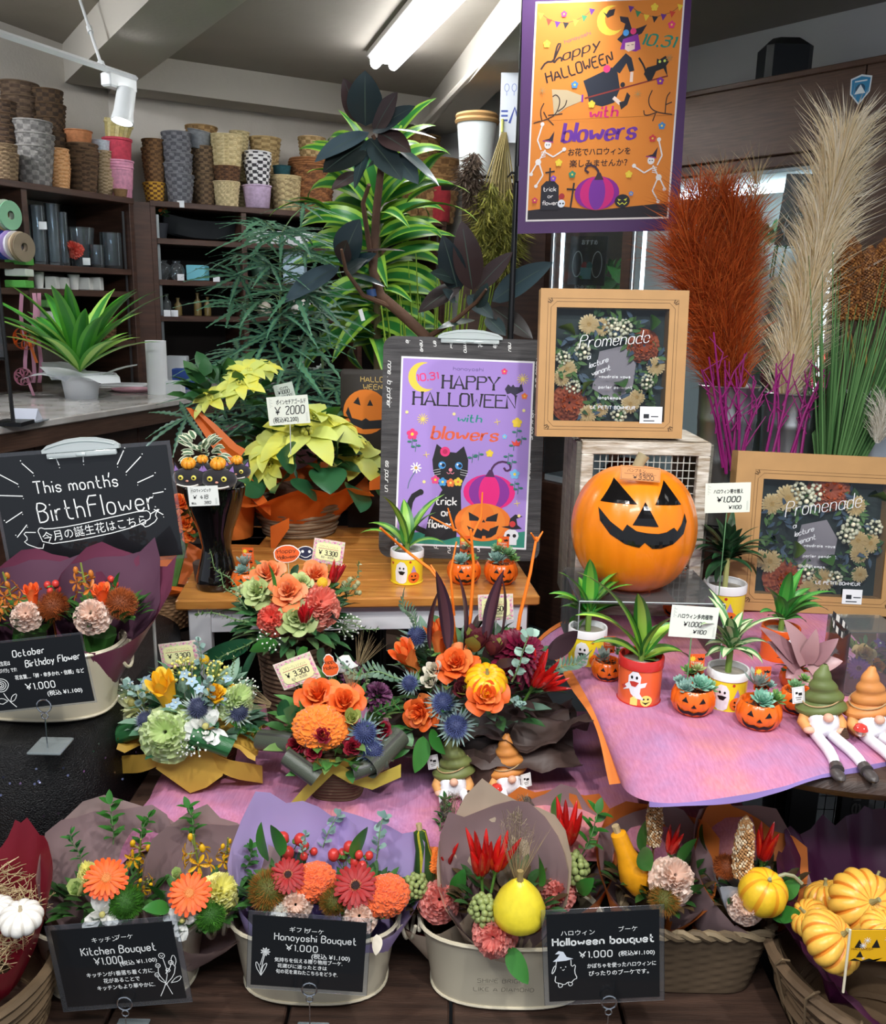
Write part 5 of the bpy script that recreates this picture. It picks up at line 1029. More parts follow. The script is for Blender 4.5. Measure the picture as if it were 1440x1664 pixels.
dome(t, c, .118, [('yellow_rose', ROSE_Y, 268, 1122, 84, dict(d=(-.15, -.35, 1), st=(.95, .95, 1), f=.02)), ('yellow_rose', ROSE_YO, 350, 1126, 54, dict(d=(.1, -.4, 1), f=.02)), ('pale_yellow_lisianthus', LIS_Y, 214, 1142, 86), ('green_carnation', CARN_G, 270, 1190, 90, dict(cam=1.6, f=.01)), ('green_carnation', CARN_G, 386, 1136, 62), ('white_lisianthus', LIS_W, 334, 1180, 74, dict(d=(.3, -.8, .7), f=.01)),
 ('thistle', TH2, 237, 1170, 56), ('thistle', TH2, 388, 1156, 60), ('thistle', TH2, 322, 1150, 66), ('craspedia', CRA, 332, 1072, 17, dict(d=(.1, 0, 1), f=-.02)), ('craspedia', CRA, 376, 1118, 15, dict(d=(.1, 0, 1))), ('rolled_leaf', BAND, 202, 1192, 70, dict(d=(-.3, -.6, .5), spin=.5)), ('rolled_leaf', BAND, 344, 1204, 70, dict(d=(.2, -.7, .4), spin=2.7)), ('baby_breath', BB, 318, 1205, 56), ('baby_breath', BB, 200, 1120, 46), ('baby_breath', BB, 398, 1120, 50), ('baby_breath', BB, 300, 1210, 44), ('berry_spray', m_berries('d9d070', 26, 6, .05, .42, '8a9a4a'), 300, 1088, 52), ('berry_spray', m_berries('d9d070', 26, 6, .05, .42, '8a9a4a'), 352, 1092, 44)]
 + [('blue_flower', STARF, x, y, s_) for x, y, s_ in ((238, 1105, 24), (252, 1120, 22), (300, 1096, 24), (312, 1108, 24), (276, 1150, 24), (286, 1142, 22), (346, 1142, 24), (358, 1138, 26), (226, 1118, 20), (324, 1120, 22), (370, 1104, 20), (210, 1112, 20))] + [('eucalyptus', EUC, 236, 1150, 60, dict(d=(-.3, -.3, 1))), ('eucalyptus', EUC, 336, 1150, 60, dict(d=(.3, -.3, 1))), ('eucalyptus', EUC, 325, 1086, 52, dict(d=(.1, 0, 1))), ('leaf_sprig', WAX, 376, 1100, 40, dict(d=(.2, 0, 1)))])
price_card(t, (262, 1047), (322, 1040), (265, 1086), 1.585, '3.300')
cB_ = Vector((-.185, 1.495, .622)); t = thing('flower_arrangement', 'orange rose arrangement with small burgundy roses and rolled dark leaves', 'flower arrangement', cB_, 'flower arrangements in baskets'); brb = H('5a4230', .8, var=.25, bump=.4)
bx2(t, 'basket', cB_, .044, .062, .078, 11, brb, 2, 1, 1, sq=3.2)
mb = MB()
def strip(mb, pts, w_):
 P = [Vector(p) for p in pts]; mb.grid([[p+Vector((0, -.004, w_*.5)), p-Vector((0, .004, w_*.5))] for i, p in enumerate(P)])
o = cB_; strip(mb, [o+Vector(v) for v in ((-.075, -.085, .005), (-.05, -.08, .035), (-.02, -.075, .065), (0, -.07, .085))], .028); strip(mb, [o+Vector(v) for v in ((0, -.07, .085), (.03, -.075, .07), (.07, -.07, .055), (.12, -.06, .075))], .026); mb.lathe([(.062, .07), (.075, .10)], 20, Matrix.Translation(o)); part('yellow_ribbon', mb, TISS2, t)
c = Vector((-.185, 1.50, .722)); filler(t, c, .115, 170, ('3a6a34', '4a7f3a', '6a8a4a'), 5)
dome(t, c, .112, [('orange_rose', ROSE_O, 517, 1130, 84), ('orange_rose', ROSE_O, 560, 1142, 80), ('orange_cockscomb', CEL2, 520, 1180, 92, dict(st=(1, .8, .9), cam=1.2, spin=0)), ('burgundy_rose', ROSE_B, 480, 1210, 42), ('burgundy_rose', ROSE_B, 509, 1220, 42), ('burgundy_rose', ROSE_B, 524, 1194, 40, dict(f=.02)), ('burgundy_rose', ROSE_B, 573, 1213, 44), ('thistle', TH, 592, 1190, 76), ('thistle', TH, 606, 1220, 72), ('scabiosa', SCA, 574, 1098, 54), ('scabiosa', SCA, 612, 1134, 60), ('red_dianthus', ROSE_B, 622, 1186, 44),
 ('rolled_leaf', BAND2, 452, 1206, 76, dict(d=(-.4, -.6, .3), spin=.2)), ('rolled_leaf', BAND2, 490, 1246, 66, dict(d=(-.1, -.8, .2), spin=2.6, f=.02)), ('rolled_leaf', BAND2, 624, 1222, 86, dict(d=(.6, -.5, .2), spin=.3)), ('rolled_leaf', BAND2, 600, 1246, 60, dict(d=(.3, -.8, 0), spin=.2)), ('green_protea', LEU2, 570, 1168, 50), ('leaf', BTL, 482, 1168, 40), ('leaf', BTL, 470, 1160, 36, dict(d=(-.5, -.4, .8))), ('leaf', BL2, 546, 1218, 40, dict(d=(.2, -.7, .3))), ('leaf_sprig', RUS, 434, 1190, 52, dict(d=(-.8, -.2, .2))), ('leaf', BL2, 560, 1232, 44, dict(d=(.6, -.6, 0))),
 ('dry_wheat', GRS, 584, 1080, 60, dict(d=(.4, .1, 1))), ('dry_wheat', GRS, 440, 1146, 50, dict(d=(-1, 0, .3))), ('leaf_sprig', WAX, 590, 1122, 50, dict(d=(.3, 0, 1))), ('fern_leaf', RUS2, 606, 1160, 50, dict(d=(.7, -.2, .5))), ('brown_grass', GRS, 570, 1120, 50, dict(d=(.1, 0, 1)))])
price_card(t, (446, 1080), (506, 1058), (462, 1122), 1.50, '3.300'); pick(t, 536, 1080, 1.52, 30, PEAR, 'e8642c', 'Happy|Hallow', '4a1f10', tilt=.2); pick(t, 560, 1079, 1.535, 30, GHS, 'eeeef0', '', '4a4a50', tilt=.35)
cC_ = Vector((-.305, 1.745, .622)); t = thing('flower_arrangement', 'coral rose arrangement with green blooms in the tall brown basket', 'flower arrangement', cC_, 'flower arrangements in baskets')
bx2(t, 'basket', cC_, .050, .075, .195, 18, brb, 4)
c = Vector((-.305, 1.74, .872)); filler(t, c, .115, 190, ('2f5a34', '3f7040', '5a7a4a'), 8, zlo=-.5)
dome(t, c, .118, [('coral_rose', ROSE_P, 436, 932, 66), ('coral_rose', ROSE_P, 468, 960, 68, dict(f=.01)), ('coral_rose', ROSE_P, 512, 934, 62), ('green_bloom', GANT, 418, 960, 58), ('green_bloom', GANT, 480, 1004, 66), ('green_bloom', GANT, 490, 946, 40), ('coral_carnation', CARN_K, 442, 1004, 54), ('coral_carnation', CARN_K2, 520, 980, 74), ('craspedia', CRA, 524, 947, 19, dict(d=(0, -.5, 1), f=.03)), ('red_ginger', RED_G, 494, 1010, 60, dict(d=(.1, -.4, 1), f=.02)), ('red_ginger', RED_G, 540, 945, 60, dict(d=(.3, 0, 1))), ('green_berries', BER2, 570, 958, 40, dict(d=(.5, 0, 1))), ('green_berries', BER2, 400, 962, 34, dict(d=(-.4, 0, 1))),
 ('leaf', BTL, 526, 1052, 62, dict(d=(.1, -.5, -.5))), ('leaf', BTL, 560, 1058, 58, dict(d=(.4, -.4, -.6))), ('leaf', BL2, 500, 1052, 50, dict(d=(-.2, -.6, -.3))), ('leaf', BL2, 452, 1046, 50, dict(d=(-.9, -.4, .0))), ('leaf', bigleaf('24553a', .36), 410, 1040, 96, dict(d=(-.9, -.1, -.4))), ('leaf', bigleaf('24553a', .36), 420, 1052, 90, dict(d=(-.5, -.2, -.9))), ('eucalyptus_leaf', bigleaf('5a8078', .9), 538, 1004, 30), ('wax_sprig', WAX, 402, 990, 84, dict(d=(-.6, -.1, .8))), ('wax_sprig', WAX, 390, 960, 84, dict(d=(-.8, 0, .9))), ('wax_sprig', WAX, 405, 1010, 88, dict(d=(-1, -.2, .25))), ('wax_sprig', WAX, 412, 1042, 80, dict(d=(-1, -.3, -.5))), ('wax_sprig', WAX, 560, 1010, 60, dict(d=(.8, -.3, -.1))), ('wax_sprig', WAX, 552, 966, 66, dict(d=(.6, 0, .8))), ('grass_blade', bigleaf('4f8f3a', .12), 448, 968, 66, dict(d=(0, -.2, 1))), ('baby_breath', BB, 566, 1018, 50), ('baby_breath', BB, 440, 1036, 50)])
price_card(t, (512, 874), (562, 882), (506, 912), 1.77, '3.300'); pick(t, 466, 900, 1.76, 42, PKS, 'e8642c', 'Happy|Halloween', '4a1f10', tilt=.12); pick(t, 497, 899, 1.78, 34, [(x*.7, y*.8) for x, y in PKS], '2a2c48', '', 'f0f0f0', tilt=0)
cD_ = Vector((.06, 1.60, .622)); t = thing('flower_arrangement', 'large orange rose arrangement with orange branches and burgundy dahlia', 'flower arrangement', cD_, 'flower arrangements in baskets'); choc = paper('4a3a35', .12, .5)
mb = MB(); mb.lathe([(.001, 0), (.07, 0), (.095, .09), (.09, .1), (.001, .1)], 28, Matrix.Translation(cD_)); part('bowl', mb, H('2a211e', .6), t)
mb = MB(); crumpled_sheet(mb, cD_+Vector((.02, -.02, .082)), .18, .11, 11, .06, 26, -.03); crumpled_sheet(mb, cD_+Vector((.05, .0, .095)), .17, .12, 17, .07, 26, .02)
mb.grid([[cD_+Vector((-.02+.11*u, -.112-.01*v+.01*sin(u*9), .085-.085*v+.012*sin(u*12))) for u in (0, .25, .5, .75, 1)] for v in (0, .3, .6, .9)]); part('brown_paper', mb, choc, t)
c = Vector((.055, 1.61, .765)); filler(t, c, .155, 230, ('2c5a2e', '3f6a3a', '3a2a2a', '5a7a66'), 12, .06, .024)
DLF = bigleaf('3c2a30', .42); TI = bigleaf('34202c', .20, 0, '4f3038')
dome(t, c, .158, [('orange_rose', ROSE_OB, 713, 1034, 66, dict(d=(-.1, -.2, 1))), ('orange_rose', ROSE_OB, 662, 1068, 70, dict(d=(-.5, -.3, 1))), ('orange_rose', ROSE_O, 741, 1078, 78), ('orange_rose', ROSE_O, 790, 1128, 78, dict(f=.03)), ('orange_rose', ROSE_O, 682, 1158, 70, dict(d=(-.5, -.9, .3))), ('mini_pumpkin', m_pumpkin('f0b418', 'e09a14', 12, 5, .7, '8a8450', None, .06, .12), 790, 1108, 68, dict(d=(.05, -.45, 1), f=.01)), ('burgundy_dahlia', DAH, 843, 1064, 104, dict(cam=1)), ('thistle', TH, 678, 1034, 62), ('thistle', TH, 666, 1110, 50), ('thistle', TH, 720, 1142, 68), ('thistle', TH, 741, 1180, 76, dict(f=.01)),
 ('red_chilies', CHI, 868, 1112, 84, dict(d=(.35, -.3, .9))), ('red_chilies', CHI2, 880, 1116, 66, dict(d=(.8, -.3, .6))), ('fern_leaf', FERN, 655, 1104, 96, dict(d=(-1, -.1, .25), spin=0)), ('fern_leaf', FERN, 682, 1030, 66, dict(d=(-.5, .1, 1), spin=0)), ('fern_leaf', FERN, 880, 1096, 74, dict(d=(1, .1, .35), spin=0)), ('eucalyptus', m_sprig('8aa89a', '9ab8a8', 6, 7, 1.0, .2, .17, rnd_=True), 832, 1108, 96, dict(d=(.25, -.3, 1), f=.04)), ('eucalyptus', EUC, 832, 1142, 44), ('dark_leaf', DLF, 886, 1070, 76, dict(d=(.8, -.1, .75))), ('dark_leaf', DLF, 806, 1080, 40, dict(d=(.6, -.4, .3))), ('red_protea', LEU, 772, 1052, 84, dict(d=(.1, -.1, 1))), ('red_protea', LEU, 752, 1120, 60), ('red_protea', LEU, 800, 1060, 66, dict(d=(.2, 0, 1))),
 ('leaf', BL2, 670, 1190, 60, dict(d=(-.6, -.5, -.5))), ('leaf', BL2, 688, 1196, 60, dict(d=(-.1, -.6, -.8))), ('leaf', BL, 662, 1182, 56, dict(d=(-.9, -.3, -.3))), ('leaf', BL, 700, 1185, 50, dict(d=(.3, -.7, -.4))), ('white_bud', m_rosebud(('e8e0cc', 'f0ead8'), 5), 706, 1090, 44), ('white_bud', m_rosebud(('e8e0cc', 'f0ead8'), 5), 700, 1108, 40)] + [('ti_leaf', TI, x, y, s_, dict(d=d_)) for x, y, s_, d_ in ((700, 1060, 110, (-.05, .2, 1)), (728, 1060, 140, (-.06, .2, 1)), (752, 1060, 130, (.1, .2, 1)), (790, 1050, 130, (.1, .3, 1)), (812, 1040, 110, (.2, .3, 1)))])
ob = H('f07a1e', .5);
for br in (([(752, 1080), (765, 1000), (770, 920), (765, 860)], [(765, 885), (742, 862), (700, 840)], [(768, 870), (782, 840), (784, 800)], [(738, 862), (728, 826)]), ([(745, 1085), (735, 1000), (720, 950), (700, 925), (660, 895), (618, 858)], [(738, 1000), (732, 930), (742, 880)], [(722, 952), (700, 918)]), ([(838, 1050), (845, 1000), (862, 930), (872, 872)], [(872, 880), (863, 866)], [(872, 880), (882, 864)])):
 mb = MB()
 for i, b_ in enumerate(br): P = [aty(x, y, 1.60+.04*sin(x*.05)) for x, y in b_]; n_ = len(P); mb.tube(P, [(.0042 if i == 0 else .0026)*(1-.45*j/(n_-1)) for j in range(n_)], 7)
 part('orange_branch', mb, ob, t)
price_card(t, (777, 967), (834, 965), (778, 1009), 1.62, '5.500'); a = aty(806, 1010, 1.625); mb = MB(); mb.tube([a, a+Vector((0, .01, -.12))], .0012, 5); part('clear_rod', mb, clear('rod', (1, 1, 1), .3), t)
def gnome(c, rot, label, hat, legs, prop, tagged=0, sc_=1.0):
 t = thing('garden_gnome', label, 'gnome figurine', (0, 0, 0), 'sitting clay gnomes'); skin = H('e0ae94', .5); wt = H('eeeef2', .45, bump=.3, bs=70); coat_ = H('d69a5a', .6); bt = H('4a4443', .4)
 T = Matrix.Identity(4)
 mb = MB(); mb.lathe([(.001, 0), (.024, .001), (.030, .010), (.029, .026), (.022, .042), (.012, .050)], 24, T, sy=.85); part('body', mb, coat_, t)
 def bf(a, i, z): return 1+.13*sin(a*6+i*2.1)*sin(i*1.7+a*2)
 mb = MB(); mb.sphere((0, -.018, .027), .026, (1, .72, 1.0), 30, 16, fn=bf); part('beard', mb, wt, t)
 mb = MB(); mb.sphere((0, -.037, .044), .0085, (1, .9, .9), 14, 10); part('nose', mb, skin, t)
 hm = H(hat, .5, var=.1); mb = MB(); g = random.Random(3); P = []; n = 26
 for i in range(26):
  s = i/25; r = (.031*(1-s)**.95+.0045)*(1+.22*abs(sin(s*4.3*PI))) if s < .97 else .003; z = .038+.085*s; ox = .005*sin(s*6); oy = .004*sin(s*5+1)
  P.append([(ox+r*cos(2*PI*j/n)*(1 if s > .1 else 1.05), oy+r*sin(2*PI*j/n)*.9, z+(.004*cos(2*PI*j/n)*(1-s))-.004*(1-s)*sin(2*PI*j/n)) for j in range(n)])
 P.insert(0, [(x*.8, y*.8, z+.004) for x, y, z in P[0]]); mb.grid(P, 0, None, True); part('hat', mb, hm, t)
 for s in (-1, 1): mb = MB(); mb.tube([(s*.024, -.004, .036), (s*.031, -.014, .024), (s*.027, -.027, .018)], [.010, .010, .008], 10); mb.sphere((s*.026, -.030, .018), .0078, (1.2, 1, .8), 10, 8, mi=1); part('arm', mb, [coat_, skin], t)
 for s, lp in zip((-1, 1), legs):
  mb = MB(); mb.tube(chaikin3([Vector(p) for p in lp]), [.0085, .009, .009, .009, .009, .0085, .008, .007][:len(chaikin3([Vector(p) for p in lp]))], 12); part('leg', mb, wt, t)
  e = Vector(lp[-1]); d = (e-Vector(lp[-2])).normalized(); f_ = Vector((.25*s, -1, -.3)); mb = MB(); mb.tube([e-d*.006, e+d*.006], [.0098, .0105], 12); mb.sphere(e+d*.006+f_*.009, .011, (.95, 1.7, .7), 14, 8); part('boot', mb, bt, t)
 if prop == 'cone': mb = MB(); [mb.sphere((.028, -.040, .014+.0028*k), .0082-.0011*k, (1, 1, .42), 10, 5) for k in range(6)]; part('pine_cone', mb, H('4f3626', .7), t)
 else: mb = MB(); mb.lathe([(.001, .0), (.003, .0), (.0028, .012)], 10, Matrix.Translation((-.030, -.036, .016))); mb.lathe([(.0115, .027), (.009, .034), (.001, .038)], 16, Matrix.Translation((-.030, -.036, 0)), 1); [mb.sphere((-.030+.008*cos(a), -.036+.008*sin(a), .0325), .0018, (1, 1, 1), 6, 4, mi=2) for a in (3.6, 4.7, 5.8, 2.5)]; part('toadstool', mb, [H('efe6d8', .5), H('cf3a32', .4), wt], t)
 mb = MB(); mb.tube([(.030*cos(a*PI/12)*1.0, .028*sin(a*PI/12), .062+.010*sin(a*PI/12+1.2)+.002) for a in range(24)], .0011, 5, closed=True); part('hat_cord', mb, H('b89a70', .8), t)
 if tagged:
  Mf = frame((.022, -.036, .022) if tagged > 0 else (-.046, .0, .05), (1, .1, .15), (-.15, 0, 1)); mb = MB(); mb.box((.010, .014, 0), (.021, .029, .0008), Mf); p_ = part('price_tag', mb, H('f2f2f0', .5), t, False)
  A = Art(Mf @ Matrix.Diagonal((.001, .001, 1, 1)), .0005); A.line([(1.5, 1.5), (18.5, 1.5), (18.5, 26.5), (1.5, 26.5)], .4, '30302e', 0, closed=True).rect(5, 16, 4, 4, '1a1a1a').rect(10, 13, 6, 5, '1a1a1a').rect(5, 9, 10, 1.4, '55534f').rect(6, 5.5, 8, 1.2, '55534f').done('print', p_)
 t.location = c; t.rotation_euler = (0, 0, rot); t.scale = (sc_,)*3; return t
def chaikin3(P):
 q = [P[0]]
 for i in range(len(P)-1): q += [P[i].lerp(P[i+1], .3), P[i].lerp(P[i+1], .7)]
 return (q+[P[-1]])[:8]
bent = [[(-.014, -.014, .010), (-.020, -.040, .022), (-.018, -.052, .008), (-.016, -.060, .010)], [(.014, -.014, .010), (.022, -.040, .022), (.026, -.054, .008), (.022, -.062, .010)]]
hang = [[(-.013, -.020, .008), (-.014, -.055, .011), (-.013, -.095, .011), (-.018, -.132, .006)], [(.013, -.020, .008), (.016, -.055, .011), (.024, -.095, .011), (.026, -.130, .006)]]
p = onz(735, 1296, TZ+.004); gnome((p.x, p.y+.012, TZ+.006), .05, 'sitting gnome with green hat holding a pine cone below the big arrangement', '6d7540', bent, 'cone', -1, .96)
p = onz(822, 1292, TZ+.004); gnome((p.x, p.y+.014, TZ+.006), .25, 'sitting gnome with orange hat, toadstool and price tag on the pink cloth', 'cf8742', bent, 'mush', 1, .94)
p = onz(1340, 1205, RZ+.004); gnome((p.x, p.y+.03, RZ+.006), -.05, 'gnome with green hat dangling legs over the round table edge', '66733f', hang, 'cone', -1, 1.02)
p = onz(1412, 1208, RZ+.004); gnome((p.x+.005, p.y+.03, RZ+.006), .1, 'gnome with orange hat dangling legs at the right picture edge', 'd28a4a', hang, 'mush', 0, 1.02)
def pleaf(t, base, d, L, W, c, c2=None, droop=.6, name='leaf', seed=0, fold=.12, seg=9, n=(0, 0, 1), pw=.8, wave=0, rough=.35):
 mb = MB(); mb.leaf(base, d, n, L, W, droop, fold, 0, 1 if c2 else None, seg, pw=pw, wave=wave); return part(name, mb, [H(c, rough), H(c2 or c, rough)], t)
def clipcell(P, k, v, keep_less):
 out = []
 for i in range(len(P)):
  a, b = P[i], P[(i+1) % len(P)]; ia = (a[k] <= v) == keep_less; ib = (b[k] <= v) == keep_less
  if ia: out.append(a)
  if ia != ib: t_ = (v-a[k])/(b[k]-a[k]); out.append((a[0]+(b[0]-a[0])*t_, a[1]+(b[1]-a[1])*t_))
 return out
def decal(mb, pts, surf, mi=0, cell=.1):   # print a flat outline on a curved surface
 x0, x1 = min(p[0] for p in pts), max(p[0] for p in pts); y0, y1 = min(p[1] for p in pts), max(p[1] for p in pts); nx, ny = max(1, int((x1-x0)/cell)+1), max(1, int((y1-y0)/cell)+1)
 for i in range(nx):
  q = clipcell(clipcell(pts, 0, x0+(x1-x0)*i/nx, False) if i else pts, 0, x0+(x1-x0)*(i+1)/nx, True)
  for j in range(ny):
   r = clipcell(q, 1, y0+(y1-y0)*j/ny, False) if j else q
   r = clipcell(r, 1, y0+(y1-y0)*(j+1)/ny, True)
   if len(r) > 2: o = len(mb.v); mb.v.extend([tuple(surf(*a)) for a in r]); mb.f.append(tuple(range(o, o+len(r)))); mb.m.append(mi)
blk = H('120f0e', .4)
SUC = [m_succ('7f9f96', '9ab8ac', 1), m_succ('6f9a6a', '8fb888', 2), m_succ('8a9a92', 'a8b4ac', 3, 22, .8, lay=.7, wd=.16), m_succ('7ab09a', '9acab4', 4, 40), m_succ('5f8a4a', '8ab05a', 5, 26), m_succ('a0ac70', 'b8c088', 6, 20)]
def m_bowl():
 mb = MB(); fn = lambda a, i, z: 1-.045*(1-abs(sin(a*6))**.6)
 mb.lathe([(.001, 0), (.24, .0), (.30, .02), (.43, .14), (.49, .30), (.48, .46), (.42, .60), (.39, .63), (.36, .61), (.34, .52), (.001, .50)], 96, fn=fn); return mesh_of(mb, [mat('orange_ceramic', C('ea6a1c'), .25, coat=.3, var=.04)], 'bowl')
BOWL = m_bowl()
def brad(z):
 P = [(0, .24), (.02, .30), (.14, .43), (.30, .49), (.46, .48), (.60, .42), (.7, .38)]
 for (a, r), (b, q) in zip(P, P[1:]):
  if z <= b: return r+(q-r)*(z-a)/(b-a)
 return .38
def m_face():
 mb = MB(); sf = lambda x, z: (x, -math.sqrt(max(.0, (brad(z)+.008)**2-x*x)), z)
 for P in ([(-.24, .44), (-.10, .42), (-.16, .54)], [(.12, .42), (.26, .44), (.20, .54)], [(-.04, .32), (.08, .32), (.02, .40)], [(-.34, .34), (-.26, .24), (-.18, .21), (-.08, .24), (.02, .19), (.12, .24), (.22, .21), (.28, .25), (.34, .34), (.29, .20), (.2, .12), (.1, .15), (.0, .10), (-.1, .15), (-.2, .12), (-.3, .20)]): decal(mb, P, sf, 0, .08)
 return mesh_of(mb, [blk], 'face', False)
FACE = m_face()
def pumpkin_bowl(px, py, wpx, z, label, plants, pickh=1, yaw=0, tag_=True):
 p = onz(px, py, z); c = Vector((p.x, p.y+wpx*.5*zc(p)/F, z)); s = psz(wpx, c)*1.02; t = thing('pumpkin_bowl', label, 'plant pot', tuple(c), 'small pumpkin bowls of succulents')
 v = (c-CAM); ya = math.atan2(-v.x, v.y)*.9+yaw; M = Matrix.Translation(c) @ Matrix.Rotation(ya, 4, 'Z') @ Matrix.Diagonal((s, s, s, 1)); inst('bowl', BOWL, t, M); inst('face', FACE, t, M)
 mb = MB(); g = random.Random(int(px)); [mb.sphere(c+Vector((g.uniform(-.26, .26), g.uniform(-.26, .26), .52))*s, .035*s, (1, 1, .7), 6, 4) for k in range(40)]; part('pebbles', mb, H('6a4a34', .8), t, kind='stuff')
 for k, sz, x, y, h in plants: q = c+Vector((x, y, .62+h))*s; inst('rosette', SUC[k], t, aim(q, Vector((x*1.2, -.35+y, 1)), sz*s, g.uniform(0, 6)))
 if pickh:
  mb = MB(); Mf = frame(c+Vector((-.12, .12, .80))*s, (1, 0, .03), (0, -.05, 1)) @ Matrix.Diagonal((s, s, 1, 1)); mb.box((.17, .27, 0), (.34, .54, .0012), Mf, bev=.0004); pk = part('halloween_pick', mb, H('e8612a', .4), t, False)
  A = Art(Mf, .0008); A.disc(.08, .43, .055, 'f2d03a').star(.08, .43, .08, 'f2d03a', 8, .01); A.poly([(.18, .46), (.23, .44), (.26, .47), (.29, .44), (.33, .46), (.30, .39), (.26, .40), (.21, .39)], '201a16')
  for k in range(4): A.txt(('Happy', 'Hallo', 'ween', '')[k], .05, .32-.09*k, .06, ('e8d8c8', 'e8d8c8', 'e8d8c8')[k % 3], .009, fit=.22) if k < 3 else 0
  A.poly([(.03, .04), (.03, .10), (.08, .06), (.12, .10), (.14, .04)], '201a16').poly([(.2, .04), (.24, .12), (.3, .05)], '201a16').done('print', pk)
  mb = MB(); mb.tube([c+Vector((.05, .12, .5))*s, c+Vector((.05, .12, .85))*s], .025*s, 6); part('pick_stick', mb, H('e8d8c0', .6), t)
 return t
pumpkin_bowl(396, 968, 52, SZ, 'pumpkin bowl of grey succulents on the stand behind the coral arrangement', [(2, .7, -.05, 0, .25), (0, .55, -.1, -.15, .05), (4, .4, .25, -.1, .0)])
pumpkin_bowl(754, 955, 56, SZ, 'pumpkin bowl of succulents on the stand, left of two beside the orange branches', [(0, .6, -.1, -.1, .05), (2, .5, .0, .1, .35), (4, .5, .2, .05, .05), (5, .35, .1, -.1, .5)], 1, .2)
pumpkin_bowl(815, 956, 56, SZ, 'pumpkin bowl of succulents at the right front corner of the stand', [(0, .65, -.12, -.05, .1), (1, .6, .16, .05, .25), (4, .5, .3, .0, .1), (1, .5, -.1, .1, .35)], 1, .1)
def mug(px, py, wpx, z, label, body='f0d830', rim='eeeef0', art='ghost', h=1.0, plant=None, yaw=0):
 p = onz(px, py, z); c = Vector((p.x, p.y+wpx*.5*zc(p)/F, z)); s = psz(wpx, c); t = thing('ghost_mug_pot', label, 'plant pot', tuple(c), 'ceramic halloween pots with dracaena'); v = c-CAM; M = Matrix.Translation(c) @ Matrix.Rotation(math.atan2(-v.x, v.y)+yaw, 4, 'Z') @ Matrix.Diagonal((s, s, s*h, 1))
 mb = MB(); mb.lathe([(.001, 0), (.44, 0), (.47, .02), (.48, .5), (.48, .80)], 40, M); part('pot_body', mb, mat('glaze_'+body, C(body), .2, coat=.4), t)
 mb = MB(); mb.lathe([(.48, .78), (.505, .80), (.505, .99), (.49, 1.01), (.45, 1.0), (.44, .85), (.001, .84)], 40, M); part('pot_rim', mb, H(rim, .25, coat=.4), t); mb = MB(); mb.lathe([(.47, 0), (.49, .02), (.49, .05), (.475, .06)], 40, M); part('base_ring', mb, H(rim if rim != 'eeeef0' else body, .25, coat=.4), t)
 mb = MB(); mb.lathe([(.44, .86), (.001, .88)], 24, M); part('soil', mb, H('8a8478', .9), t)
 mb = MB(); ms = [H('eceef2', .25, coat=.3), blk, H('e8702a', .3), H('c03a30', .4), H('4a9a5a', .4), H('b090c8', .4), H('f2e27a', .4)]
 def sf(o): return lambda x, z: M @ Vector((x, -math.sqrt(max(.0, (.482+o)**2-x*x)), z))
 D = lambda P, mi, o=.006: decal(mb, P, sf(o), mi, .1)
 gx = -.16 if art == 'ghost' else .0
 G_ = [(gx-.16, .12), (gx-.18, .40), (gx-.14, .62), (gx-.04, .72), (gx+.08, .70), (gx+.16, .58), (gx+.18, .40), (gx+.14, .12), (gx+.06, .06), (gx-.06, .06)] if art == 'ghost' else [(x, y-.22) for x, y in ((-.10, .62), (-.24, .56), (-.23, .66), (-.13, .75), (-.13, .90), (-.04, 1.0), (.08, 1.0), (.15, .90), (.14, .76), (.27, .79), (.24, .69), (.15, .66), (.14, .54), (.24, .40), (.04, .44), (-.06, .52))]
 D(G_, 0); ey = .52 if art == 'ghost' else .66
 for dx in (-.05, .06): D(circ(gx+dx, ey, .026, 8, .036), 1, .012)
 D([(gx-.10, ey-.10), (gx, ey-.08), (gx+.11, ey-.10), (gx+.04, ey-.20), (gx-.05, ey-.19)], 1 if art == 'ghost' else 3, .012)
 if art == 'ghost': D(circ(.20, .24, .17, 14, .17), 2); D(circ(.15, .29, .025, 6, .03), 1, .012); D(circ(.25, .29, .025, 6, .03), 1, .012); D([(.10, .2), (.2, .14), (.3, .2), (.2, .20)], 1, .012); D([(.12, .40), (.28, .40), (.20, .62)], 5); D([(-.46, .66), (-.38, .68), (-.40, .60)], 3); D(circ(.1, .72, .04, 5), 3)
 else: D([(-.06, .06), (-.06, .2), (.02, .26), (.10, .2), (.10, .06)], 6); D(circ(.27, .17, .11, 14, .12), 6); D([(.19, .15), (.27, .09), (.35, .15), (.27, .13)], 1, .012); D(circ(.23, .21, .02, 6), 1, .012); D(circ(.31, .21, .02, 6), 1, .012); D([(-.30, .42), (-.24, .44), (-.22, .50), (-.2, .44), (-.15, .42), (-.2, .39), (-.24, .35), (-.25, .39)], 3)
 part('ghost_print', mb, ms, t, False)
 if plant: plant(t, M @ Vector((0, 0, .86)), s)
 return t
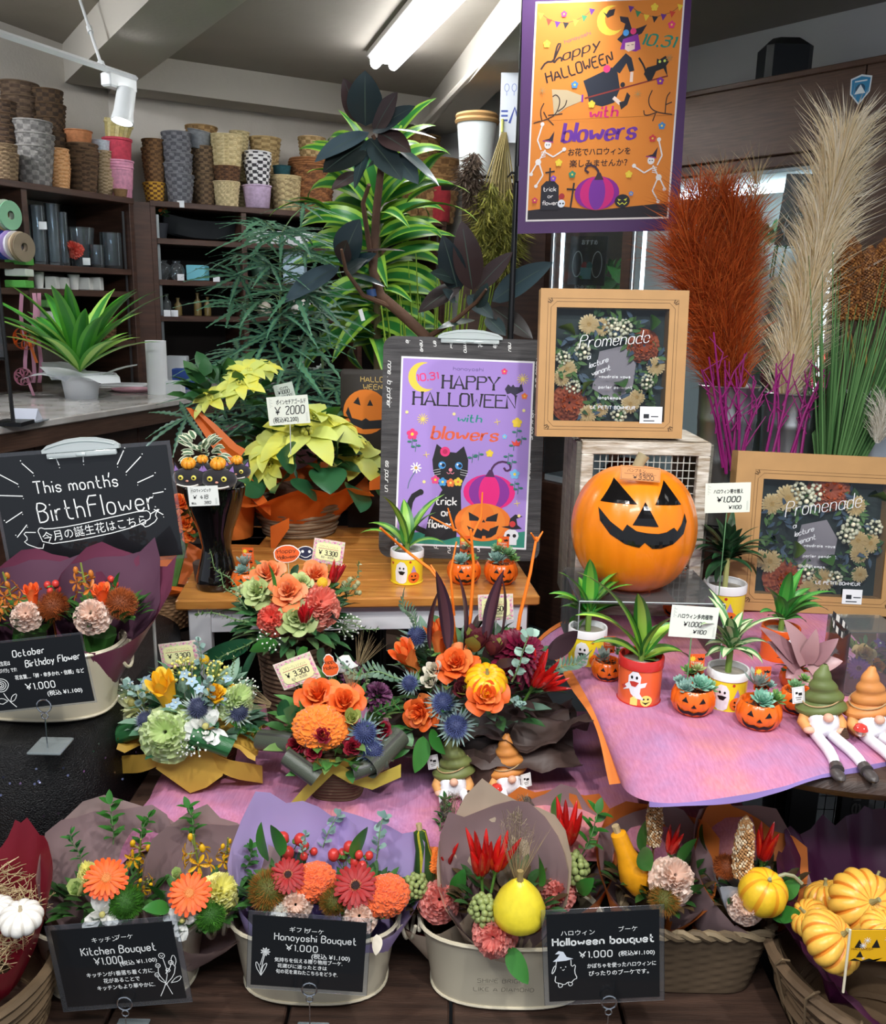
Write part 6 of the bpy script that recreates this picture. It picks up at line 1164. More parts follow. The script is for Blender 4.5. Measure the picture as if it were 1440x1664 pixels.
def drac(spec, c='3f8a32', c2='8cc040', stemc='6f8a3a', stem_h=0, wd=.018, seed=0, droop=.9, pw=.8, more=0):
 def f(t, p, s):
  nonlocal spec
  g = random.Random(seed); sx_ = sum(a for a, b in spec)/len(spec); sy_ = sum(b for a, b in spec)/len(spec); spec = spec+[(sx_+(a-sx_)*g.uniform(.3, .95)+g.uniform(-14, 14), sy_+(b-sy_)*g.uniform(.3, .95)+g.uniform(-14, 14)) for _ in range(more) for a, b in spec]; q = p+Vector((0, 0, stem_h))
  mb = MB(); mb.tube([p-Vector((0, 0, .01)), q+Vector((0, 0, .02))], .006, 8); part('stem', mb, H(stemc, .6), t)
  for k, (px, py) in enumerate(spec):   # leaf tips given in the view, kept at about the depth of the pot
   tip_ = aty(px, py, p.y+g.uniform(-.04, .04)); v = tip_-q; L = v.length*1.12; d = (v.normalized()+Vector((0, 0, .55))).normalized(); pleaf(t, q+Vector((0, 0, .006*k/len(spec))), d, L, wd*1.45*g.uniform(.85, 1.2), c, c2, droop*(.55+.6*abs(v.normalized().x)), pw=pw)
 return f
mug(660, 952, 54, SZ, 'yellow ghost mug pot with drooping striped dracaena on the stand', plant=drac([(608, 842), (640, 800), (700, 800), (722, 880), (592, 858), (640, 905), (690, 830), (660, 820)], '3c7a30', '8fc04a', wd=.022, seed=2, stem_h=.01))
mug(957, 1088, 62, RZ+.004, 'yellow ghost mug pot at the left of the round table', plant=drac([(962, 905), (905, 955), (912, 985), (1010, 940), (1018, 990), (940, 1040), (985, 925), (930, 925)], '3f9238', '7cba44', wd=.020, seed=3, stem_h=.03, more=1), yaw=.1)
mug(1045, 1152, 72, RZ+.004, 'orange pot with raised ghost, red rim and lit window print', 'ee6a3c', 'c8302c', 'ghost2', 1.08, drac([(985, 915), (1005, 935), (1090, 985), (1120, 1070), (965, 1040), (1075, 1090), (1045, 960), (960, 985), (1092, 1010)], '3a7a30', 'a0cc50', wd=.026, seed=4), -.25)
mug(1188, 1160, 66, RZ+.004, 'yellow ghost mug pot with white edged dracaena in the centre of the round table', plant=drac([(1130, 975), (1120, 1010), (1185, 1005), (1250, 985), (1265, 1045), (1150, 1060), (1220, 1040), (1170, 960), (1135, 1090), (1240, 1075), (1205, 1000)], '4a7f48', 'c8d8a8', wd=.014, seed=5, stem_h=.04, droop=1.1, more=1), yaw=.15)
mug(1183, 1022, 68, RZ+.004, 'yellow ghost mug pot with bushy dark cordyline below the price card', plant=drac([(1130, 870), (1150, 850), (1175, 845), (1215, 850), (1245, 870), (1255, 895), (1130, 900), (1135, 925), (1240, 915), (1225, 940), (1150, 945), (1190, 835), (1200, 870), (1165, 880)], '2f5a36', '2a4a30', 'b0b070', .065, .016, 6, more=3), h=1.0, yaw=-.1)
t = mug(1275, 1080, 60, RZ+.004, 'orange pumpkin print pot with tall green dracaena beside the pink leaves', 'e8641c', 'd9581a', 'ghost2', .9, drac([(1292, 925), (1255, 945), (1340, 950), (1345, 985), (1240, 990), (1310, 1010), (1285, 960), (1250, 1010), (1325, 975)], '3c8a3a', '5aa84a', wd=.018, seed=7, stem_h=.02, more=1), yaw=.6)
cP = onz(478, 876, SZ); cP = Vector((cP.x, cP.y+.09, SZ)); t = thing('potted_poinsettia', 'yellow poinsettia in orange tissue and a vine basket on the stand', 'potted plant', tuple(cP))
bx2(t, 'vine_basket', cP+Vector((0, 0, .002)), .10, .135, .10, 10, H('7a6650', .8, var=.3, bump=.5), 9, jit=.14)
otis = paper('e8742a', .35, .5); mb = MB(); n = 72; P = []
for i in range(12):
 s_ = i/11; row = []
 for j in range(n):
  a = 2*PI*j/n; fr_ = crumple(cos(a)*1.6, sin(a)*1.6, 3, 1.2)*.05*s_+.006*crumple(a*2, s_*3, 5, 1.5)+.028*s_*sin(a*4+1+s_*2); r = .105+.105*s_+fr_; row.append((cP.x+r*cos(a), cP.y+r*sin(a), cP.z+.035+.165*s_-.045*max(0, s_-.6)/.4*(1 if sin(a) < .2 else .3)+.035*crumple(a*1.5, s_, 9, 1)*s_-.03*s_*max(0, sin(a*3+2))))
 P.append(row)
mb.grid(P, 0, None, True)
for (x0, y0), (x1, y1), w_ in (((600, 790), (650, 770), .04), ((440, 830), (392, 770), .05), ((470, 850), (440, 878), .05)):
 a, b = aty(x0, y0, cP.y-.17), aty(x1, y1, cP.y-.19); mb.grid([[a.lerp(b, u)+Vector((0, -.01*sin(u*3), w_*(v-.5)*(.6+u))) for v in (0, .5, 1)] for u in (0, .33, .66, 1)])
part('orange_tissue', mb, otis, t)
c = cP+Vector((0, 0, .225)); filler(t, c, .16, 90, ('234f26', '2f6530', '1d4420'), 21, .09, .055, .1)
mb = MB(); mb.lathe([(.001, 0), (.06, 0), (.075, .11), (.001, .11)], 20, Matrix.Translation(cP+Vector((0, 0, .03)))); part('nursery_pot', mb, H('5a3a2a', .7), t)
POI = [m_poinsettia(('efe85a', 'd8e27a'), i) for i in range(3)]
dome(t, c, .17, [('yellow_bracts', POI[i % 3], x, y, s_, dict(d=d_)) for i, (x, y, s_, d_) in enumerate(((500, 706, 190, (0, -.6, 1)), (512, 678, 120, (.3, .2, 1)), (442, 728, 140, (-.4, -.6, .8)), (440, 756, 110, (-.4, -.9, .5)), (580, 742, 150, (.4, -.8, .6)), (560, 712, 120, (.4, -.1, 1)), (540, 690, 110, (.2, .1, 1))))])
dome(t, c, .18, [('leaf', BTL, x, y, s_, dict(d=d_)) for x, y, s_, d_ in ((470, 775, 60, (-.3, -.8, -.1)), (530, 760, 76, (.2, -.9, -.2)), (500, 780, 66, (0, -.9, -.3)), (570, 788, 70, (.4, -.8, -.3)), (432, 778, 60, (-.6, -.6, -.2)), (606, 775, 70, (.9, -.3, -.3)), (545, 725, 60, (.3, -.8, .2)), (480, 745, 66, (-.1, -.9, .2)), (405, 745, 60, (-.9, -.3, -.2)))])
def pcard(label, TL, TR, BL, y, lines, name='price_card', stick=None, cat='price card', c_='e6ecdf'):
 tl, tr, bl = aty(*TL, y), aty(*TR, y), aty(*BL, y); X = tr-tl; Y = tl-bl; px = math.hypot(TR[0]-TL[0], TR[1]-TL[1]); s_ = X.length/px; Mf = frame(bl, X, Y); t = thing(name, label, cat, tuple(bl+X*.5)); h = Y.length/s_
 mb = MB(); mb.box((X.length/2, Y.length/2, -.0008), (X.length, Y.length, .0012), Mf); part('card', mb, H(c_, .45), t, False); A = Art(Mf @ Matrix.Diagonal((s_, s_, 1, 1)), .0002)
 for k in range(7): A.line([(4, h*(.95-.05*k)), (6+3*(k % 2), h*(.93-.05*k))], .5, 'aab0aa').line([(px-6, h*(.35-.045*k)), (px-3, h*(.38-.045*k))], .5, 'aab0aa')
 for kind, tx, x, yy, hh, ft, w_ in lines: (A.jp(tx, px*x, h*yy, hh, '1c1c20', fit=px*ft, bold=w_) if kind == 'j' else A.txt(tx, px*x, h*yy, hh, '1c1c20', w_, fit=px*ft, shear=.15))
 A.done('handwriting', t)
 if stick: a = Mf @ Vector((X.length*.5, 0, -.002)); mb = MB(); mb.tube([a+Vector((0, .001, 0)), a+Vector((0, .002, -stick))], .0012, 5); part('card_stick', mb, H('6a9a6a' if stick > .1 else 'c0c4c4', .4), t)
 return t
pcard('price card 2000 yen standing in the yellow poinsettia', (434, 646), (501, 641), (438, 692), 2.30, [('j', 'ポインセチアゴールド', .22, .72, 9, .72, .2), ('t', '¥ 2000', .16, .36, 13, .72, 1.5), ('j', '(税込¥2.200)', .10, .1, 10, .62, .2)], stick=.08)
pcard('price card 1000 yen with fine script among the dark foliage', (443, 627), (474, 620), (450, 652), 2.5, [('t', '9cm', .3, .66, 5, .4, .8), ('t', '¥1000', .15, .36, 6, .6, .9), ('t', '¥1.100', .3, .1, 4.5, .5, .7)], c_='c8d2ca')
pcard('price card 1000 yen hung on the bushy dark cordyline pot', (1143, 786), (1217, 784), (1145, 834), 1.87, [('j', 'ハロウィン寄せ植え', .18, .66, 8, .65, .2), ('t', '¥1.000', .25, .36, 9, .52, 1.5), ('t', '¥1100', .52, .12, 6, .28, 1)], stick=.19)
pcard('price card 1000 yen for succulents in the middle of the round table', (1087, 983), (1164, 988), (1086, 1034), 1.47, [('j', 'ハロウィン多肉植物', .14, .62, 9, .74, .2), ('t', '¥1.000', .28, .36, 8, .38, 1.2), ('t', '¥1100', .50, .14, 6.5, .28, 1.1)], stick=.19)
q = onz(347, 962, SZ); cV = Vector((q.x, q.y+.042, SZ)); t = thing('black_vase', 'tall glossy black hourglass vase holding black cat pumpkin picks', 'vase', tuple(cV))
mb = MB(); mb.lathe([(.001, 0), (.048, 0), (.052, .006), (.049, .03), (.037, .075), (.033, .10), (.041, .14), (.058, .185), (.069, .225), (.072, .245), (.069, .247), (.06, .21), (.02, .12)], 48, Matrix.Translation(cV)); part('vase_body', mb, H('0c0a0b', .06, coat=.6), t)
for i, (px, py, s_) in enumerate(((308, 776, 50), (356, 778, 54), (330, 764, 38), (386, 766, 40))):
 c = aty(px, py, cV.y-(.07 if i < 2 else .03)); r = psz(s_, c)/2; fm = H('17151c', .8, sheen=.5); mb = MB(); mb.sphere(c, r, (1.1, .55, .68), 18, 10)
 for sx_ in (-1, 1): mb.add([c+Vector(v)*r for v in ((sx_*.55, -.1, .5), (sx_*1.05, -.1, .35), (sx_*.95, 0, 1.05), (sx_*.8, .25, .4))], [(0, 1, 2), (1, 3, 2), (3, 0, 2)])
 pc = part('cat_head', mb, fm, t); mb = MB()
 for sx_ in (-.42, .42): mb.sphere(c+Vector((sx_, -.52, .08))*r, r*.17, (1, .4, 1), 10, 6, mi=0); mb.sphere(c+Vector((sx_, -.58, .08))*r, r*.08, (1, .4, 1), 8, 5, mi=1)
 mb.sphere(c+Vector((0, -.58, -.12))*r, r*.1, (1, .5, .7), 8, 5, mi=2); mb.tube([c+Vector((x, -.50, -.22-.25*(1-x*x)*1.1))*r for x in (-.7, -.45, -.2, 0, .2, .45, .7)], r*.055, 5, 3)
 for sx_ in (-1, 1): mb.add([c+Vector(v)*r for v in ((sx_*.65, -.14, .52), (sx_*.95, -.14, .42), (sx_*.88, -.08, .82))], [(0, 1, 2)], 4)
 part('cat_face', mb, [H('e8d860', .4), blk, H('e8a08a', .5), H('e8e4dc', .5), H('8a6aa8', .7)], pc)
 pm = m_pumpkin('f0a030', 'e08a1c', 8, 11, .8, '5a7a30', None, .08, .12); inst('felt_pumpkin', pm, pc, aim(c+Vector((0, -.1, .95))*r, (0, -.3, 1), r*.9))
 mb = MB(); mb.tube([c-Vector((0, 0, r*.3)), Vector((cV.x+(c.x-cV.x)*.5, cV.y, cV.z+.2))], .002, 5); part('pick_stick', mb, H('c8b890', .6), t)
pcard('white price tag 418 yen hooked on the black vase', (308, 791), (357, 789), (308, 823), cV.y-.105, [('j', 'ハロウィンピック', .1, .72, 6, .66, .15), ('t', '¥ 418', .14, .36, 6.5, .5, .9), ('j', '税込', .08, .1, 4, .16, .1), ('t', '380', .5, .1, 4.5, .22, .7)], 'price_tag', cat='price tag', c_='e9ece8')
mb = MB(); t = thing('variegated_plant', 'small variegated leafy plant behind the cat picks', 'plant', tuple(aty(335, 800, 2.05))); c = aty(330, 740, 2.05); g = random.Random(9)
for k in range(46): d = Vector((g.uniform(-1, 1), g.uniform(-.6, .6), g.uniform(-.2, 1))); mb.leaf(c+d*.035, d, (0, -.5, 1), .032, .018, .5, .1, 0, 1, 4)
part('leaves', mb, [H('d8dcc0', .5), H('4a6a4a', .5)], t, kind='stuff'); mb = MB(); mb.tube([(c.x, c.y, SZ), tuple(c)], .004, 5); part('stem', mb, H('4a5a30', .6), t); mb = MB(); mb.lathe([(.001, 0), (.03, 0), (.035, .05), (.001, .045)], 16, Matrix.Translation((c.x, c.y, SZ+.001))); part('pot', mb, H('4a3a34', .6), t)
greyw = mat('grey_wood', C('4c4a4b'), .6, bump=.4, bs=40, col2=C('2f2d2f'), vs_=8, stretch=(1, 1, 14)); yb = 2.27
bl, br_, tl, trr = aty(615, 905, yb-.05), aty(866, 912, yb-.05), aty(612, 545, yb+.04), aty(884, 552, yb+.04); bl.z = max(bl.z, SZ+.002)
X = (br_-bl).normalized(); Yv = (tl-bl).normalized(); W_ = (br_-bl).length*1.04; H_ = (tl-bl).length; Mf = frame(bl, X, Yv); s = W_/262
t = thing('halloween_board', 'grey wood clipboard with lilac Happy Halloween cat poster standing on the stand', 'sign board', tuple(bl+X*W_/2))
rc = []; R_ = .03
for cx_, cy_, a0 in ((W_-R_, R_, -PI/2), (W_-R_, H_-R_, 0), (R_, H_-R_, PI/2), (R_, R_, PI)): rc += [(cx_+R_*cos(a0+k*PI/12), cy_+R_*sin(a0+k*PI/12)) for k in range(7)]
mb = MB(); mb.poly(rc, -.012, 0, M=Mf); part('board', mb, greyw, t, False)
hp = H_/s; A = Art(Mf @ Matrix.Diagonal((s, s, 1, 1)), .0005); cr = 'e6e6e4'
for x, y0, tx, an, sz_ in ((8, hp-40, 'none . la jardinier', -PI/2, 8), (8, hp-200, 'es pour un', -PI/2, 8), (246, hp-30, 'nouee dire', -PI/2, 8), (240, hp-112, 'vieux sous', -PI/2, 8), (238, hp-196, 'amour .', -PI/2, 8), (232, hp-280, 'jai', -PI/2, 9)): A.txt(tx, x, y0, sz_, cr, 1.0, shear=.3, ang=an, gap=.6)
for x, tx in ((36, 'ie'), (58, 'neve'), (80, 'en'), (106, 'nw'), (128, 'mma'), (152, 'et'), (176, 'de'), (200, 'neu')): A.txt(tx, x, hp-6, 7, cr, 1.0, shear=.3, ang=-PI/2+.1, gap=.5)
for x, tx in ((66, 'se'), (90, 'pl'), (112, 'bru'), (140, 'es'), (160, 'en'), (184, 'la')): A.txt(tx, x, 22, 7, cr, 1.0, shear=.3, ang=-PI/2+.1, gap=.5)
A.done('script_lettering', t)
u = s; pl, pb, pw_, ph_ = 26, hp-336, 214, 304; Mp = Mf @ Matrix.Translation((pl*s, pb*s, .0006)) @ Matrix.Rotation(-.012, 4, 'Z') @ Matrix.Diagonal((s, s, 1, 1)); mb = MB(); mb.box((pw_/2, ph_/2, .0006), (pw_, ph_, .0010), Mp); po = part('poster', mb, H('f0eef4', .4), t, False)
A = Art(Mp, .0013); V = 'a98ad6'; A.rect(3, 3, pw_-6, ph_-6, V); A.poly([(3, 3), (211, 3), (211, 30), (160, 20), (90, 16), (40, 22), (3, 18)], '2f8a76')
A.poly(circ(36, 272, 24, 22)+[], 'f2cf45').poly(circ(45, 274, 21, 22), V).txt('10.31', 27, 265, 11, 'e8387a', 2.2, fit=34, ang=.15)
A.txt('hanayoshi', 84, 285, 5.5, '5a4a8a', .7, fit=48).txt('HAPPY', 68, 256, 20, '1d1a26', 3.4, fit=90, serif=1, smooth=0, cal=.6).txt('HALLOWEEN', 22, 228, 20, '1d1a26', 3.4, fit=164, serif=1, smooth=0, cal=.6)
A.txt('with', 94, 203, 12, '1f8f86', 2.4, fit=38, shear=.15, cal=.7).txt('blowers', 53, 174, 21, 'e8603a', 3.6, fit=106, shear=.2, cal=.8, smooth=2, gap=1.7)
A.poly([(168, 258), (173, 266), (178, 262), (181, 266), (184, 262), (191, 262), (194, 270), (198, 256), (190, 252), (184, 248), (178, 252), (172, 250)][::1], '2a2440')
K = '14131a'; A.poly([(48, 14), (54, 50), (64, 74), (74, 92), (66, 104), (58, 122), (56, 140), (62, 166), (78, 154), (94, 153), (106, 164), (114, 142), (114, 122), (106, 104), (104, 92), (106, 60), (100, 40), (100, 16), (80, 10)], K)
A.line([(58, 20), (30, 30), (20, 50), (24, 78), (40, 88)], 9, K).disc(39, 87, 5, K)
for x in (72, 99): A.disc(x, 132, 6, '4a9ade').disc(x+2, 132, 3, '10182a').disc(x-2, 134, 1.5, 'ffffff')
A.disc(86, 125, 3, 'ee8a9a').line([(80, 121), (83, 118), (86, 121), (89, 118), (92, 121)], 1.1, 'ee8a9a').disc(76, 154, 8, 'e8307a').disc(76, 154, 4, 'c01a5a')
for y0 in (122, 118, 126): A.line([(58, y0-3), (70, y0)], .6, 'e8e8e8').line([(102, y0), (114, y0-2)], .6, 'e8e8e8')
for x, y, c_, m_ in ((62, 108, 'ea4a8a', 'ffd23a'), (74, 105, '4aa0e0', 'ffe66a'), (87, 104, 'ee7a3a', 'ffe66a'), (99, 106, 'f0cf3a', 'ee7a3a')): A.flower(x, y, 7, c_, m_)
for i, (rx, c_) in enumerate(((42, 'e81a80'), (33, '8a2a9a'), (17, 'e81a80'))): A.poly(circ(150, 91, rx, 24, 29-i*.5), c_)
A.line([(150, 118), (154, 134), (166, 142), (180, 140), (184, 130), (176, 126), (172, 132)], 3.4, '4a2050').poly([(142, 116), (158, 116), (154, 126), (149, 128)], '4a2050')
for rx, c_ in ((46, 'ee7a22'), (36, 'f0882e'), (20, 'ee7a22')): A.poly(circ(142, 42, rx, 24, 31), c_)
A.poly([(118, 58), (134, 50), (138, 44), (120, 44)], K).poly([(148, 50), (166, 58), (164, 44), (146, 44)], K).poly([(140, 42), (146, 42), (143, 47)], K).poly([(116, 36), (128, 30), (130, 34), (140, 28), (142, 32), (152, 28), (154, 32), (168, 38), (164, 24), (156, 18), (148, 16), (147, 20), (142, 20), (141, 15), (130, 17), (122, 24)], K)
A.poly(circ(189, 22, 12, 12, 11), 'e8eaf0').rect(180, 7, 18, 8, 'e8eaf0').disc(184, 22, 3, K).disc(194, 22, 3, K).poly([(172, 36), (190, 32), (206, 34), (198, 40), (196, 50), (206, 54), (194, 57), (186, 50), (184, 38)], '1c1a24').disc(190, 41, 5, 'd03a3a')
A.txt('trick', 64, 68, 13, 'f4f4f4', 2, fit=34).txt('or', 74, 50, 12, 'f4f4f4', 2, fit=14).txt('flower', 52, 30, 13, 'f4f4f4', 2, fit=40)
for x, y, r, c_ in ((166, 286, 5, 'e83a7a'), (200, 248, 5, 'ee7a3a'), (22, 180, 9, 'e8387a'), (148, 154, 6, 'f0cf3a'), (190, 205, 8, 'f0cf3a'), (190, 122, 8, '7ac0f0'), (24, 30, 5, 'f0cf3a'), (171, 182, 4, '7ac0f0')): A.flower(x, y, r, c_)
for x, y, r in ((38, 205, 9), (196, 275, 9)): A.star(x, y, r, 'f0d86a', 12, 1.1)
for x, y in ((46, 148), (158, 205), (196, 75)): A.star(x, y, 5, 'f0d86a', 4, 1)
for x, y in ((12, 215), (88, 215), (200, 225), (44, 104), (200, 55)): A.disc(x, y, 2.6, 'f2e29a')
for i in range(9): A.line([(30, 126), (30+9*cos(i*.7), 126+9*sin(i*.7))], 2.2, 'f4f0f4')
A.disc(30, 126, 2.5, 'c8a050').line([(29, 120), (20, 105), (18, 92)], .9, '2f7a6a')
for x, y in ((22, 168), (28, 160), (190, 190), (198, 178), (186, 168), (178, 150), (190, 105), (196, 98), (184, 140), (120, 146), (130, 150)): A.line([(x, y-8), (x+1, y+6)], .9, '2f7a6a').disc(x-4, y, 3.6, '2f7a6a', 1.8, 8).disc(x+5, y+2, 3.6, '2f7a6a', 1.8, 8)
A.poly([(186, 168), (182, 176), (188, 173), (190, 178), (193, 173), (198, 177), (195, 168)], 'e84a3a'); A.done('cat_poster_print', po)
def clip(t, bl_, Mc_, w_, m=clear('clip_plastic', (.88, .95, .95), .42, .12)):
 mb = MB(); P = [(-w_/2, 0), (w_/2, 0), (w_/2, .006), (w_*.42, .014), (w_*.2, .022), (0, .024), (-w_*.2, .022), (-w_*.42, .014), (-w_/2, .006)]; mb.poly(P, .003, .012, M=Mc_); mb.box((0, -.006, .008), (w_*.9, .010, .008), Mc_, bev=.002); mb.box((0, -.006, .013), (w_*.12, .006, .004), Mc_, bev=.001)
 mb.tube([Mc_ @ Vector((x, .006+.012*(1-(x/(w_/2))**2), .013)) for x in [w_*(k/10-.5)*.9 for k in range(11)]], .0014, 5); return part('clear_clip', mb, m, t)
clip(t, bl, Mf @ Matrix.Translation((W_*.53, H_-.004, 0)), .165)
mb = MB(); mb.tube([Mf @ Vector((W_*.3, H_*.7, -.012)), Mf @ Vector((W_*.3, -.0, -.10))], .005, 6); mb.tube([Mf @ Vector((W_*.7, H_*.7, -.012)), Mf @ Vector((W_*.7, -.0, -.10))], .005, 6); part('rear_strut', mb, greyw, t, kind='stuff')
t, A, W1, H1, Mf, s = sign('blackboard_sign', 'large black Birth Flower sign with chalk rays under a clear clip', (-6, 744), (281, 722), (18, 922), 1.60, pad=6)
A.txt('This months', 62, H1-64, 20, CH, 2.0, gap=2.2, ang=.02, fit=138).line([(188, H1-38), (186, H1-46)], 1.8, CH).txt('Birth', 62, H1-112, 32, CH, 2.2, gap=2.2, ang=.05, fit=76).txt('Flower', 146, H1-108, 34, CH, 2.2, gap=2.0, ang=.04, fit=108)
A.line([(56, H1-126), (62, H1-150), (120, H1-146), (196, H1-136), (242, H1-122), (246, H1-110), (238, H1-104), (180, H1-112), (110, H1-122), (70, H1-124), (60, H1-120), (56, H1-126)], 1.5, CH).line([(62, H1-148), (58, H1-158), (28, H1-144), (38, H1-138), (30, H1-126), (52, H1-128)], 1.5, CH).line([(244, H1-112), (264, H1-102), (252, H1-112), (256, H1-122), (234, H1-134), (230, H1-128)], 1.5, CH)
A.jp('今月の誕生花はこちら', 62, H1-145, 19, CH, ang=.10, fit=176)
for a, b in (((8, -26), (38, -46)), ((4, -62), (42, -66)), ((6, -108), (36, -92)), ((20, -134), (40, -114)), ((50, -12), (66, -30)), ((106, -4), (110, -20)), ((152, -4), (150, -18)), ((218, -4), (204, -26)), ((244, -16), (216, -40)), ((260, -48), (232, -58)), ((272, -76), (254, -78)), ((252, -104), (266, -114))): A.line([(a[0], H1+a[1]), (b[0], H1+b[1])], 1.6, CH).line([(a[0]*1.02-2, H1+a[1]+4)], 1.6, CH).line([(b[0], H1+b[1]-4)], 1.2, CH)
A.done('chalk_lettering', t); clip(t, None, Mf @ Matrix.Translation((W1*s*.53, H1*s+.002, 0)), .142)
mb = MB()
for x in (.2, .8): a = Mf @ Vector((W1*s*x, 0, -.003)); mb.tube([a+Vector((0, .002, .05)), Vector((a.x, a.y+.01, BZ+.002))], .003, 6)
part('clear_stand', mb, clear('rod', (1, 1, 1), .3), t, kind='stuff')
yp = 2.66; tl, tr, bl_, br_ = aty(858, -24, yp+.02), aty(1143, -34, yp), aty(841, 380, yp), aty(1107, 392, yp); X = (tr-tl); Yv = tl-bl_; Mf = frame(bl_, X, Yv); W_ = X.length; H_ = Yv.length; s = W_/286; hp = H_/s
t = thing('halloween_poster', 'big orange Happy Halloween witch poster with purple border hanging on a black pole', 'poster', tuple(bl_+X*.5)); mb = MB(); P = [[Mf @ Vector((W_*u*(1+.015*v-.06*(1-v)*0), H_*v, -.001+.006*sin(u*3.1)+.004*sin(v*5))) for v in [k/10 for k in range(11)]] for u in [k/10 for k in range(11)]]
sh_ = lambda x, y: .0012  # sheet is almost flat
mb = MB(); mb.poly([(0, 0), (W_*.965, 0), (W_, H_), (W_*.03, H_)], -.002, .0, M=Mf); part('purple_backing', mb, H('4a1f5c', .5), t, False)
Mq = Mf @ Matrix.Translation((0, 0, .0006)) @ Matrix.Diagonal((s, s, 1, 1)) @ Matrix(((1, .045, 0, 0), (0, 1, 0, 0), (0, 0, 1, 0), (0, 0, 0, 1))); ox, oy, w2, h2 = 13, 20, 245, hp-46
mb = MB(); mb.box((ox+w2/2, oy+h2/2, 0), (w2, h2, .0008), Mq); po = part('orange_sheet', mb, H('efe6e2', .45), t, False); A = Art(Mq @ Matrix.Translation((ox, oy, 0)), .0008); T0 = 'e4862a'
k_ = h2/356; Yk = lambda y: h2-(y-3)*k_   # y measured downwards from the top edge of the sheet
A.rect(3, 3, w2-6, h2-6, T0); A.poly([(3, 3), (w2-3, 3), (w2-3, 26), (190, 22), (120, 16), (60, 24), (3, 18)], '221a22')
def P_(pts): return [(x, Yk(y)) for x, y in pts]
for pts, cs in (([(10, 22), (24, 32), (38, 36), (52, 38), (68, 34), (82, 28), (94, 18)], ('f0cf3a', 'd0402a', '6a2a8a', '221a22', 'f0cf3a', '3a8a5a', '6a2a8a')), ([(158, 16), (170, 24), (184, 30), (198, 33), (212, 30), (226, 26), (238, 16)], ('6a2a8a', '3a8a5a', 'f0cf3a', '221a22', '6a2a8a', 'd0402a', 'f0cf3a'))):
 A.line(P_(pts), .8, '6a4a2a')
 for (x, y), c_ in zip(pts, cs): A.poly(P_([(x-5, y-2), (x+5, y), (x-1, y+9)]), c_)
A.poly(circ(126, Yk(36), 23, 20), 'f2cf45').poly(circ(135, Yk(33), 19, 20), T0).poly(P_([(112, 22), (118, 26), (122, 20), (132, 18), (130, 28), (120, 32)]), '221a22')
A.txt('hanayoshi', 52, Yk(70), 6, 'b04a6a', .8, fit=44, ang=.3).line(P_([(14, 110), (22, 98), (34, 98), (40, 84), (46, 70), (40, 70), (36, 90), (34, 102), (42, 92), (48, 92), (48, 98)]), 3, '2a1616').txt('appy', 50, Yk(97), 17, '2a1616', 2.8, fit=62, ang=.30, shear=.3, cal=.6).txt('HALLOWEEN', 26, Yk(132), 17, '2a1616', 2.6, fit=112, ang=.27)
A.txt('10.31', 178, Yk(75), 17, '1f8a72', 3.4, fit=54, ang=-.12, shear=.2, cal=.7)
A.poly(P_([(138, 66), (146, 58), (150, 42), (142, 38), (140, 30), (154, 32), (162, 52), (176, 48), (186, 44), (178, 58), (160, 66), (146, 72)]), '221a2c').disc(152, Yk(56), 5, '4a9ade').disc(164, Yk(54), 5, 'e83a7a')
A.poly(P_([(148, 66), (172, 58), (178, 82), (170, 86), (150, 82), (144, 82)]), '8a2a9a').poly(P_([(152, 72), (168, 70), (168, 82), (158, 86), (152, 82)]), 'f0d2c0').line(P_([(155, 76), (159, 76)]), .8, K).line(P_([(162, 75), (166, 75)]), .8, K)
A.poly(P_([(154, 88), (164, 96), (170, 116), (162, 118), (156, 104), (146, 120), (132, 112)]), '1c2030').poly(P_([(86, 130), (132, 110), (142, 118), (148, 144), (140, 166), (120, 172), (98, 166), (94, 150)]), '1c2030').line(P_([(166, 118), (166, 134)]), 5, 'f0d2c0', 0).line(P_([(90, 158), (226, 126)]), 2.4, '8a2a20', 0).poly(P_([(34, 142), (60, 144), (86, 154), (86, 162), (60, 172), (40, 186)]), 'c8b08a').line(P_([(86, 152), (86, 164)]), 3, '8a2a9a', 0)
A.line(P_([(138, 158), (150, 168)]), 6, 'f0d2c0', 0).poly(P_([(148, 166), (156, 164), (160, 150), (166, 156), (162, 170), (152, 178)]), '221a22').disc(124, Yk(112), 6, 'e83a7a').disc(152, Yk(138), 4, '221a22')
A.line(P_([(176, 96), (186, 110), (190, 122), (194, 132)]), 3, K).poly(P_([(186, 122), (190, 112), (206, 108), (206, 98), (210, 100), (220, 94), (226, 104), (222, 110), (226, 128), (218, 114), (206, 118), (200, 132), (194, 134), (190, 128)]), K).disc(211, Yk(103), 2.2, 'd8e86a').disc(219, Yk(102), 2.2, 'd8e86a')
A.txt('with', 100, Yk(190), 17, 'd81a70', 3.2, fit=46, ang=.03, shear=.15, cal=.7).txt('blowers', 56, Yk(228), 30, '6a2a9a', 5.2, fit=122, ang=.02, shear=.2, cal=.8, smooth=2, gap=1.7)
A.jp('お花でハロウィンを', 66, Yk(250), 13, '2a1616', fit=106, bold=.3).jp('楽しみませんか？', 70, Yk(269), 13, '2a1616', fit=98, bold=.3)
for br in ([(6, 196), (30, 190), (44, 182), (50, 160), (42, 150), (36, 154)], [(20, 193), (16, 176), (22, 164)], [(30, 190), (40, 200)], [(46, 178), (58, 170), (60, 160)], [(28, 188), (22, 178)], [(30, 184), (54, 182)], [(238, 188), (212, 184), (200, 176), (196, 162), (202, 148)], [(212, 184), (192, 190), (190, 180)], [(226, 186), (226, 160), (232, 152)], [(210, 186), (206, 198)], [(226, 172), (236, 168)]): A.line(P_(br), 1.8, '3a2018', 2)
W3 = 'ece4e0'
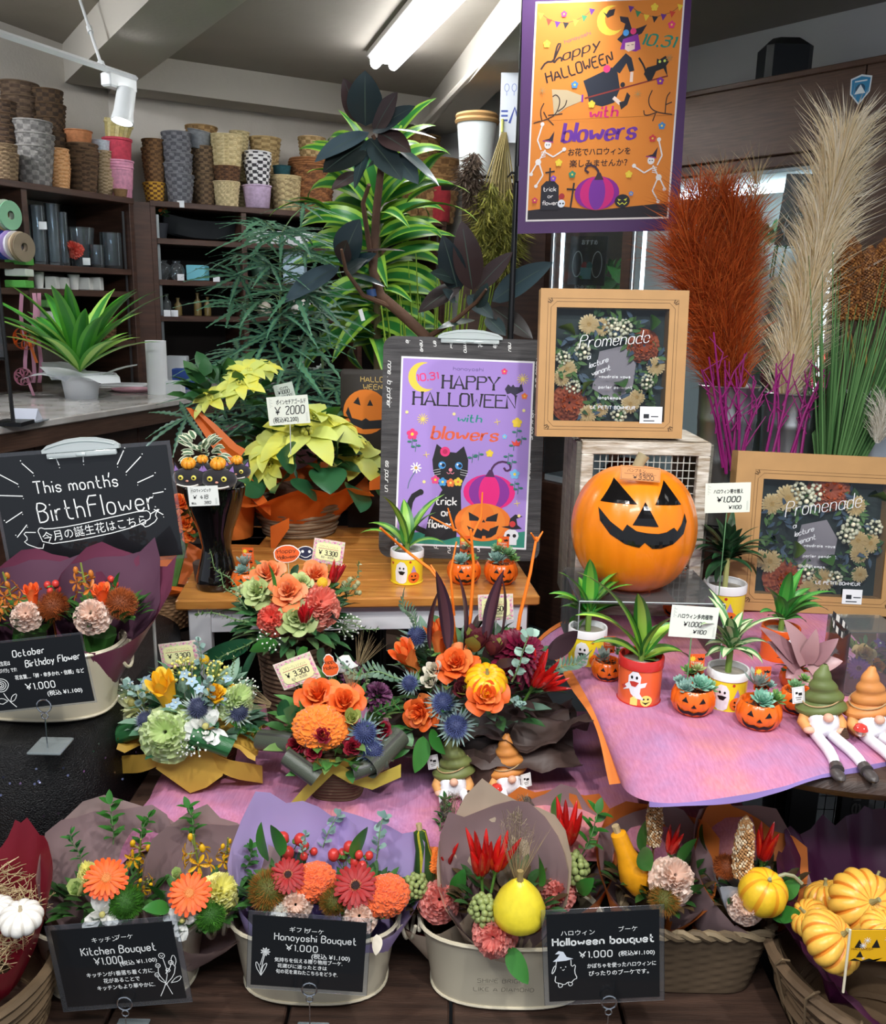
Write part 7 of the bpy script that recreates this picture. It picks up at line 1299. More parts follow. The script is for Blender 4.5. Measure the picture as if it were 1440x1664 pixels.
def skel(x, y, f=1):
 B = lambda a, b, w_=2.4: A.line(P_([(x+f*a[0], y+a[1]), (x+f*b[0], y+b[1])]), w_, W3, 0)
 A.disc(x, Yk(y), 6, W3, 6.5).disc(x-2, Yk(y), 1, K).disc(x+2, Yk(y), 1, K).poly(P_([(x-7, y-8), (x+8, y-5), (x+10, y-22), (x+2, y-10)]), '2a1a30').line(P_([(x-9, y-7), (x+9, y-4)]), 1.6, 'a02a80', 0)
 for i in range(4): B((-11, 12+3*i), (-3, 10+3*i), 1.3)
 B((-4, 8), (-14, 26), 2); B((-11, 8), (-18, -8)); B((-18, -8), (-11, -32)); B((-4, 12), (10, 20)); B((10, 20), (26, 10)); B((-16, 28), (-26, 46)); B((-14, 28), (-6, 50)); B((-6, 50), (-16, 66))
 A.disc(x-f*11, Yk(y-34), 3.4, W3).disc(x+f*28, Yk(y+8), 3.4, W3).disc(x-f*15, Yk(y+28), 5, W3).disc(x-f*17, Yk(y+68), 3, W3).disc(x-f*26, Yk(y+48), 3, W3)
skel(32, 232, 1); skel(208, 262, -1)
A.poly(P_([(24, 340), (24, 300), (32, 292), (46, 292), (54, 300), (56, 340)]), '1c1a24').line(P_([(38, 270), (38, 294)]), 2.6, '1c1a24', 0).line(P_([(30, 278), (46, 276)]), 2.6, '1c1a24', 0).txt('trick', 28, Yk(309), 7, W3, 1.1, fit=22).txt('or', 36, Yk(320), 6, W3, 1, fit=9).txt('flower', 27, Yk(332), 7, W3, 1.1, fit=26).line(P_([(80, 296), (76, 338)]), 3, '1c1a24', 0).line(P_([(68, 306), (90, 308)]), 3, '1c1a24', 0).disc(60, Yk(330), 6.5, 'e8eaf0').disc(58, Yk(330), 1.5, K).disc(63, Yk(330), 1.5, K).disc(60, Yk(318), 5, 'b02a30')
for i, (rx, c_) in enumerate(((38, '8a1a90'), (29, 'd01a78'), (14, '7a2a9a'))): A.poly(circ(120, Yk(314), rx, 24, 28*k_), c_)
A.line(P_([(124, 290), (118, 272), (104, 266), (96, 274), (104, 280)]), 3.6, '3a2030').poly(P_([(114, 292), (130, 292), (124, 280), (119, 280)]), '3a2030')
A.poly(circ(164, Yk(328), 13, 16, 11), '1c1a24').poly(P_([(156, 324), (162, 326), (158, 328)]), 'd8d83a').poly(P_([(172, 323), (166, 326), (170, 328)]), 'd8d83a').line(P_([(156, 330), (160, 334), (164, 331), (168, 334), (172, 330)]), 1.6, 'd8d83a', 0)
for x, y, r, c_ in ((48, 24, 5, 'e83a7a'), (22, 70, 6, 'f0cf3a'), (196, 18, 6, 'f0cf3a'), (226, 46, 6, 'e83a7a'), (72, 136, 6, '4a8ac0'), (102, 168, 6, 'f0cf3a'), (214, 134, 6, '8a2a9a'), (222, 206, 6, '4a8ac0'), (208, 226, 6, 'd03a3a'), (52, 262, 6, 'f0cf3a'), (76, 282, 6, '2f8a6a'), (172, 284, 6, 'f0cf3a'), (44, 288, 5, '8a4ac0'), (14, 324, 5, 'd03a5a'), (178, 316, 4, '6a8ad0')): A.flower(x, Yk(y), r, c_)
for x, y in ((18, 144), (178, 154), (226, 98)): A.star(x, Yk(y), 6, 'b0905a', 8, .8)
A.line([(3, Yk(193)), (w2-3, Yk(189))], .5, 'a8601c', 0); A.done('witch_poster_print', po)
mb = MB(); px0 = aty(846, 100, yp+.03); mb.tube([(px0.x, px0.y, 0), (px0.x, px0.y, 1.5), (px0.x+.004, px0.y, 2.58)], [.009, .009, .006], 10); part('pole', mb, H('121316', .35), t); a = aty(843, 283, yp+.02)
mb = MB(); mb.tube([a-Vector((0, 0, .02)), a+Vector((0, 0, .02))], .013, 10); mb.tube([a, a+Vector((-.02, 0, .004)), a+Vector((-.032, 0, -.010))], [.004, .004, .002], 6); mb.lathe([(.075, 0), (.075, .02), (.02, .03)], 20, Matrix.Translation((px0.x, px0.y, 0))); part('clamp', mb, H('17181b', .3), t)
mb = MB(); b = tl.lerp(tr, .02); mb.tube([(px0.x, px0.y, b.z+.01), tuple(tr+Vector((0, .01, .01)))], .005, 6); part('crossbar', mb, H('121316', .35), t)
whw = mat('distressed_white', C('e2ddd2'), .8, bump=.5, bs=40, col2=C('9a8a74'), vs_=14, stretch=(1, 1, 6)); yc = 1.99
a, b = aty(930, 1000, yc), aty(1130, 1000, yc); x0, x1 = a.x, b.x; z0 = RZ+.006; z1 = aty(1030, 717, yc).z; dz = z1-z0; dep = .22; w_ = x1-x0
t = thing('wire_crate', 'distressed white wooden crate with wire mesh behind the big pumpkin', 'crate', ((x0+x1)/2, yc+dep/2, z0)); bw = .030
for nm, cx_, cz, sx_, sz_, yy in [('rail', (x0+x1)/2, z1-bw/2, w_, bw, y_) for y_ in (yc, yc+dep)]+[('rail', (x0+x1)/2, z0+bw/2, w_, bw, y_) for y_ in (yc, yc+dep)]+[('post', x_, (z0+z1)/2, bw*.9, dz-2*bw, y_) for x_ in (x0+bw*.45, x1-bw*.45) for y_ in (yc, yc+dep)]:
 mb = MB(); mb.box((cx_, yy, cz), (sx_, .02, sz_), bev=.002); part(nm, mb, whw, t, False)
grw = mat('grey_slat', C('6e6a60'), .8, bump=.4, bs=40, var=.15, stretch=(1, 1, 10))
for k in range(3): mb = MB(); mb.box((x0-.004, yc+dep*(k+.5)/3, (z0+z1)/2), (.012, dep/3-.006, dz-.01), bev=.002); part('side_slat', mb, grw, t, False); mb = MB(); mb.box((x1+.004, yc+dep*(k+.5)/3, (z0+z1)/2), (.012, dep/3-.006, dz-.01), bev=.002); part('side_slat', mb, grw, t, False)
A = Art(frame((x0-.0105, yc+.06, z0+.05), (0, 0, 1), (0, 1, 0)) @ Matrix.Diagonal((.001, .001, 1, 1)), .0005); A.M = frame((x0-.0105, yc+dep*.18, z0+.06), (0, 0, 1), (0, 1, 0)) @ Matrix.Diagonal((.001, .001, 1, 1)); A.txt('NATURAL GARDEN', 0, 0, 16, '2c2a26', 2, gap=2.4, fit=230).done('lettering', t)
mb = MB(); nx = 17; nz = 20
for k in range(1, nx): x = x0+bw+(w_-2*bw)*k/nx; mb.tube([(x, yc, z0+bw), (x, yc, z1-bw)], .0012, 4)
for k in range(1, nz): z = z0+bw+(dz-2*bw)*k/nz; mb.tube([(x0+bw, yc, z), (x1-bw, yc, z)], .0012, 4)
part('wire_mesh', mb, H('c0c0b8', .5), t, kind='stuff')
mb = MB(); mb.box(((x0+x1)/2, yc+dep/2, z1-.004), (w_, dep, .008)); part('top_panel', mb, whw, t, False)
mb = MB(); mb.box(((x0+x1)/2, yc+dep/2, z0+.006), (w_-.02, dep-.03, .008)); part('base_panel', mb, grw, t, False)
t = thing('tissue_bundle', 'red and orange tissue parcel inside the wire crate', 'parcel', ((x0+x1)/2, yc+.1, z0+.012)); mb = MB(); mb.sphere(((x0+x1)/2-.02, yc+.11, z0+.19), .12, (.8, .6, 1.4), 30, 18, fn=lambda a, i, z: 1+.14*noise.noise(Vector((cos(a)*2, sin(a)*2, i*.5)))); part('paper', mb, H('7a2c1c', .5, col2=C('3a2c20'), vs_=8), t)
yr = 1.80; zt = aty(1030, 948, yr).z
t = thing('acrylic_riser', 'clear acrylic display riser under the big carved look pumpkin', 'riser', (.40, yr, RZ+.004)); ac = clear('acrylic', (.93, .97, .98), .05); xa_, xb_ = aty(928, 960, yr).x, aty(1150, 960, yr).x
mb = MB(); mb.box(((xa_+xb_)/2, yr, zt-.004), (xb_-xa_, .24, .004)); part('top_sheet', mb, ac, t, False)
for x in (xa_, xb_): mb = MB(); mb.box((x, yr, (zt+RZ)/2), (.004, .24, zt-RZ-.012)); part('side_sheet', mb, ac, t, False)
mb = MB(); e = [Vector((x, yr-.12, z)) for x, z in ((xa_, RZ+.006), (xa_, zt-.002), (xb_, zt-.002), (xb_, RZ+.006))]; mb.tube(e, .0014, 4); part('polished_edge', mb, H('b8c4c4', .1), t)
pcn = Vector((aty(1030, 850, yr).x, yr, zt)); Rp = psz(197, pcn)/2; hh = (aty(1030, 752, yr-.02).z-zt)*.5
t = thing('jack_o_lantern', 'large orange pumpkin with black sticker face on the acrylic riser', 'pumpkin', tuple(pcn)); n = 120; prof = []
pz = lambda t_: -.5*cos(t_)-.05*math.exp(-(sin(t_)/.2)**2)*(1 if t_ > 1.57 else -1)
for i in range(25): t_ = PI*i/24; prof.append((max(.001, abs(sin(t_))**.78), pz(t_)))
prib = lambda a: .985+.022*abs(sin(a*8+.3))**.7
Tp = Matrix.Translation(pcn+Vector((0, 0, hh*.93))) @ Matrix.Diagonal((Rp, Rp, 2*hh, 1)); mb = MB(); mb.lathe(prof, n, Tp, fn=lambda a, i, z: prib(a)); part('pumpkin_skin', mb, mat('pumpkin_orange', C('ee8412'), .3, col2=C('e87a10'), vs_=3, coat=.25, bump=.15, bs=25), t)
def psurf(x, y):   # x,y in units of the radius, from the face centre
 z = y*Rp/(2*hh); best = 1
 for (r1, za), (r2, zb) in zip(prof, prof[1:]):
  if za <= z <= zb: best = r1+(r2-r1)*(z-za)/(zb-za+1e-9); break
 yy = -math.sqrt(max(.0, best*best-x*x)); a = math.atan2(yy, x); return Tp @ Vector((x*1.0, yy*prib(a)*1.0-.014, z))
mb = MB(); fx = -.02
for P in ([(-.55, .28), (-.03, .30), (-.32, .66)], [(.25, .30), (.70, .27), (.44, .66)], [(-.10, -.04), (.30, -.06), (.10, .34)], [(-.58, .18), (-.42, -.02), (-.24, -.16), (-.18, -.04), (-.04, -.14), (.10, -.17), (.30, -.18), (.44, -.16), (.56, -.09), (.62, -.16), (.70, -.04), (.76, .12), (.80, -.02), (.74, -.22), (.56, -.38), (.36, -.44), (.22, -.44), (.10, -.34), (.02, -.43), (-.2, -.38), (-.42, -.24), (-.56, -.04)]): decal(mb, [(x*.98+fx-.11, y*.88+.31) for x, y in P], psurf, 0, .06)
part('black_face_sticker', mb, H('0e0d0e', .12, coat=.5), t, False)
mb = MB(); q = pcn+Vector((.0, .0, hh*1.83)); mb.tube([q, q+Vector((.003, 0, .02)), q+Vector((.012, .002, .035))], [.016, .011, .013], 9); part('stem', mb, H('9a9070', .7), t)
Mt = frame(aty(1006, 779, yr-.09), (1, -.02, -.06), (.06, .35, 1)); s = psz(1, Mt.translation); mb = MB(); mb.box((34*s, 12*s, 0), (66*s, 24*s, .002), Mt, bev=.0008); p_ = part('price_tag', mb, H('d08a50', .6), t, False); A = Art(Mt @ Matrix.Diagonal((s, s, 1, 1)), .0012)
A.line([(3, 2), (65, 2), (65, 22), (3, 22)], .5, '5a3018', 0, closed=True).jp('パンプキン', 12, 14, 7, '2a1a10', fit=30).txt('¥3000', 32, 10, 4, '2a1a10', .6, fit=22).txt('¥3300', 22, 3, 6, '2a1a10', 1, fit=34).line([(8, 11), (60, 11)], .5, '5a3018').done('handwriting', p_)
kraft = mat('kraft_box', C('b48a58'), .6, var=.04, vs_=20); SB = m_gerbera('ecd09a', 'dcb87c', 'c09a5a', 9); DR = m_carnation(('b4522e', 'c8663a'), 21); WB = m_berries('e6dfc0', 16, 8, .10, .42, '6a7a4a'); FI = bigleaf('34522f', .42); FI2 = bigleaf('4a6034', .5)
def wreath_box(label, TL, TR, BL, BR, y, lean, win, items, seed, words, sticker):
 tl, tr, bl_, br_ = aty(*TL, y+lean), aty(*TR, y+lean), aty(*BL, y), aty(*BR, y); X = br_-bl_; Y = tl-bl_; W_ = X.length; Mf = frame(bl_, X, Y); px = math.hypot(BR[0]-BL[0], BR[1]-BL[1]); s = W_/px; Hh = Y.length; D = .045
 t = thing('wreath_gift_box', label, 'gift box', tuple(bl_+X*.5), 'kraft wreath gift boxes'); b0, b1, c0, c1 = win[0]*s, win[1]*s, win[2]*s, win[3]*s   # window left, right, bottom, top from the box corner
 for nm, cx_, cy_, sx_, sy_ in (('frame_side', b0/2, Hh/2, b0, Hh), ('frame_side', (b1+W_)/2, Hh/2, W_-b1, Hh), ('frame_bar', (b0+b1)/2, c0/2, b1-b0, c0), ('frame_bar', (b0+b1)/2, (c1+Hh)/2, b1-b0, Hh-c1)): mb = MB(); mb.box((cx_, cy_, -D/2), (sx_, sy_, D), Mf); part(nm, mb, kraft, t, False)
 mb = MB(); mb.box(((b0+b1)/2, (c0+c1)/2, -D+.002), (b1-b0, c1-c0, .003), Mf); part('back_board', mb, H('202e2c', .7, var=.3), t, False)
 mb = MB(); mb.box(((b0+b1)/2, (c0+c1)/2, -.003), (b1-b0, c1-c0, .0004), Mf); part('clear_window', mb, clear('box_film', (.97, .99, 1), .0, .03), t, False)
 A = Art(Mf @ Matrix.Diagonal((s, s, 1, 1)), .0004); wl, wr, wb, wt_ = win; L_ = '5a4024'
 for q in ([(wl-9, wb), (wl-9, wt_), (wl, wt_+9), (wr, wt_+9), (wr+9, wt_), (wr+9, wb), (wr, wb-9), (wl, wb-9)], [(wl-14, wb-14), (wl-14, wt_+14), (wr+14, wt_+14), (wr+14, wb-14)]): A.line(q, .6, L_, 0, closed=True)
 for cx_, cy_ in ((wl-6, wb-6), (wr+6, wb-6), (wl-6, wt_+6), (wr+6, wt_+6)):
  for a in (-.5, 0, .5): d = math.atan2(cy_-Hh/s/2, cx_-px/2)+a; A.line([(cx_+3*cos(d), cy_+3*sin(d)), (cx_+9*cos(d), cy_+9*sin(d))], 1.6, L_, 0)
 A.z = -.0026; A.txt('Promenade', wl+words[0], wb+words[1], words[2], 'e6e8ea', 1.5, fit=words[3], shear=.35, ang=words[4], cal=.5)
 for k, l in enumerate(('Jai', 'lecture', 'venant')): A.txt(l, wl+words[0]+14+4*k, wb+words[1]-18-13*k, 8, 'd8dce0', .9, shear=.4, ang=.35, gap=.8)
 for k, l in enumerate(('voudrais vous', 'parler pendant', 'longtemps.')): A.txt(l, wl+words[5], wb+words[1]-46-17*k, 4.4, 'dfe3e6', .8, gap=3)
 A.txt('LE PETIT BONHEUR', wl+words[6], wb+20, 5, 'd8dce0', .9, gap=2); A.done('window_print', t)
 g = random.Random(seed); mb = MB(); cx_, cy_ = (b0+b1)/2, (c0+c1)/2
 for k in range(260):
  a = g.uniform(0, 6.28); r = g.uniform(.55, 1.1); p = Mf @ Vector((cx_+r*cos(a)*(b1-b0)*.44, cy_+r*sin(a)*(c1-c0)*.44, -D+.008+g.uniform(0, .02))); d = Mf.to_3x3() @ Vector((g.uniform(-1, 1), g.uniform(-1, 1), .35)); mb.leaf(p, d, Mf.to_3x3() @ Vector((0, 0, 1)), .026, .009, .3, .1, k % 3, seg=3)
 part('dried_foliage', mb, [H('3a5c34', .6), H('567a3c', .6), H('46586a', .6)], t, kind='stuff')
 mb = MB(); mb.poly([((px*.38+a)*s, (win[2]+(win[3]-win[2])*.18+b)*s) for a, b in ((0, 20), (10, 80), (50, 90), (70, 60), (66, 20), (36, 0))], -D+.02, -D+.022, M=Mf); part('message_paper', mb, H('9a8f94', .6), t, False)
 for k, (u, v, sz, me, nm) in enumerate(items): M = Mf @ Matrix.Translation(((win[0]+(win[1]-win[0])*u)*s, (win[2]+(win[3]-win[2])*v)*s, -D+.028)) @ Matrix.Rotation(k*1.3, 4, 'Z') @ Matrix.Diagonal((sz*s, sz*s, min(sz*s, .035), 1)); inst(nm, me, t, M)
 if sticker: q = sticker; Ms_ = Mf @ Matrix.Translation((q[0]*s, q[1]*s, .001)); mb = MB(); mb.box((q[2]*s/2, q[3]*s/2, 0), (q[2]*s, q[3]*s, .0006), Ms_); p_ = part('price_sticker', mb, H('e9ebee', .4), t, False); A = Art(Ms_ @ Matrix.Diagonal((s, s, 1, 1)), .0004); A.rect(6, 8, 9, 7, '20242a').rect(18, 10, 12, 2, '50555a').rect(6, 3, 18, 2, '50555a').done('print', p_)
 return t
LI = [(FI, 'leaf'), (FI2, 'leaf')]
wreath_box('kraft wreath gift box with a bow, standing on top of the wire crate', (873, 468), (1122, 470), (872, 709), (1108, 713), 2.0, .03, (26, 206, 26, 206), [
 (.80, .68, 52, DR, 'dried_rose'), (.15, .16, 56, DR, 'dried_rose'), (.92, .50, 32, SB, 'strawflower'), (.12, .46, 34, SB, 'strawflower'), (.07, .38, 28, SB, 'strawflower'), (.32, .06, 32, SB, 'strawflower'), (.70, .16, 32, SB, 'strawflower'), (.76, .22, 28, SB, 'strawflower'), (.44, .10, 24, SB, 'strawflower'), (.30, .86, 34, SB, 'strawflower'), (.42, .84, 30, SB, 'strawflower'),
 (.55, .80, 34, WB, 'white_berries'), (.62, .84, 30, WB, 'white_berries'), (.50, .86, 28, WB, 'white_berries'), (.25, .62, 32, WB, 'white_berries'), (.08, .56, 28, WB, 'white_berries'), (.84, .36, 28, WB, 'white_berries'), (.60, .06, 30, WB, 'white_berries'), (.18, .30, 28, WB, 'white_berries'), (.10, .80, 60, FI2, 'leaf'), (.30, .30, 60, FI2, 'leaf'), (.88, .24, 50, FI, 'leaf'), (.60, .36, 56, FI, 'leaf'), (.85, .88, 60, FI, 'leaf')], 3, (38, 116, 20, 112, .10, 72, 60), (166, 24, 36, 27))
wreath_box('kraft wreath gift box leaning at the right behind the round table pots', (1196, 732), (1478, 748), (1180, 990), (1462, 1003), 2.02, .05, (44, 250, 28, 214), [
 (.55, .92, 66, DR, 'dried_rose'), (.26, .12, 66, DR, 'dried_rose'), (.22, .84, 46, SB, 'strawflower'), (.10, .78, 36, SB, 'strawflower'), (.12, .28, 40, SB, 'strawflower'), (.04, .30, 30, SB, 'strawflower'), (.80, .50, 34, SB, 'strawflower'), (.90, .48, 34, SB, 'strawflower'), (.82, .38, 32, SB, 'strawflower'), (.56, .14, 40, SB, 'strawflower'), (.44, .05, 38, SB, 'strawflower'), (.84, .20, 28, SB, 'strawflower'), (.76, .80, 36, SB, 'strawflower'),
 (.36, .84, 38, WB, 'white_berries'), (.44, .90, 34, WB, 'white_berries'), (.30, .92, 30, WB, 'white_berries'), (.74, .62, 36, WB, 'white_berries'), (.70, .54, 32, WB, 'white_berries'), (.92, .62, 30, WB, 'white_berries'), (.40, .20, 34, WB, 'white_berries'), (.64, .16, 30, WB, 'white_berries'), (.14, .48, 34, FI, 'leaf'), (.55, .34, 60, FI, 'leaf'), (.30, .40, 56, FI2, 'leaf'), (.90, .88, 60, FI2, 'leaf')], 5, (40, 126, 24, 122, .18, 74, 98), (186, 18, 32, 24))
zb = .93; st0 = aty(1285, 700, 2.42)
t = thing('flower_stand', 'dark stand behind the wreath box carrying the metal buckets', 'stand', (st0.x+.1, 2.50, 0)); mb = MB(); mb.box((st0.x+.12, 2.52, zb-.02), (.66, .36, .04)); part('top', mb, H('1d1a1a', .6), t, False)
for x in (-.18, .42):
 for y in (2.37, 2.67): mb = MB(); mb.box((st0.x+x, y, (zb-.04)/2), (.03, .03, zb-.04)); part('leg', mb, H('1d1a1a', .6), t, False)
steel = mat('bucket_steel', C('c4c8ca'), .38, metal=1)
def plume(t, base, tip, R, n, cols, seed=0, bend=.0, nm='plume', fl=.10, droop=.3, w=.0011):
 g = random.Random(seed); base = Vector(base); tip = Vector(tip); ax = tip-base; L = ax.length; ax.normalize(); X = ax.orthogonal().normalized(); Y = ax.cross(X); mb = MB(); bx_ = Vector((bend, 0, 0))
 C_ = lambda s: base+ax*L*s+bx_*s*s*L
 for k in range(n):
  s = g.uniform(.0, .97); a = g.uniform(0, 6.28); rad = X*cos(a)+Y*sin(a); env = R*(sin(PI*(s*.80+.13))**.8); p = C_(s)+rad*env*g.uniform(.05, .6); d = (ax*1.0+rad*g.uniform(.2, .85)+bx_*2*s)*fl*g.uniform(.5, 1.1); q = p+d*.55; e = p+d+rad*env*.35-Vector((0, 0, droop*fl*g.uniform(0, .5)))
  x_ = Vector((g.uniform(-1, 1), g.uniform(-1, 1), g.uniform(-1, 1))).normalized()*w; mb.add([p-x_, p+x_, q+x_*.9, q-x_*.9, e], [(0, 1, 2, 3), (3, 2, 4)], k % len(cols))
 mb.tube([C_(s/8) for s in range(8)], .004, 5, 0); o = part(nm, mb, [H(c_, .8, tl=.3) for c_ in cols], t, False); return o
def bucket(px, rimy, wpx, y, label, h=.33):
 c = aty(px, rimy, y); R = psz(wpx, c)/2; t = thing('metal_bucket', label, 'bucket', (c.x, y, zb+.002), 'steel buckets of dried flowers'); h = c.z-zb; mb = MB(); mb.lathe([(.001, 0), (R*.78, 0), (R*.8, .01), (R*.90, h*.45), (R*.93, h*.47), (R*.91, h*.49), (R*.96, h*.74), (R*.985, h*.76), (R*.97, h*.78), (R, h-.004), (R*1.03, h), (R, h+.003), (R*.95, h-.01), (R*.8, h*.3), (.001, h*.3)], 44, Matrix.Translation((c.x, y, zb+.002))); part('bucket_wall', mb, steel, t); return t, Vector((c.x, y, c.z)), R
t, c, R = bucket(1186, 628, 96, 2.42, 'steel bucket of rust pampas, beige plumes and magenta twigs')
for k, (tx, ty, w_) in enumerate(((1108, 330, .05), (1135, 310, .055), (1165, 300, .055), (1192, 322, .05), (1215, 345, .045), (1095, 400, .05), (1150, 420, .05))): plume(t, c+Vector((.01*(k-3), 0, -.02)), aty(tx, ty, 2.40+.02*(k % 3)), w_, 1500, ('c85a1e', 'd46e2e', 'a04416'), k, 0, 'rust_plume', .11, .6)
for k, (tx, ty) in enumerate(((1180, 285), (1232, 280), (1225, 380), (1150, 300))): plume(t, c+Vector((.02, .02, 0)), aty(tx, ty, 2.47), .03, 800, ('d8c49a', 'c4ac80'), 20+k, 0, 'beige_plume', .10)
def twigs(t, c, tips, m, seed):
 g = random.Random(seed)
 for tx, ty in tips:
  e = aty(tx, ty, c.y-.02+g.uniform(-.05, .03)); b = c+Vector((g.uniform(-.03, .03), -.01, -.12)); mdl = b.lerp(e, .5)+Vector((g.uniform(-.015, .015), 0, 0)); mb = MB(); mb.tube([b, mdl, e], [.0036, .003, .0016], 6)
  for k in range(3): s = .35+.18*k; p = b.lerp(e, s) if s < .5 else mdl.lerp(e, (s-.5)*2); mb.tube([p, p+Vector((g.uniform(-.03, .03), 0, .045)), p+Vector((g.uniform(-.04, .04), 0, .09))], [.0022, .0018, .001], 5)
  part('magenta_twig', mb, m, t)
mg = H('8a1a6a', .45)
def twig2(t, c, pts, seed):   # twigs standing outside in front of the bucket
 g = random.Random(seed)
 for (ax_, ay), (bx_, by) in pts:
  a, b = aty(ax_, ay, c.y-.10), aty(bx_, by, c.y-.09+g.uniform(-.02, .03)); m_ = a.lerp(b, .5)+Vector((g.uniform(-.012, .012), 0, 0)); mb = MB(); mb.tube([a, m_, b], [.0042, .0036, .002], 6)
  for k in range(3): p = a.lerp(b, .35+.2*k); mb.tube([p, p+Vector((g.uniform(-.03, .03), 0, .04)), p+Vector((g.uniform(-.045, .045), 0, .08))], [.0026, .002, .001], 5)
  part('magenta_twig', mb, mg, t)
twig2(t, c, [((1180, 770), (1152, 580)), ((1190, 770), (1160, 540)), ((1175, 760), (1140, 600)), ((1195, 760), (1178, 585)), ((1200, 750), (1195, 600)), ((1188, 765), (1210, 575)), ((1205, 750), (1225, 610)), ((1180, 770), (1168, 620)), ((1198, 770), (1240, 640))], 3)
t, c, R = bucket(1292, 640, 92, 2.42, 'steel bucket holding the tall cream pampas plume and twigs')
plume(t, c+Vector((-.03, 0, -.04)), aty(1378, 215, 2.40), .055, 3000, ('fff2d4', 'f2e2bc', 'fff8e6'), 40, 0, 'cream_plume', .15, .4, .0014); plume(t, c+Vector((-.02, 0, -.04)), aty(1350, 235, 2.42), .035, 900, ('efe2c4', 'e2d0a8'), 41, 0, 'cream_plume', .12, .4, .0014)
twig2(t, c, [((1250, 760), (1290, 575)), ((1265, 755), (1262, 600)), ((1285, 740), (1340, 600)), ((1300, 750), (1330, 620)), ((1240, 760), (1262, 590)), ((1290, 745), (1320, 590))], 5)
t, c, R = bucket(1420, 640, 100, 2.40, 'steel bucket at the right edge with brown sorghum and green reeds')
SOR = m_millet('7a4a22', 'a87038', 7, 1.0, .17, 800, .02)
for x, y, tx, ty, s_ in ((1372, 560, 1385, 385, 180), (1405, 560, 1415, 400, 170), (1430, 540, 1440, 388, 170), (1378, 560, 1368, 440, 130)): a, b = aty(x, y-40, 2.38), aty(tx, ty, 2.38); M = aim(a, b-a, (b-a).length, x); inst('sorghum_head', SOR, t, M); mb = MB(); mb.tube([c-Vector((0, 0, .1)), a], .003, 5); part('stalk', mb, H('a07a3a', .6), t)
GR = m_grass('3f6a36', '557f48', 8, 150, 1.0, .32, .005, .2); a = aty(1350, 800, 2.30); b = aty(1435, 440, 2.34); inst('green_reeds', GR, t, aim(a, b-a, (b-a).length*1.1))
a = aty(1425, 720, 2.2); plume(t, a, a+Vector((.01, 0, .10)), .035, 500, ('e6e2d8', 'd8d2c4'), 60, 0, 'white_plume', .05)
pumpkin_bowl(990, 1114, 52, RZ+.004, 'pumpkin bowl of succulents between the two leafy ghost pots', [(2, .8, -.15, -.1, .1), (1, .5, .2, .0, .5), (1, .4, .3, -.05, .25)], 1, .1)
pumpkin_bowl(1134, 1174, 72, RZ+.004, 'pumpkin bowl of green jade succulents below the succulent price card', [(0, .5, -.22, -.15, .02), (3, .6, .1, -.1, .08), (1, .5, .28, -.05, .02), (4, .45, -.1, .1, .3), (5, .4, .05, .05, .4), (0, .35, -.3, .05, .1)], 1)
pumpkin_bowl(1243, 1198, 74, RZ+.004, 'pumpkin bowl with blue rosette succulent beside the green hat gnome', [(3, .6, .0, -.15, .05), (2, .8, -.05, .1, .35), (4, .5, .3, -.1, .08), (0, .35, .2, .1, .3)], 1)
pumpkin_bowl(1306, 1170, 60, RZ+.004, 'pumpkin bowl hidden partly behind the green hat gnome', [(1, .5, -.1, 0, .1), (4, .4, .1, 0, .3)], 0)
pumpkin_bowl(1106, 1010, 56, RZ+.004, 'pumpkin bowl with grey pointed succulents behind the centre price card', [(2, 1.0, 0, -.1, .2), (2, .7, .2, .0, .5), (4, .4, .1, -.1, .2)], 1)
q = onz(1300, 1128, RZ+.004); t = thing('syngonium_pot', 'dusty pink syngonium plant in a small orange pot', 'plant pot', (q.x, q.y+.03, RZ+.004)); c = Vector((q.x, q.y+.03, RZ+.004)); inst('bowl', BOWL, t, aim(c, (0, 0, 1), .06)); c = c+Vector((0, 0, .035))
for k, (bx_, by, tx, ty, w_) in enumerate(((1300, 1090, 1262, 1042, 34), (1310, 1080, 1290, 1012, 36), (1315, 1075, 1360, 1040, 30), (1312, 1085, 1368, 1072, 34), (1300, 1085, 1282, 1098, 34), (1306, 1080, 1330, 1030, 30), (1295, 1075, 1250, 1018, 26), (1300, 1100, 1330, 1112, 26))):
 a, b = aty(bx_, by, c.y-.03), aty(tx, ty, c.y-.06); pleaf(t, a, b-a, (b-a).length, psz(w_, a), 'b08a8c' if k % 2 else '9a7278', None, .4, 'pink_leaf', n=(0, -1, .8), pw=.55); mb = MB(); mb.tube([c, a], .0015, 4); part('leaf_stalk', mb, H('8a7a5a', .6), t)
filler(t, c+Vector((0, 0, .01)), .035, 26, ('3f6a4a', '5a7f5a'), 3, .022, .014)
q = onz(1412, 1135, RZ+.004); t = thing('preserved_flower_case', 'clear case with peach rose and purple flower at the right edge', 'gift box', (q.x, q.y+.05, RZ+.004)); c = Vector((q.x, q.y+.05, RZ+.005)); ww = .10; hh_ = .13
for v, d in (((0, -ww/2, hh_/2), (ww, .0015, hh_)), ((-ww/2, 0, hh_/2), (.0015, ww, hh_)), ((ww/2, 0, hh_/2), (.0015, ww, hh_)), ((0, 0, hh_), (ww, ww, .0015))): mb = MB(); mb.box(c+Vector(v), d); part('clear_wall', mb, ac, t, False)
mb = MB(); mb.box(c+Vector((0, 0, .02)), (.085, .085, .04), bev=.006); part('brown_base', mb, H('6a3a1c', .5), t); filler(t, c+Vector((0, 0, .055)), .04, 60, ('7a8a3a', '4f6a3a'), 6, .02, .008)
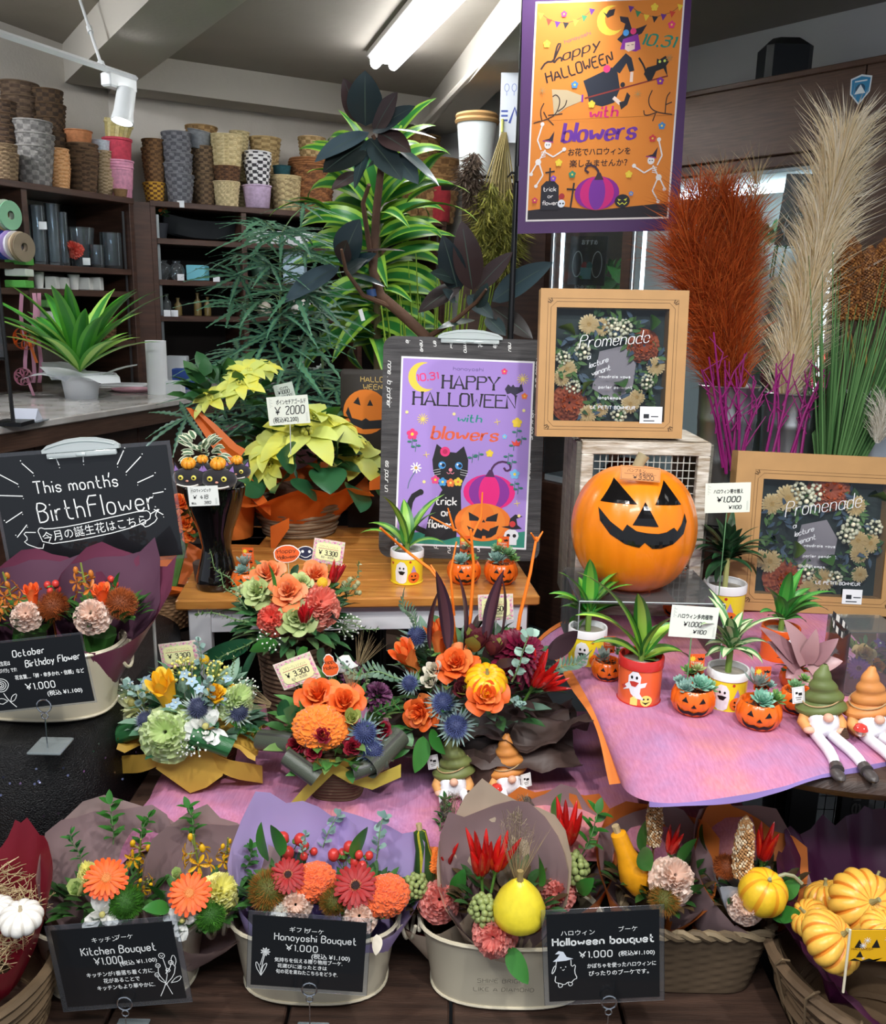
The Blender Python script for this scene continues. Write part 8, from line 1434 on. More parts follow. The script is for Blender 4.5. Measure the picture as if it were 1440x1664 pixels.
dome(t, c+Vector((0, 0, .055)), .035, [('peach_rose', m_rose(('ecc080', 'f2d09a'), 31), 1405, 1062, 40), ('purple_flower', m_gerbera('8a5ac8', '9a6ad4', '3a2a5a', 12), 1396, 1086, 38, dict(f=.01)), ('orange_rose', m_rose(('e88a30', 'f09a44'), 32), 1426, 1082, 28), ('purple_sprig', m_hydr('6a4a8a'), 1430, 1046, 26)])
mb = MB(); R0 = aty(1378, 1040, c.y-.02)
for sx_ in (1, -1): mb.grid([[R0+Vector((sx_*.010*sin(k*.35)-.012*k*.35, -.004*k*.2, .006*k+.006*v)) for v in (-1, 1)] for k in range(10)], mf=lambda i, j: i % 2)
part('striped_ribbon', mb, [H('2a2a2e', .6), H('d8d4cc', .6)], t)
def menu(name, label, TL, TR, BL, dep, lines, art=None):
 k = lambda px, py: (lambda z: Mc @ Vector((colx(px, z, -dep), z, -dep)))(zfor(px, py, dep))
 tl, tr, bl_ = k(*TL), k(*TR), k(*BL); X = tr-tl; Y = tl-bl_; px = math.hypot(TR[0]-TL[0], TR[1]-TL[1]); s = X.length/px; Mf = frame(bl_, X, Y); t = thing(name, label, 'sign', tuple(bl_+X*.5)); mb = MB(); mb.box((X.length/2, Y.length/2, -.001), (X.length, Y.length, .002), Mf); part('card', mb, board, t, False); A = Art(Mf @ Matrix.Diagonal((s, s, 1, 1)), .0004); h = Y.length/s
 for tx, x, y, sz, ft in lines: A.jp(tx, x, h-y, sz, CH, fit=ft, bold=.2)
 if art: art(A, h)
 A.done('chalk_lettering', t)
def zfor(px, py, dep):   # height of the cooler plane point seen at this picture point
 n_ = (Mc.to_3x3() @ Vector((0, 0, 1))); o = Mc @ Vector((0, 0, -dep)); d = ray(px, py); return (CAM+d*((o-CAM).dot(n_)/d.dot(n_))).z
def cool(px, py, dep): n_ = (Mc.to_3x3() @ Vector((0, 0, 1))); o = Mc @ Vector((0, 0, -dep)); d = ray(px, py); return CAM+d*((o-CAM).dot(n_)/d.dot(n_))
menu('blackboard_menu', 'black flower name list hanging behind the cooler glass', (1262, 284), (1396, 284), (1258, 398), .01-.015+.03, [('オーストラリア', 26, 16, 9, 52), ('・モンステラ', 26, 28, 8, 46), ('ワックスフラワー', 26, 40, 8, 60), ('アナナス・カスミ', 26, 52, 8, 56), ('ドラセナ', 26, 64, 8, 30), ('（¥550）', 84, 40, 8, 34), ('ブルニア', 26, 76, 7, 26)], lambda A, h: A.line([(16, 8), (12, 30), (16, 46)], 1, CH).line([(12, 20), (6, 30)], 1, CH).line([(13, 26), (20, 34)], 1, CH))
menu('blackboard_menu', 'small black chalk board with two figures low behind the cooler glass', (924, 384), (984, 384), (922, 462), .06, [('おすすめ', 18, 10, 7, 26), ('記念日に', 12, 66, 7, 34)], lambda A, h: A.line(circ(14, h-34, 8, 12, 16), 1.2, CH, closed=True).line(circ(46, h-34, 8, 12, 16), 1.2, CH, closed=True).disc(26, h-36, 5, 'c83a3a').disc(34, h-36, 5, '3a8a8a').rect(20, h-52, 18, 14, '7ac0c8'))
LILY = m_poinsettia(('ee9ac0', 'f4bcd4'), 5, 7); gl2 = bigleaf('4a9a44', .3); WH = m_carnation(('f0ece6', 'f8f4f0'), 44); PK = m_carnation(('e8407a', 'f06a94'), 45); PK2 = m_carnation(('ee7a6a', 'f49a84'), 46)
def cbunch(label, px, py, dep, items, name='cooler_flowers', bw=64):
 o = cool(px, py, dep); z0 = .752; t = thing(name, label, 'flowers', (o.x, o.y, z0)); R = psz(bw, o)/2; hb = max(.12, o.z-z0-.12)
 mb = MB(); mb.lathe([(.001, 0), (R*.8, 0), (R*.95, hb*.9), (R, hb), (R*.96, hb), (R*.8, .02)], 24, Matrix.Translation((o.x, o.y, z0))); part('bucket_wall', mb, steel, t); mb = MB(); g = random.Random(int(px))
 for k in range(16): mb.tube([(o.x+g.uniform(-.3, .3)*R, o.y+g.uniform(-.3, .3)*R, z0+hb*.5), (o.x+g.uniform(-1, 1)*R, o.y+g.uniform(-1, 1)*R*.6, o.z)], .003, 4)
 part('stems', mb, H('4f7a3a', .6), t, kind='stuff'); filler(t, o, .09, 70, ('3f8a3a', '2f6a34', '6aa85a'), int(px), .07, .02)
 for nm, me, x, y, s_ in items: p = cool(x, y, dep-.04+g.uniform(-.04, .03)); inst(nm, me, t, aim(p, (CAM-p).normalized()+Vector((g.uniform(-.5, .5), 0, g.uniform(-.1, .5))), psz(s_, p)*1.1, g.uniform(0, 6)))
 return t
cbunch('green broad leaf bunch in the left cooler window', 985, 460, .22, [('leaf', gl2, 965+9*k, 470-(k % 3)*6, 52) for k in range(6)], bw=60)
cbunch('mixed green foliage at the bottom of the left cooler window', 930, 480, .34, [('leaf', gl2, 912+9*k, 476-(k % 2)*8, 34) for k in range(5)], bw=50)
cbunch('pink lilies in the cooler behind the brown sorghum', 1310, 500, .20, [('lily', LILY, x, y, s_) for x, y, s_ in ((1300, 500, 62), (1330, 540, 60), (1290, 540, 50), (1320, 480, 40), (1345, 505, 44))], bw=70)
cbunch('hot pink carnations in the cooler below the lilies', 1285, 605, .14, [('pink_carnation', PK, x, y, 40) for x, y in ((1270, 598), (1292, 606), (1310, 596), (1256, 612), (1330, 608))]+[('coral_carnation', PK2, x, y, 36) for x, y in ((1350, 596), (1365, 585), (1340, 590))], bw=80)
cbunch('white flowers and pale greens in the middle of the cooler', 1190, 470, .30, [('white_carnation', WH, x, y, 34) for x, y in ((1130, 420), (1150, 440), (1170, 420), (1120, 450), (1205, 455), (1230, 430))], bw=70)
cbunch('violet and white blooms beside the lilies in the cooler', 1375, 560, .26, [('violet_bloom', m_carnation(('5a4ab0', '7a6ac8'), 50), x, y, 30) for x, y in ((1362, 545), (1372, 530), (1380, 560))]+[('white_carnation', WH, 1395, 470, 50), ('lily', LILY, 1425, 520, 50)], bw=60)
cbunch('tall green stems in the cooler between the plumes', 1248, 400, .32, [('leaf', gl2, 1238+8*k, 380+10*(k % 2), 50) for k in range(4)], bw=60)
def root_pot(t, c, r, h, m, seg=32):
 mb = MB(); mb.lathe([(.001, 0), (r*.74, 0), (r*.76, .01), (r*.97, h*.9), (r*1.05, h*.9), (r*1.05, h), (r*.96, h), (r*.9, h*.88), (.001, h*.86)], seg, Matrix.Translation(c)); return part('pot', mb, m, t)
yd = 3.12; b0 = aty(612, 560, yd); t = thing('striped_dracaena', 'tall dracaena with lime striped arching leaves behind the rubber plant', 'potted plant', (b0.x, yd, 0)); root_pot(t, (b0.x, yd, 0), .14, .30, H('5a4438', .6))
mb = MB(); mb.tube([(b0.x, yd, .26), (b0.x+.01, yd, .9), tuple(aty(612, 330, yd))], [.022, .018, .012], 8); part('cane', mb, H('7a6a4a', .7), t); g = random.Random(12)
LS = [cached(('str', w_, dr), lambda w_=w_, dr=dr: (lambda mb: mesh_of(mb.leaf((0, 0, 0), (0, 0, 1), (0, -1, 0), 1, w_, dr, .12, 0, 1, 10, pw=.62), [H('8cb83c', .4), H('2f7834', .35)], 'leaf'))(MB())) for w_, dr in ((.19, 1.2), (.21, 1.6), (.17, .8))]
for k in range(90):
 s = k/89; z = aty(612, 560-300*s, yd).z; a = k*2.39996; up_ = .15+.9*s*s+g.uniform(-.15, .2); L = (.34-.06*s)*g.uniform(.8, 1.1); d = Vector((cos(a), sin(a)*.7, up_)).normalized(); M = aim((b0.x+.01*cos(a), yd+.01*sin(a), z), d, L)
 X = M.to_3x3(); nrm = Vector((g.uniform(-.2, .2), -1.0, .8)); Zl = d; Yl = -(nrm-d*nrm.dot(d)).normalized(); Xl = Yl.cross(Zl); M = Matrix(((Xl.x*L, Yl.x*L, Zl.x*L, M[0][3]), (Xl.y*L, Yl.y*L, Zl.y*L, M[1][3]), (Xl.z*L, Yl.z*L, Zl.z*L, M[2][3]), (0, 0, 0, 1))); inst('striped_leaf', LS[k % 3], t, M)
for bx_, by, tx, ty in ((540, 355, 470, 325), (545, 345, 440, 345), (650, 350, 775, 340), (660, 330, 760, 300), (600, 260, 540, 245), (560, 300, 500, 290), (680, 300, 725, 240)): a, b = aty(bx_, by, yd-.1), aty(tx, ty, yd-.2); pleaf(t, a, b-a+Vector((0, 0, .10)), (b-a).length*1.1, .05, '9cc23e', '2f7430', .9, 'striped_leaf', pw=.62)
yr_ = 2.74; pts = [(720, 640), (690, 545), (655, 512), (618, 480), (606, 440), (612, 340), (622, 250), (606, 220)]; P = [aty(x, y, yr_) for x, y in pts]
t = thing('rubber_plant', 'rubber plant with large near black leaves and a bent woody trunk', 'potted plant', (P[0].x, yr_, 0)); root_pot(t, (P[0].x+.03, yr_+.08, 0), .13, .3, H('3a3230', .6)); bark = H('5a4030', .8, var=.3, bump=.6)
mb = MB(); mb.tube([(P[0].x+.03, yr_+.08, .26), (P[0].x+.03, yr_+.06, .8)]+P, [.020, .020, .018, .017, .017, .016, .013, .012, .010, .006], 10); part('trunk', mb, bark, t)
for q in ([(640, 500), (590, 480), (562, 440), (555, 405)], [(700, 545), (740, 520), (775, 490), (790, 470)], [(606, 440), (590, 330), (600, 300)]): mb = MB(); mb.tube([aty(x, y, yr_-.04*i) for i, (x, y) in enumerate(q)], [.009, .007, .006, .004][:len(q)], 7); part('branch', mb, bark, t)
mb = MB(); mb.tube([aty(604, 470, yr_-.002), aty(606, 482, yr_-.002)], .017, 10); part('blue_tie', mb, H('2c4a7a', .5), t)
def rub(bx_, by, tx, ty, w_, c='2c3a3c', n=(0, -1, .35), dy=.0, dr=.25):
 a, b = aty(bx_, by, yr_-dy), aty(tx, ty, yr_-dy-.08); mb = MB(); L = (b-a).length; mb.leaf(a, b-a, n, L, psz(w_, a), dr, .06, 0, 1, 10, pw=.85); mb.leaf(a+Vector((0, -.001, 0)), b-a, n, L*.97, psz(w_, a)*.04, dr, 0, 2, None, 10); part('leaf', mb, [H(c, .32, coat=.2), H(c, .36, coat=.2), H('4a5a50', .4)], t)
D2 = '40302f'
for a in ((594, 205, 592, 118, 58), (585, 200, 560, 130, 34, D2, (0, -1, .2), -.03), (605, 215, 668, 168, 30, '2c3a3e'), (608, 215, 640, 150, 34, D2), (600, 225, 652, 285, 44), (600, 215, 508, 250, 44, '43545c', (.2, -.6, 1)), (598, 230, 525, 272, 50, '1c2422'), (610, 210, 710, 208, 18, '324144', (0, -.3, 1)), (615, 215, 665, 240, 36, D2), (640, 235, 718, 290, 20, '26393a', (0, -.6, 1)), (600, 225, 575, 300, 20, '243638'), (640, 250, 678, 292, 34, '374549'), (582, 280, 540, 302, 22, D2), (594, 275, 602, 262, 22, '2a3a3c'),
 (555, 430, 578, 358, 54, '27383d', (-.2, -1, .3)), (560, 415, 655, 392, 14, D2, (0, -.4, 1)), (552, 432, 458, 480, 46, '46565e', (.1, -.7, 1)), (562, 445, 625, 455, 18, '2d3c40', (0, -.5, 1)), (560, 440, 605, 410, 24, '22363c'), (556, 425, 560, 395, 30, D2, (0, -1, .2), .02), (560, 445, 590, 420, 22),
 (768, 472, 752, 362, 48, D2, (0, -1, .2)), (745, 475, 722, 385, 44, '1f2c30'), (775, 470, 828, 410, 30, D2), (800, 490, 892, 420, 46, '34454b', (.1, -.8, .6)), (748, 462, 680, 500, 34, '2d2524', (0, -.8, .6)), (760, 480, 800, 512, 28), (775, 500, 790, 465, 24, '33464a', (0, -1, .1), .05), (772, 520, 712, 525, 24, '1f3530', (0, -.4, 1)), (800, 500, 865, 545, 34, '2a2422'), (745, 455, 705, 440, 24, '1f2c2a'), (740, 490, 725, 470, 18), (790, 515, 820, 540, 26)): rub(*a)
mb = MB(); Mt = frame(aty(588, 512, yr_-.05), (1, .1, .3), (-.3, 0, 1)); mb.box((0, 0, 0), (.012, .034, .001), Mt); part('plant_label', mb, H('e8e8ea', .5), t, False)
ya = 2.88; p0 = aty(452, 700, ya); t = thing('false_aralia', 'false aralia with fine saw toothed leaves in a dusty pink planter', 'potted plant', (p0.x, ya, 0)); pinkp = H('b08088', .5, var=.06)
a, b = aty(372, 745, ya), aty(640, 745, ya); pw_ = b.x-a.x; zt_ = aty(500, 700, ya).z; mb = MB(); mb.box(((a.x+b.x)/2, ya+.02, zt_-.13), (pw_, .16, .26), bev=.03); part('planter', mb, pinkp, t); mb = MB(); mb.box(((a.x+b.x)/2, ya+.02, (zt_-.262)/2), (pw_*.9, .14, zt_-.262)); part('plinth', mb, dark, t, False)
mb = MB(); mb.box(((a.x+b.x)/2, ya+.02, zt_+.004), (pw_+.012, .172, .018), bev=.008); part('planter_rim', mb, pinkp, t)
st0 = [(452, 700), (455, 560), (456, 440), (455, 382)]; mb = MB(); mb.tube([aty(x, y, ya) for x, y in st0], [.006, .005, .004, .003], 7); mb.tube([aty(x, y, ya+.05) for x, y in ((520, 700), (525, 600), (520, 540))], [.005, .004, .003], 6); mb.tube([aty(x, y, ya+.03) for x, y in ((400, 700), (390, 640), (385, 600))], [.005, .004, .003], 6); part('stem', mb, H('6f8a5a', .6), t)
def m_palm(n, c, seed):
 def f():
  g = random.Random(seed); mb = MB()
  for k in range(n):
   a = (k/(n-1)-.5)*4.6; d = Vector((sin(a), cos(a), g.uniform(-.2, .1))); mb.leaf((0, 0, 0), d, (0, 0, 1), .5*g.uniform(.75, 1.05)*(1-.12*abs(a)/2.3), 1, .22, .1, 0, 1, 15, lob=lambda t_: .030*(1.4*sin(PI*min(1, t_**.7*.98+.02))+.1)*(1.35 if int(t_*15+.5) % 2 else .62))
  return mesh_of(mb, [H(c, .4), H('567f5c', .4)], 'palmate_leaf')
 return cached(('palm', n, c, seed), f)
PM = [m_palm(8, '366455', 1), m_palm(9, '2c5a4c', 2), m_palm(7, '4a8064', 3)]; g = random.Random(44)
for k in range(64):
 s = k/63; cx_, cy_ = (455, 700-318*s) if k % 3 or s > .55 else ((522, 690-120*s) if k % 2 else (392, 690-80*s)); a = k*2.39996; sp = (110 if s > .12 else 70)*(1-.35*s)*g.uniform(.45, 1); px, py = cx_+sp*cos(a), cy_-30*(.6+s)*g.uniform(.3, 1)+20*(1-s); q = aty(cx_, cy_, ya); e = aty(px, py, ya+.14*sin(a)-.02)
 mb = MB(); mb.tube([q, q.lerp(e, .5)+Vector((0, 0, .01)), e], .0018, 4, cap=False); pe = part('leaf_stalk', mb, H('7f9a6a', .6), t); d = (e-q).normalized(); n_ = Vector((g.uniform(-.3, .3), -.30+g.uniform(-.25, .25), 1)).normalized(); d = (d-n_*d.dot(n_)).normalized(); L = .46*(1-.25*s)*g.uniform(.85, 1.15)
 Xl = d.cross(n_); M = Matrix(((Xl.x*L, d.x*L, n_.x*L, e.x), (Xl.y*L, d.y*L, n_.y*L, e.y), (Xl.z*L, d.z*L, n_.z*L, e.z), (0, 0, 0, 1))); inst('leaf', PM[k % 3], t, M)
c = aty(370, 655, 2.5); t = thing('potted_poinsettia', 'yellow poinsettia half hidden behind the false aralia on the left', 'potted plant', (c.x, 2.5, 0)); root_pot(t, (c.x, 2.5, ct_z-.28), .08, .2, H('c86a2a', .5)); mb = MB(); mb.box((c.x, 2.5, .42), (.2, .2, .84)); part('plinth', mb, dark, t, False); filler(t, c, .13, 60, ('2a5a30', '3a6a34'), 31, .07, .04)
dome(t, c, .13, [('yellow_bracts', POI[k % 3], x, y, s_, dict(d=d_)) for k, (x, y, s_, d_) in enumerate(((405, 605, 110, (0, -.5, 1)), (345, 650, 90, (-.4, -.6, .8)), (390, 625, 100, (0, -.7, .9)), (430, 600, 80, (.3, -.4, 1))))])
mb = MB(); q = [aty(x, y, 2.36) for x, y in ((302, 662), (328, 700), (350, 735), (380, 760))]; r_ = [aty(x, y, 2.36) for x, y in ((325, 668), (352, 690), (385, 722), (400, 730))]; mb.grid([[u.lerp(v, k/3)+Vector((0, .01*sin(k*2), 0)) for k in range(4)] for u, v in zip(q, r_)]); part('orange_tissue', mb, otis, t)
q = aty(258, 1052, 2.10); c = Vector((q.x, 2.17, .70)); t = thing('wrapped_basket', 'brown wicker basket in orange tissue with orange blooms beside the stand', 'gift basket', (c.x, c.y, 0)); mb = MB(); mb.box((c.x, c.y, .34), (.18, .18, .68)); part('plinth', mb, dark, t, False); zt_ = aty(258, 968, 2.10).z; weave(mb := MB(), (c.x, c.y, .69), .070, .084, zt_-.69, 12, 22, .03); part('wicker', mb, H('8a6a4a', .8, var=.2), t)
mb = MB(); P = []; n = 60
for i in range(9): s = i/8; P.append([(c.x+(.07+.13*s+.02*crumple(j*.2, s, 4, 1.5))*cos(2*PI*j/n)*1.15, c.y+(.06+.06*s)*sin(2*PI*j/n), zt_-.01+.085*s+.028*sin(j*.42+s)*s-.07*s*s*(.5+.5*sin(-2*PI*j/n)))for j in range(n)])
mb.grid(P, 0, None, True); part('orange_tissue', mb, otis, t); c2_ = Vector((c.x+.06, c.y+.02, zt_+.15)); filler(t, c2_, .08, 60, ('2f5a2a', '3a6a34'), 33, .05, .03); dome(t, c2_, .08, [('orange_bloom', m_rose(('ee6a22', 'f58a3a'), 51), x, y, s_) for x, y, s_ in ((292, 815, 40), (300, 850, 34), (285, 840, 30), (308, 870, 26))]); mb = MB(); mb.tube([(c.x, c.y, .71), c2_], .01, 6); part('stems', mb, H('4f7a3a', .6), t)
a = aty(592, 705, 2.62); t = thing('pumpkin_print_bag', 'black bag with an orange jack o lantern print behind the poinsettia', 'bag', (a.x, 2.63, SZ+.0)); A = None; Mf = frame(aty(560, 705, 2.6), (1, 0, 0), (0, .03, 1)); s = psz(1, a); mb = MB(); mb.box((36*s, 28*s, -.02), (86*s, 150*s, .04), Mf, bev=.01); part('bag', mb, H('2a241f', .6), t)
A = Art(Mf @ Matrix.Diagonal((s, s, 1, 1)), .0006); A.poly(circ(34, 36, 36, 24, 36), 'e07a1c').poly([(14, 50), (26, 46), (22, 60)], K).poly([(36, 46), (46, 46), (41, 56)], K).poly([(6, 44), (12, 26), (28, 22), (34, 26), (40, 22), (60, 24), (62, 10), (30, 8), (12, 16), (2, 34)], K).txt('HALLO', 26, 84, 8, 'c8a860', 1.2, fit=36).txt('WEEN', 30, 72, 8, 'c8a860', 1.2, fit=30).done('print', t); mb = MB(); mb.box((a.x, 2.65, (aty(592, 730, 2.6).z)/2), (.10, .05, aty(592, 730, 2.6).z)); part('inner_support', mb, dark, t, False)
t = thing('dried_bunch', 'dried yellow green grass bunch hanging upside down on the side panel', 'dried flowers', tuple(aty(812, 215, 3.85))); a = aty(816, 215, 3.85)
for k, (x, y) in enumerate(((778, 400), (800, 455), (822, 460), (838, 420), (790, 440))): e = aty(x, y, 3.78+.02*k); m_ = a.lerp(e, .45); mb = MB(); [mb.tube([a+Vector((.004*j, 0, 0)), m_+Vector((.014*(j-2), 0, 0))], .003, 4) for j in range(5)]; part('dry_stems', mb, H('9a8a5a', .7), t, kind='stuff'); plume(t, m_, e, .10, 420, ('8a8a3a', 'a8a24c', '6a6a30'), 70+k, 0, 'dry_grass', .05, .2, .0028)
mb = MB(); mb.tube([a+Vector((0, 0, .05)), a], .006, 6); part('hanger', mb, H('c8c870', .6), t)
t = thing('dried_bunch', 'dark dried seed head bunch hanging left of the yellow grass', 'dried flowers', tuple(aty(770, 250, 3.85))); a = aty(772, 250, 3.85)
for k, (x, y) in enumerate(((762, 330), (775, 345), (750, 300))): plume(t, a, aty(x, y, 3.8), .06, 260, ('4a3a30', '6a5a4a'), 80+k, 0, 'seed_heads', .04, .3, .003)
q = aty(700, 520, 2.95); t = thing('umbrella_grass', 'yellow green grassy plant behind the rubber plant trunk', 'potted plant', (q.x, 2.95, 0)); root_pot(t, (q.x, 2.95, 0), .08, .5, H('4a4440', .6)); inst('blades', m_grass('8fae3a', 'b0c84a', 21, 70, 1, .16, .006, .12), t, aim((q.x, 2.95, .45), (0, 0, 1), aty(700, 400, 2.95).z-.45))
def m_bsk(kind, c, c2):
 def f():
  mb = MB()
  if kind == 'smooth': mb.lathe([(.001, 0), (.36, 0), (.40, .04), (.47, .93), (.5, .95), (.5, 1), (.46, 1), (.38, .06), (.001, .05)], 32)
  elif kind == 'slat':
   for k in range(18): a = 2*PI*k/18; mb.add([(r*cos(a+d), r*sin(a+d), z) for r, z in ((.38, 0), (.5, 1)) for d in (-.15, .15)], [(0, 1, 3, 2)], k % 2)
   mb.lathe([(.5, .8), (.51, .8), (.51, .88), (.5, .88)], 32); mb.lathe([(.001, .02), (.37, .02), (.48, .9)], 24, mi=1)
  else: weave(mb, (0, 0, 0), .38, .49, 1, 8 if kind == 'weave' else 11, 16 if kind == 'weave' else 11, .05, mi2=1)
  return mesh_of(mb, [H(c, .85, var=.15), H(c2, .85, var=.15)], 'basket')
 return cached(('bsk', kind, c, c2), f)
nth = ('bottom', 'second from bottom', 'third from bottom', 'fourth from bottom', 'fifth from bottom', 'sixth from bottom', 'seventh from bottom')
def stack(px, wpx, ytop, n, kind, c, c2, desc, U=None, dep=.14, zb_=1.952, tilt=0, ratio=.62, label0=None, hb_=None):
 p = on_shelf(U, 1.952, px, dep); p = Vector((p.x, p.y, zb_)); w_ = psz(wpx, p)*1.08; Ht = aty(px, ytop, p.y).z-zb_; h = min(Ht, w_*ratio*1.5) if n > 1 else Ht; me = m_bsk(kind, c, c2); g = random.Random(int(px+ytop))
 for k in range(n):
  z = zb_+(Ht-h)*k/max(1, n-1); M = Matrix.Translation((p.x+g.uniform(-.004, .004), p.y, z)) @ Matrix.Rotation(g.uniform(-.03, .03)+(tilt if k == n-1 else 0), 4, 'Y') @ Matrix.Rotation(g.uniform(0, 6), 4, 'Z') @ Matrix.Diagonal((w_, w_, h, 1)); o = inst('woven_basket', me, None, M)
  tag(o, (desc if n == 1 else '%s, %s of its stack' % (desc, 'topmost' if k == n-1 else nth[k])), 'basket', 'baskets stacked on the shelf tops')
 return zb_+Ht
U1_, U2_ = U1, U2; Bn, Bd = '5a4636', '3f3026'
stack(8, 50, 166, 5, 'coil', '5f4a38', '43342a', 'dark brown coiled basket at the far left', U1_, .16); stack(44, 56, 137, 6, 'coil', '5f4d3c', '4a3a2e', 'brown bark basket behind the grey willow stack', U1_, .28); stack(10, 40, 236, 3, 'coil', '8a7458', '6a5640', 'small tan coiled basket at the far left front', U1_, .05)
stack(60, 58, 199, 3, 'weave', '8f8c88', '6f6c6a', 'grey willow basket under the track light', U1_, .08); stack(88, 48, 149, 6, 'weave', '54402c', '3a2c20', 'glossy dark brown basket in the tall stack', U1_, .20); stack(100, 32, 243, 5, 'coil', 'd8a878', 'c08a58', 'pale orange wood chip basket', U1_, .05)
z_ = stack(137, 48, 236, 6, 'coil', '6a523c', '4a3828', 'rough brown rattan basket', U1_, .12); stack(133, 42, 213, 1, 'smooth', 'b5774e', 'a06a44', 'terracotta pot on the rough brown rattan stack', U1_, .12, z_-.02); z_ = stack(172, 29, 247, 4, 'coil', 'b8a284', '94805f', 'beige straw basket', U1_, .10); stack(170, 30, 229, 1, 'smooth', 'c8d0da', 'c8d0da', 'pale blue cloth lined pot on the beige straw stack', U1_, .10, z_-.01)
z_ = stack(211, 44, 262, 4, 'smooth', 'dc9ab4', 'e0a8be', 'pink marbled planter', U1_, .08); z_ = stack(210, 43, 226, 3, 'smooth', 'c8465a', 'd8643c', 'red banded planter', U1_, .08, z_-.03); stack(214, 42, 197, 1, 'slat', 'dccf96', 'c8b878', 'pale yellow slatted basket tilted on the red planters', U1_, .08, z_-.01, .2); stack(196, 22, 308, 1, 'coil', '9a7a54', '7a5c3c', 'small round tan lidded basket', U1_, .03)
z_ = stack(251, 33, 298, 1, 'weave', 'c89a34', '6a4420', 'yellow dotted round basket below plain brown ones', U2_, .12); stack(253, 33, 228, 4, 'weave', '7a5a38', '5a4028', 'plain brown basket above the yellow dotted one', U2_, .12, z_-.02); stack(292, 44, 217, 5, 'weave', '74757a', '55565c', 'slate grey wicker basket', U2_, .10)
z_ = stack(334, 36, 240, 5, 'weave', '6f5a42', '4c3c2c', 'weathered brown square basket', U2_, .12); stack(326, 38, 213, 1, 'smooth', '7c8084', '6a6e74', 'grey tin bucket on the weathered brown stack', U2_, .12, z_-.01, .15); stack(332, 48, 207, 1, 'weave', 'a08054', '80623c', 'wide tan basket behind the grey tin bucket', U2_, .26, z_-.02)
z_ = stack(370, 42, 297, 2, 'weave', 'c8b78e', 'b0a078', 'cream seagrass basket', U2_, .08); z_ = stack(370, 42, 272, 2, 'weave', '6a4a30', '4a3222', 'dark carved band basket', U2_, .08, z_-.02); stack(371, 50, 222, 2, 'coil', 'c8b88c', 'b4a276', 'large cream coiled basket', U2_, .08, z_-.01); stack(392, 30, 215, 3, 'coil', 'c8b88c', 'a89a70', 'cream basket behind the large coiled one', U2_, .24)
stack(432, 48, 226, 4, 'coil', 'b39a6c', '8c744c', 'tan rope rimmed basket', U2_, .24); z_ = stack(418, 44, 302, 2, 'smooth', 'bfa8c4', '3a2f33', 'lilac pot with dark knitted band', U2_, .06); stack(420, 40, 248, 4, 'weave', 'e2e0e0', '3a383c', 'white and black patterned basket', U2_, .06, z_-.01); z_ = stack(466, 48, 288, 3, 'coil', 'b8a67c', '968460', 'straw basket with rope handles', U2_, .08); stack(459, 28, 270, 1, 'smooth', '1f4a50', '1f4a50', 'dark teal pot on the straw basket', U2_, .08, z_-.01)
z_ = stack(508, 70, 262, 4, 'coil', '8a5a34', '6a4226', 'red brown cane basket', U2_, .10); stack(508, 42, 225, 1, 'weave', 'b09468', '8a7048', 'natural basket with handle on the cane baskets', U2_, .12, z_-.02); stack(718, 68, 262, 3, 'weave', '9a7448', '7a5834', 'large wicker basket at the right end of the shelf', U2_, .12); stack(722, 60, 225, 3, 'weave', 'a88454', '84623a', 'wicker basket behind, right end of the shelf', U2_, .30); stack(716, 34, 300, 1, 'smooth', 'a02c34', 'a02c34', 'red bucket beside the dried seed heads', U2_, .05)
p = aty(775, 250, 4.0); t = thing('white_bucket', 'white enamel bucket with woven rim above the dried flowers', 'bucket', (p.x, 4.1, 2.03)); w_ = psz(60, p); mb = MB(); mb.lathe([(.001, 0), (w_*.42, 0), (w_*.55, .25), (w_*.5, .25), (w_*.4, .02)], 32, Matrix.Translation((p.x, 4.1, 2.03))); part('bucket_wall', mb, H('dfe6e4', .35), t); mb = MB(); coil_basket(mb, (p.x, 4.1, 2.27), w_*.56, w_*.52, .04, 2, 1, seg=30); part('woven_rim', mb, H('b08a58', .8), t); mb = MB(); mb.box((p.x, 4.12, 2.02), (.3, .2, .015)); part('board', mb, walnut, t, False)
a, b, d_ = aty(811, 118, 3.86), aty(856, 108, 3.86), aty(811, 232, 3.86); t = thing('white_sign_board', 'white sign board with blue lettering partly behind the poster', 'sign board', tuple(d_)); Mf = frame(d_, (1, -.1, 0), a-d_); s = psz(1, a); mb = MB(); mb.box((40*s, (a-d_).length/2, -.004), (80*s, (a-d_).length, .008), Mf); part('board', mb, H('d5dbe2', .5), t, False)
A = Art(Mf @ Matrix.Diagonal((s, s, 1, 1)), .0006); bl3 = '3a4f9a'; A.rect(2, 40, 11, 3, bl3).rect(2, 47, 11, 3, bl3).rect(2, 33, 11, 3, bl3).line([(16, 30), (24, 54), (32, 30)], 4, bl3, 0).line([(40, 34), (34, 40), (40, 46)], 4, bl3)
for k in range(3): A.line(circ(10+12*k, 84, 4, 8, 6), 1.2, '8a9ac8', closed=True).line([(10+12*k, 78), (10+12*k, 72)], 1.2, '8a9ac8')
A.done('lettering', t)
glass = clear('vase_glass', (.82, .88, .92), .05, .04)
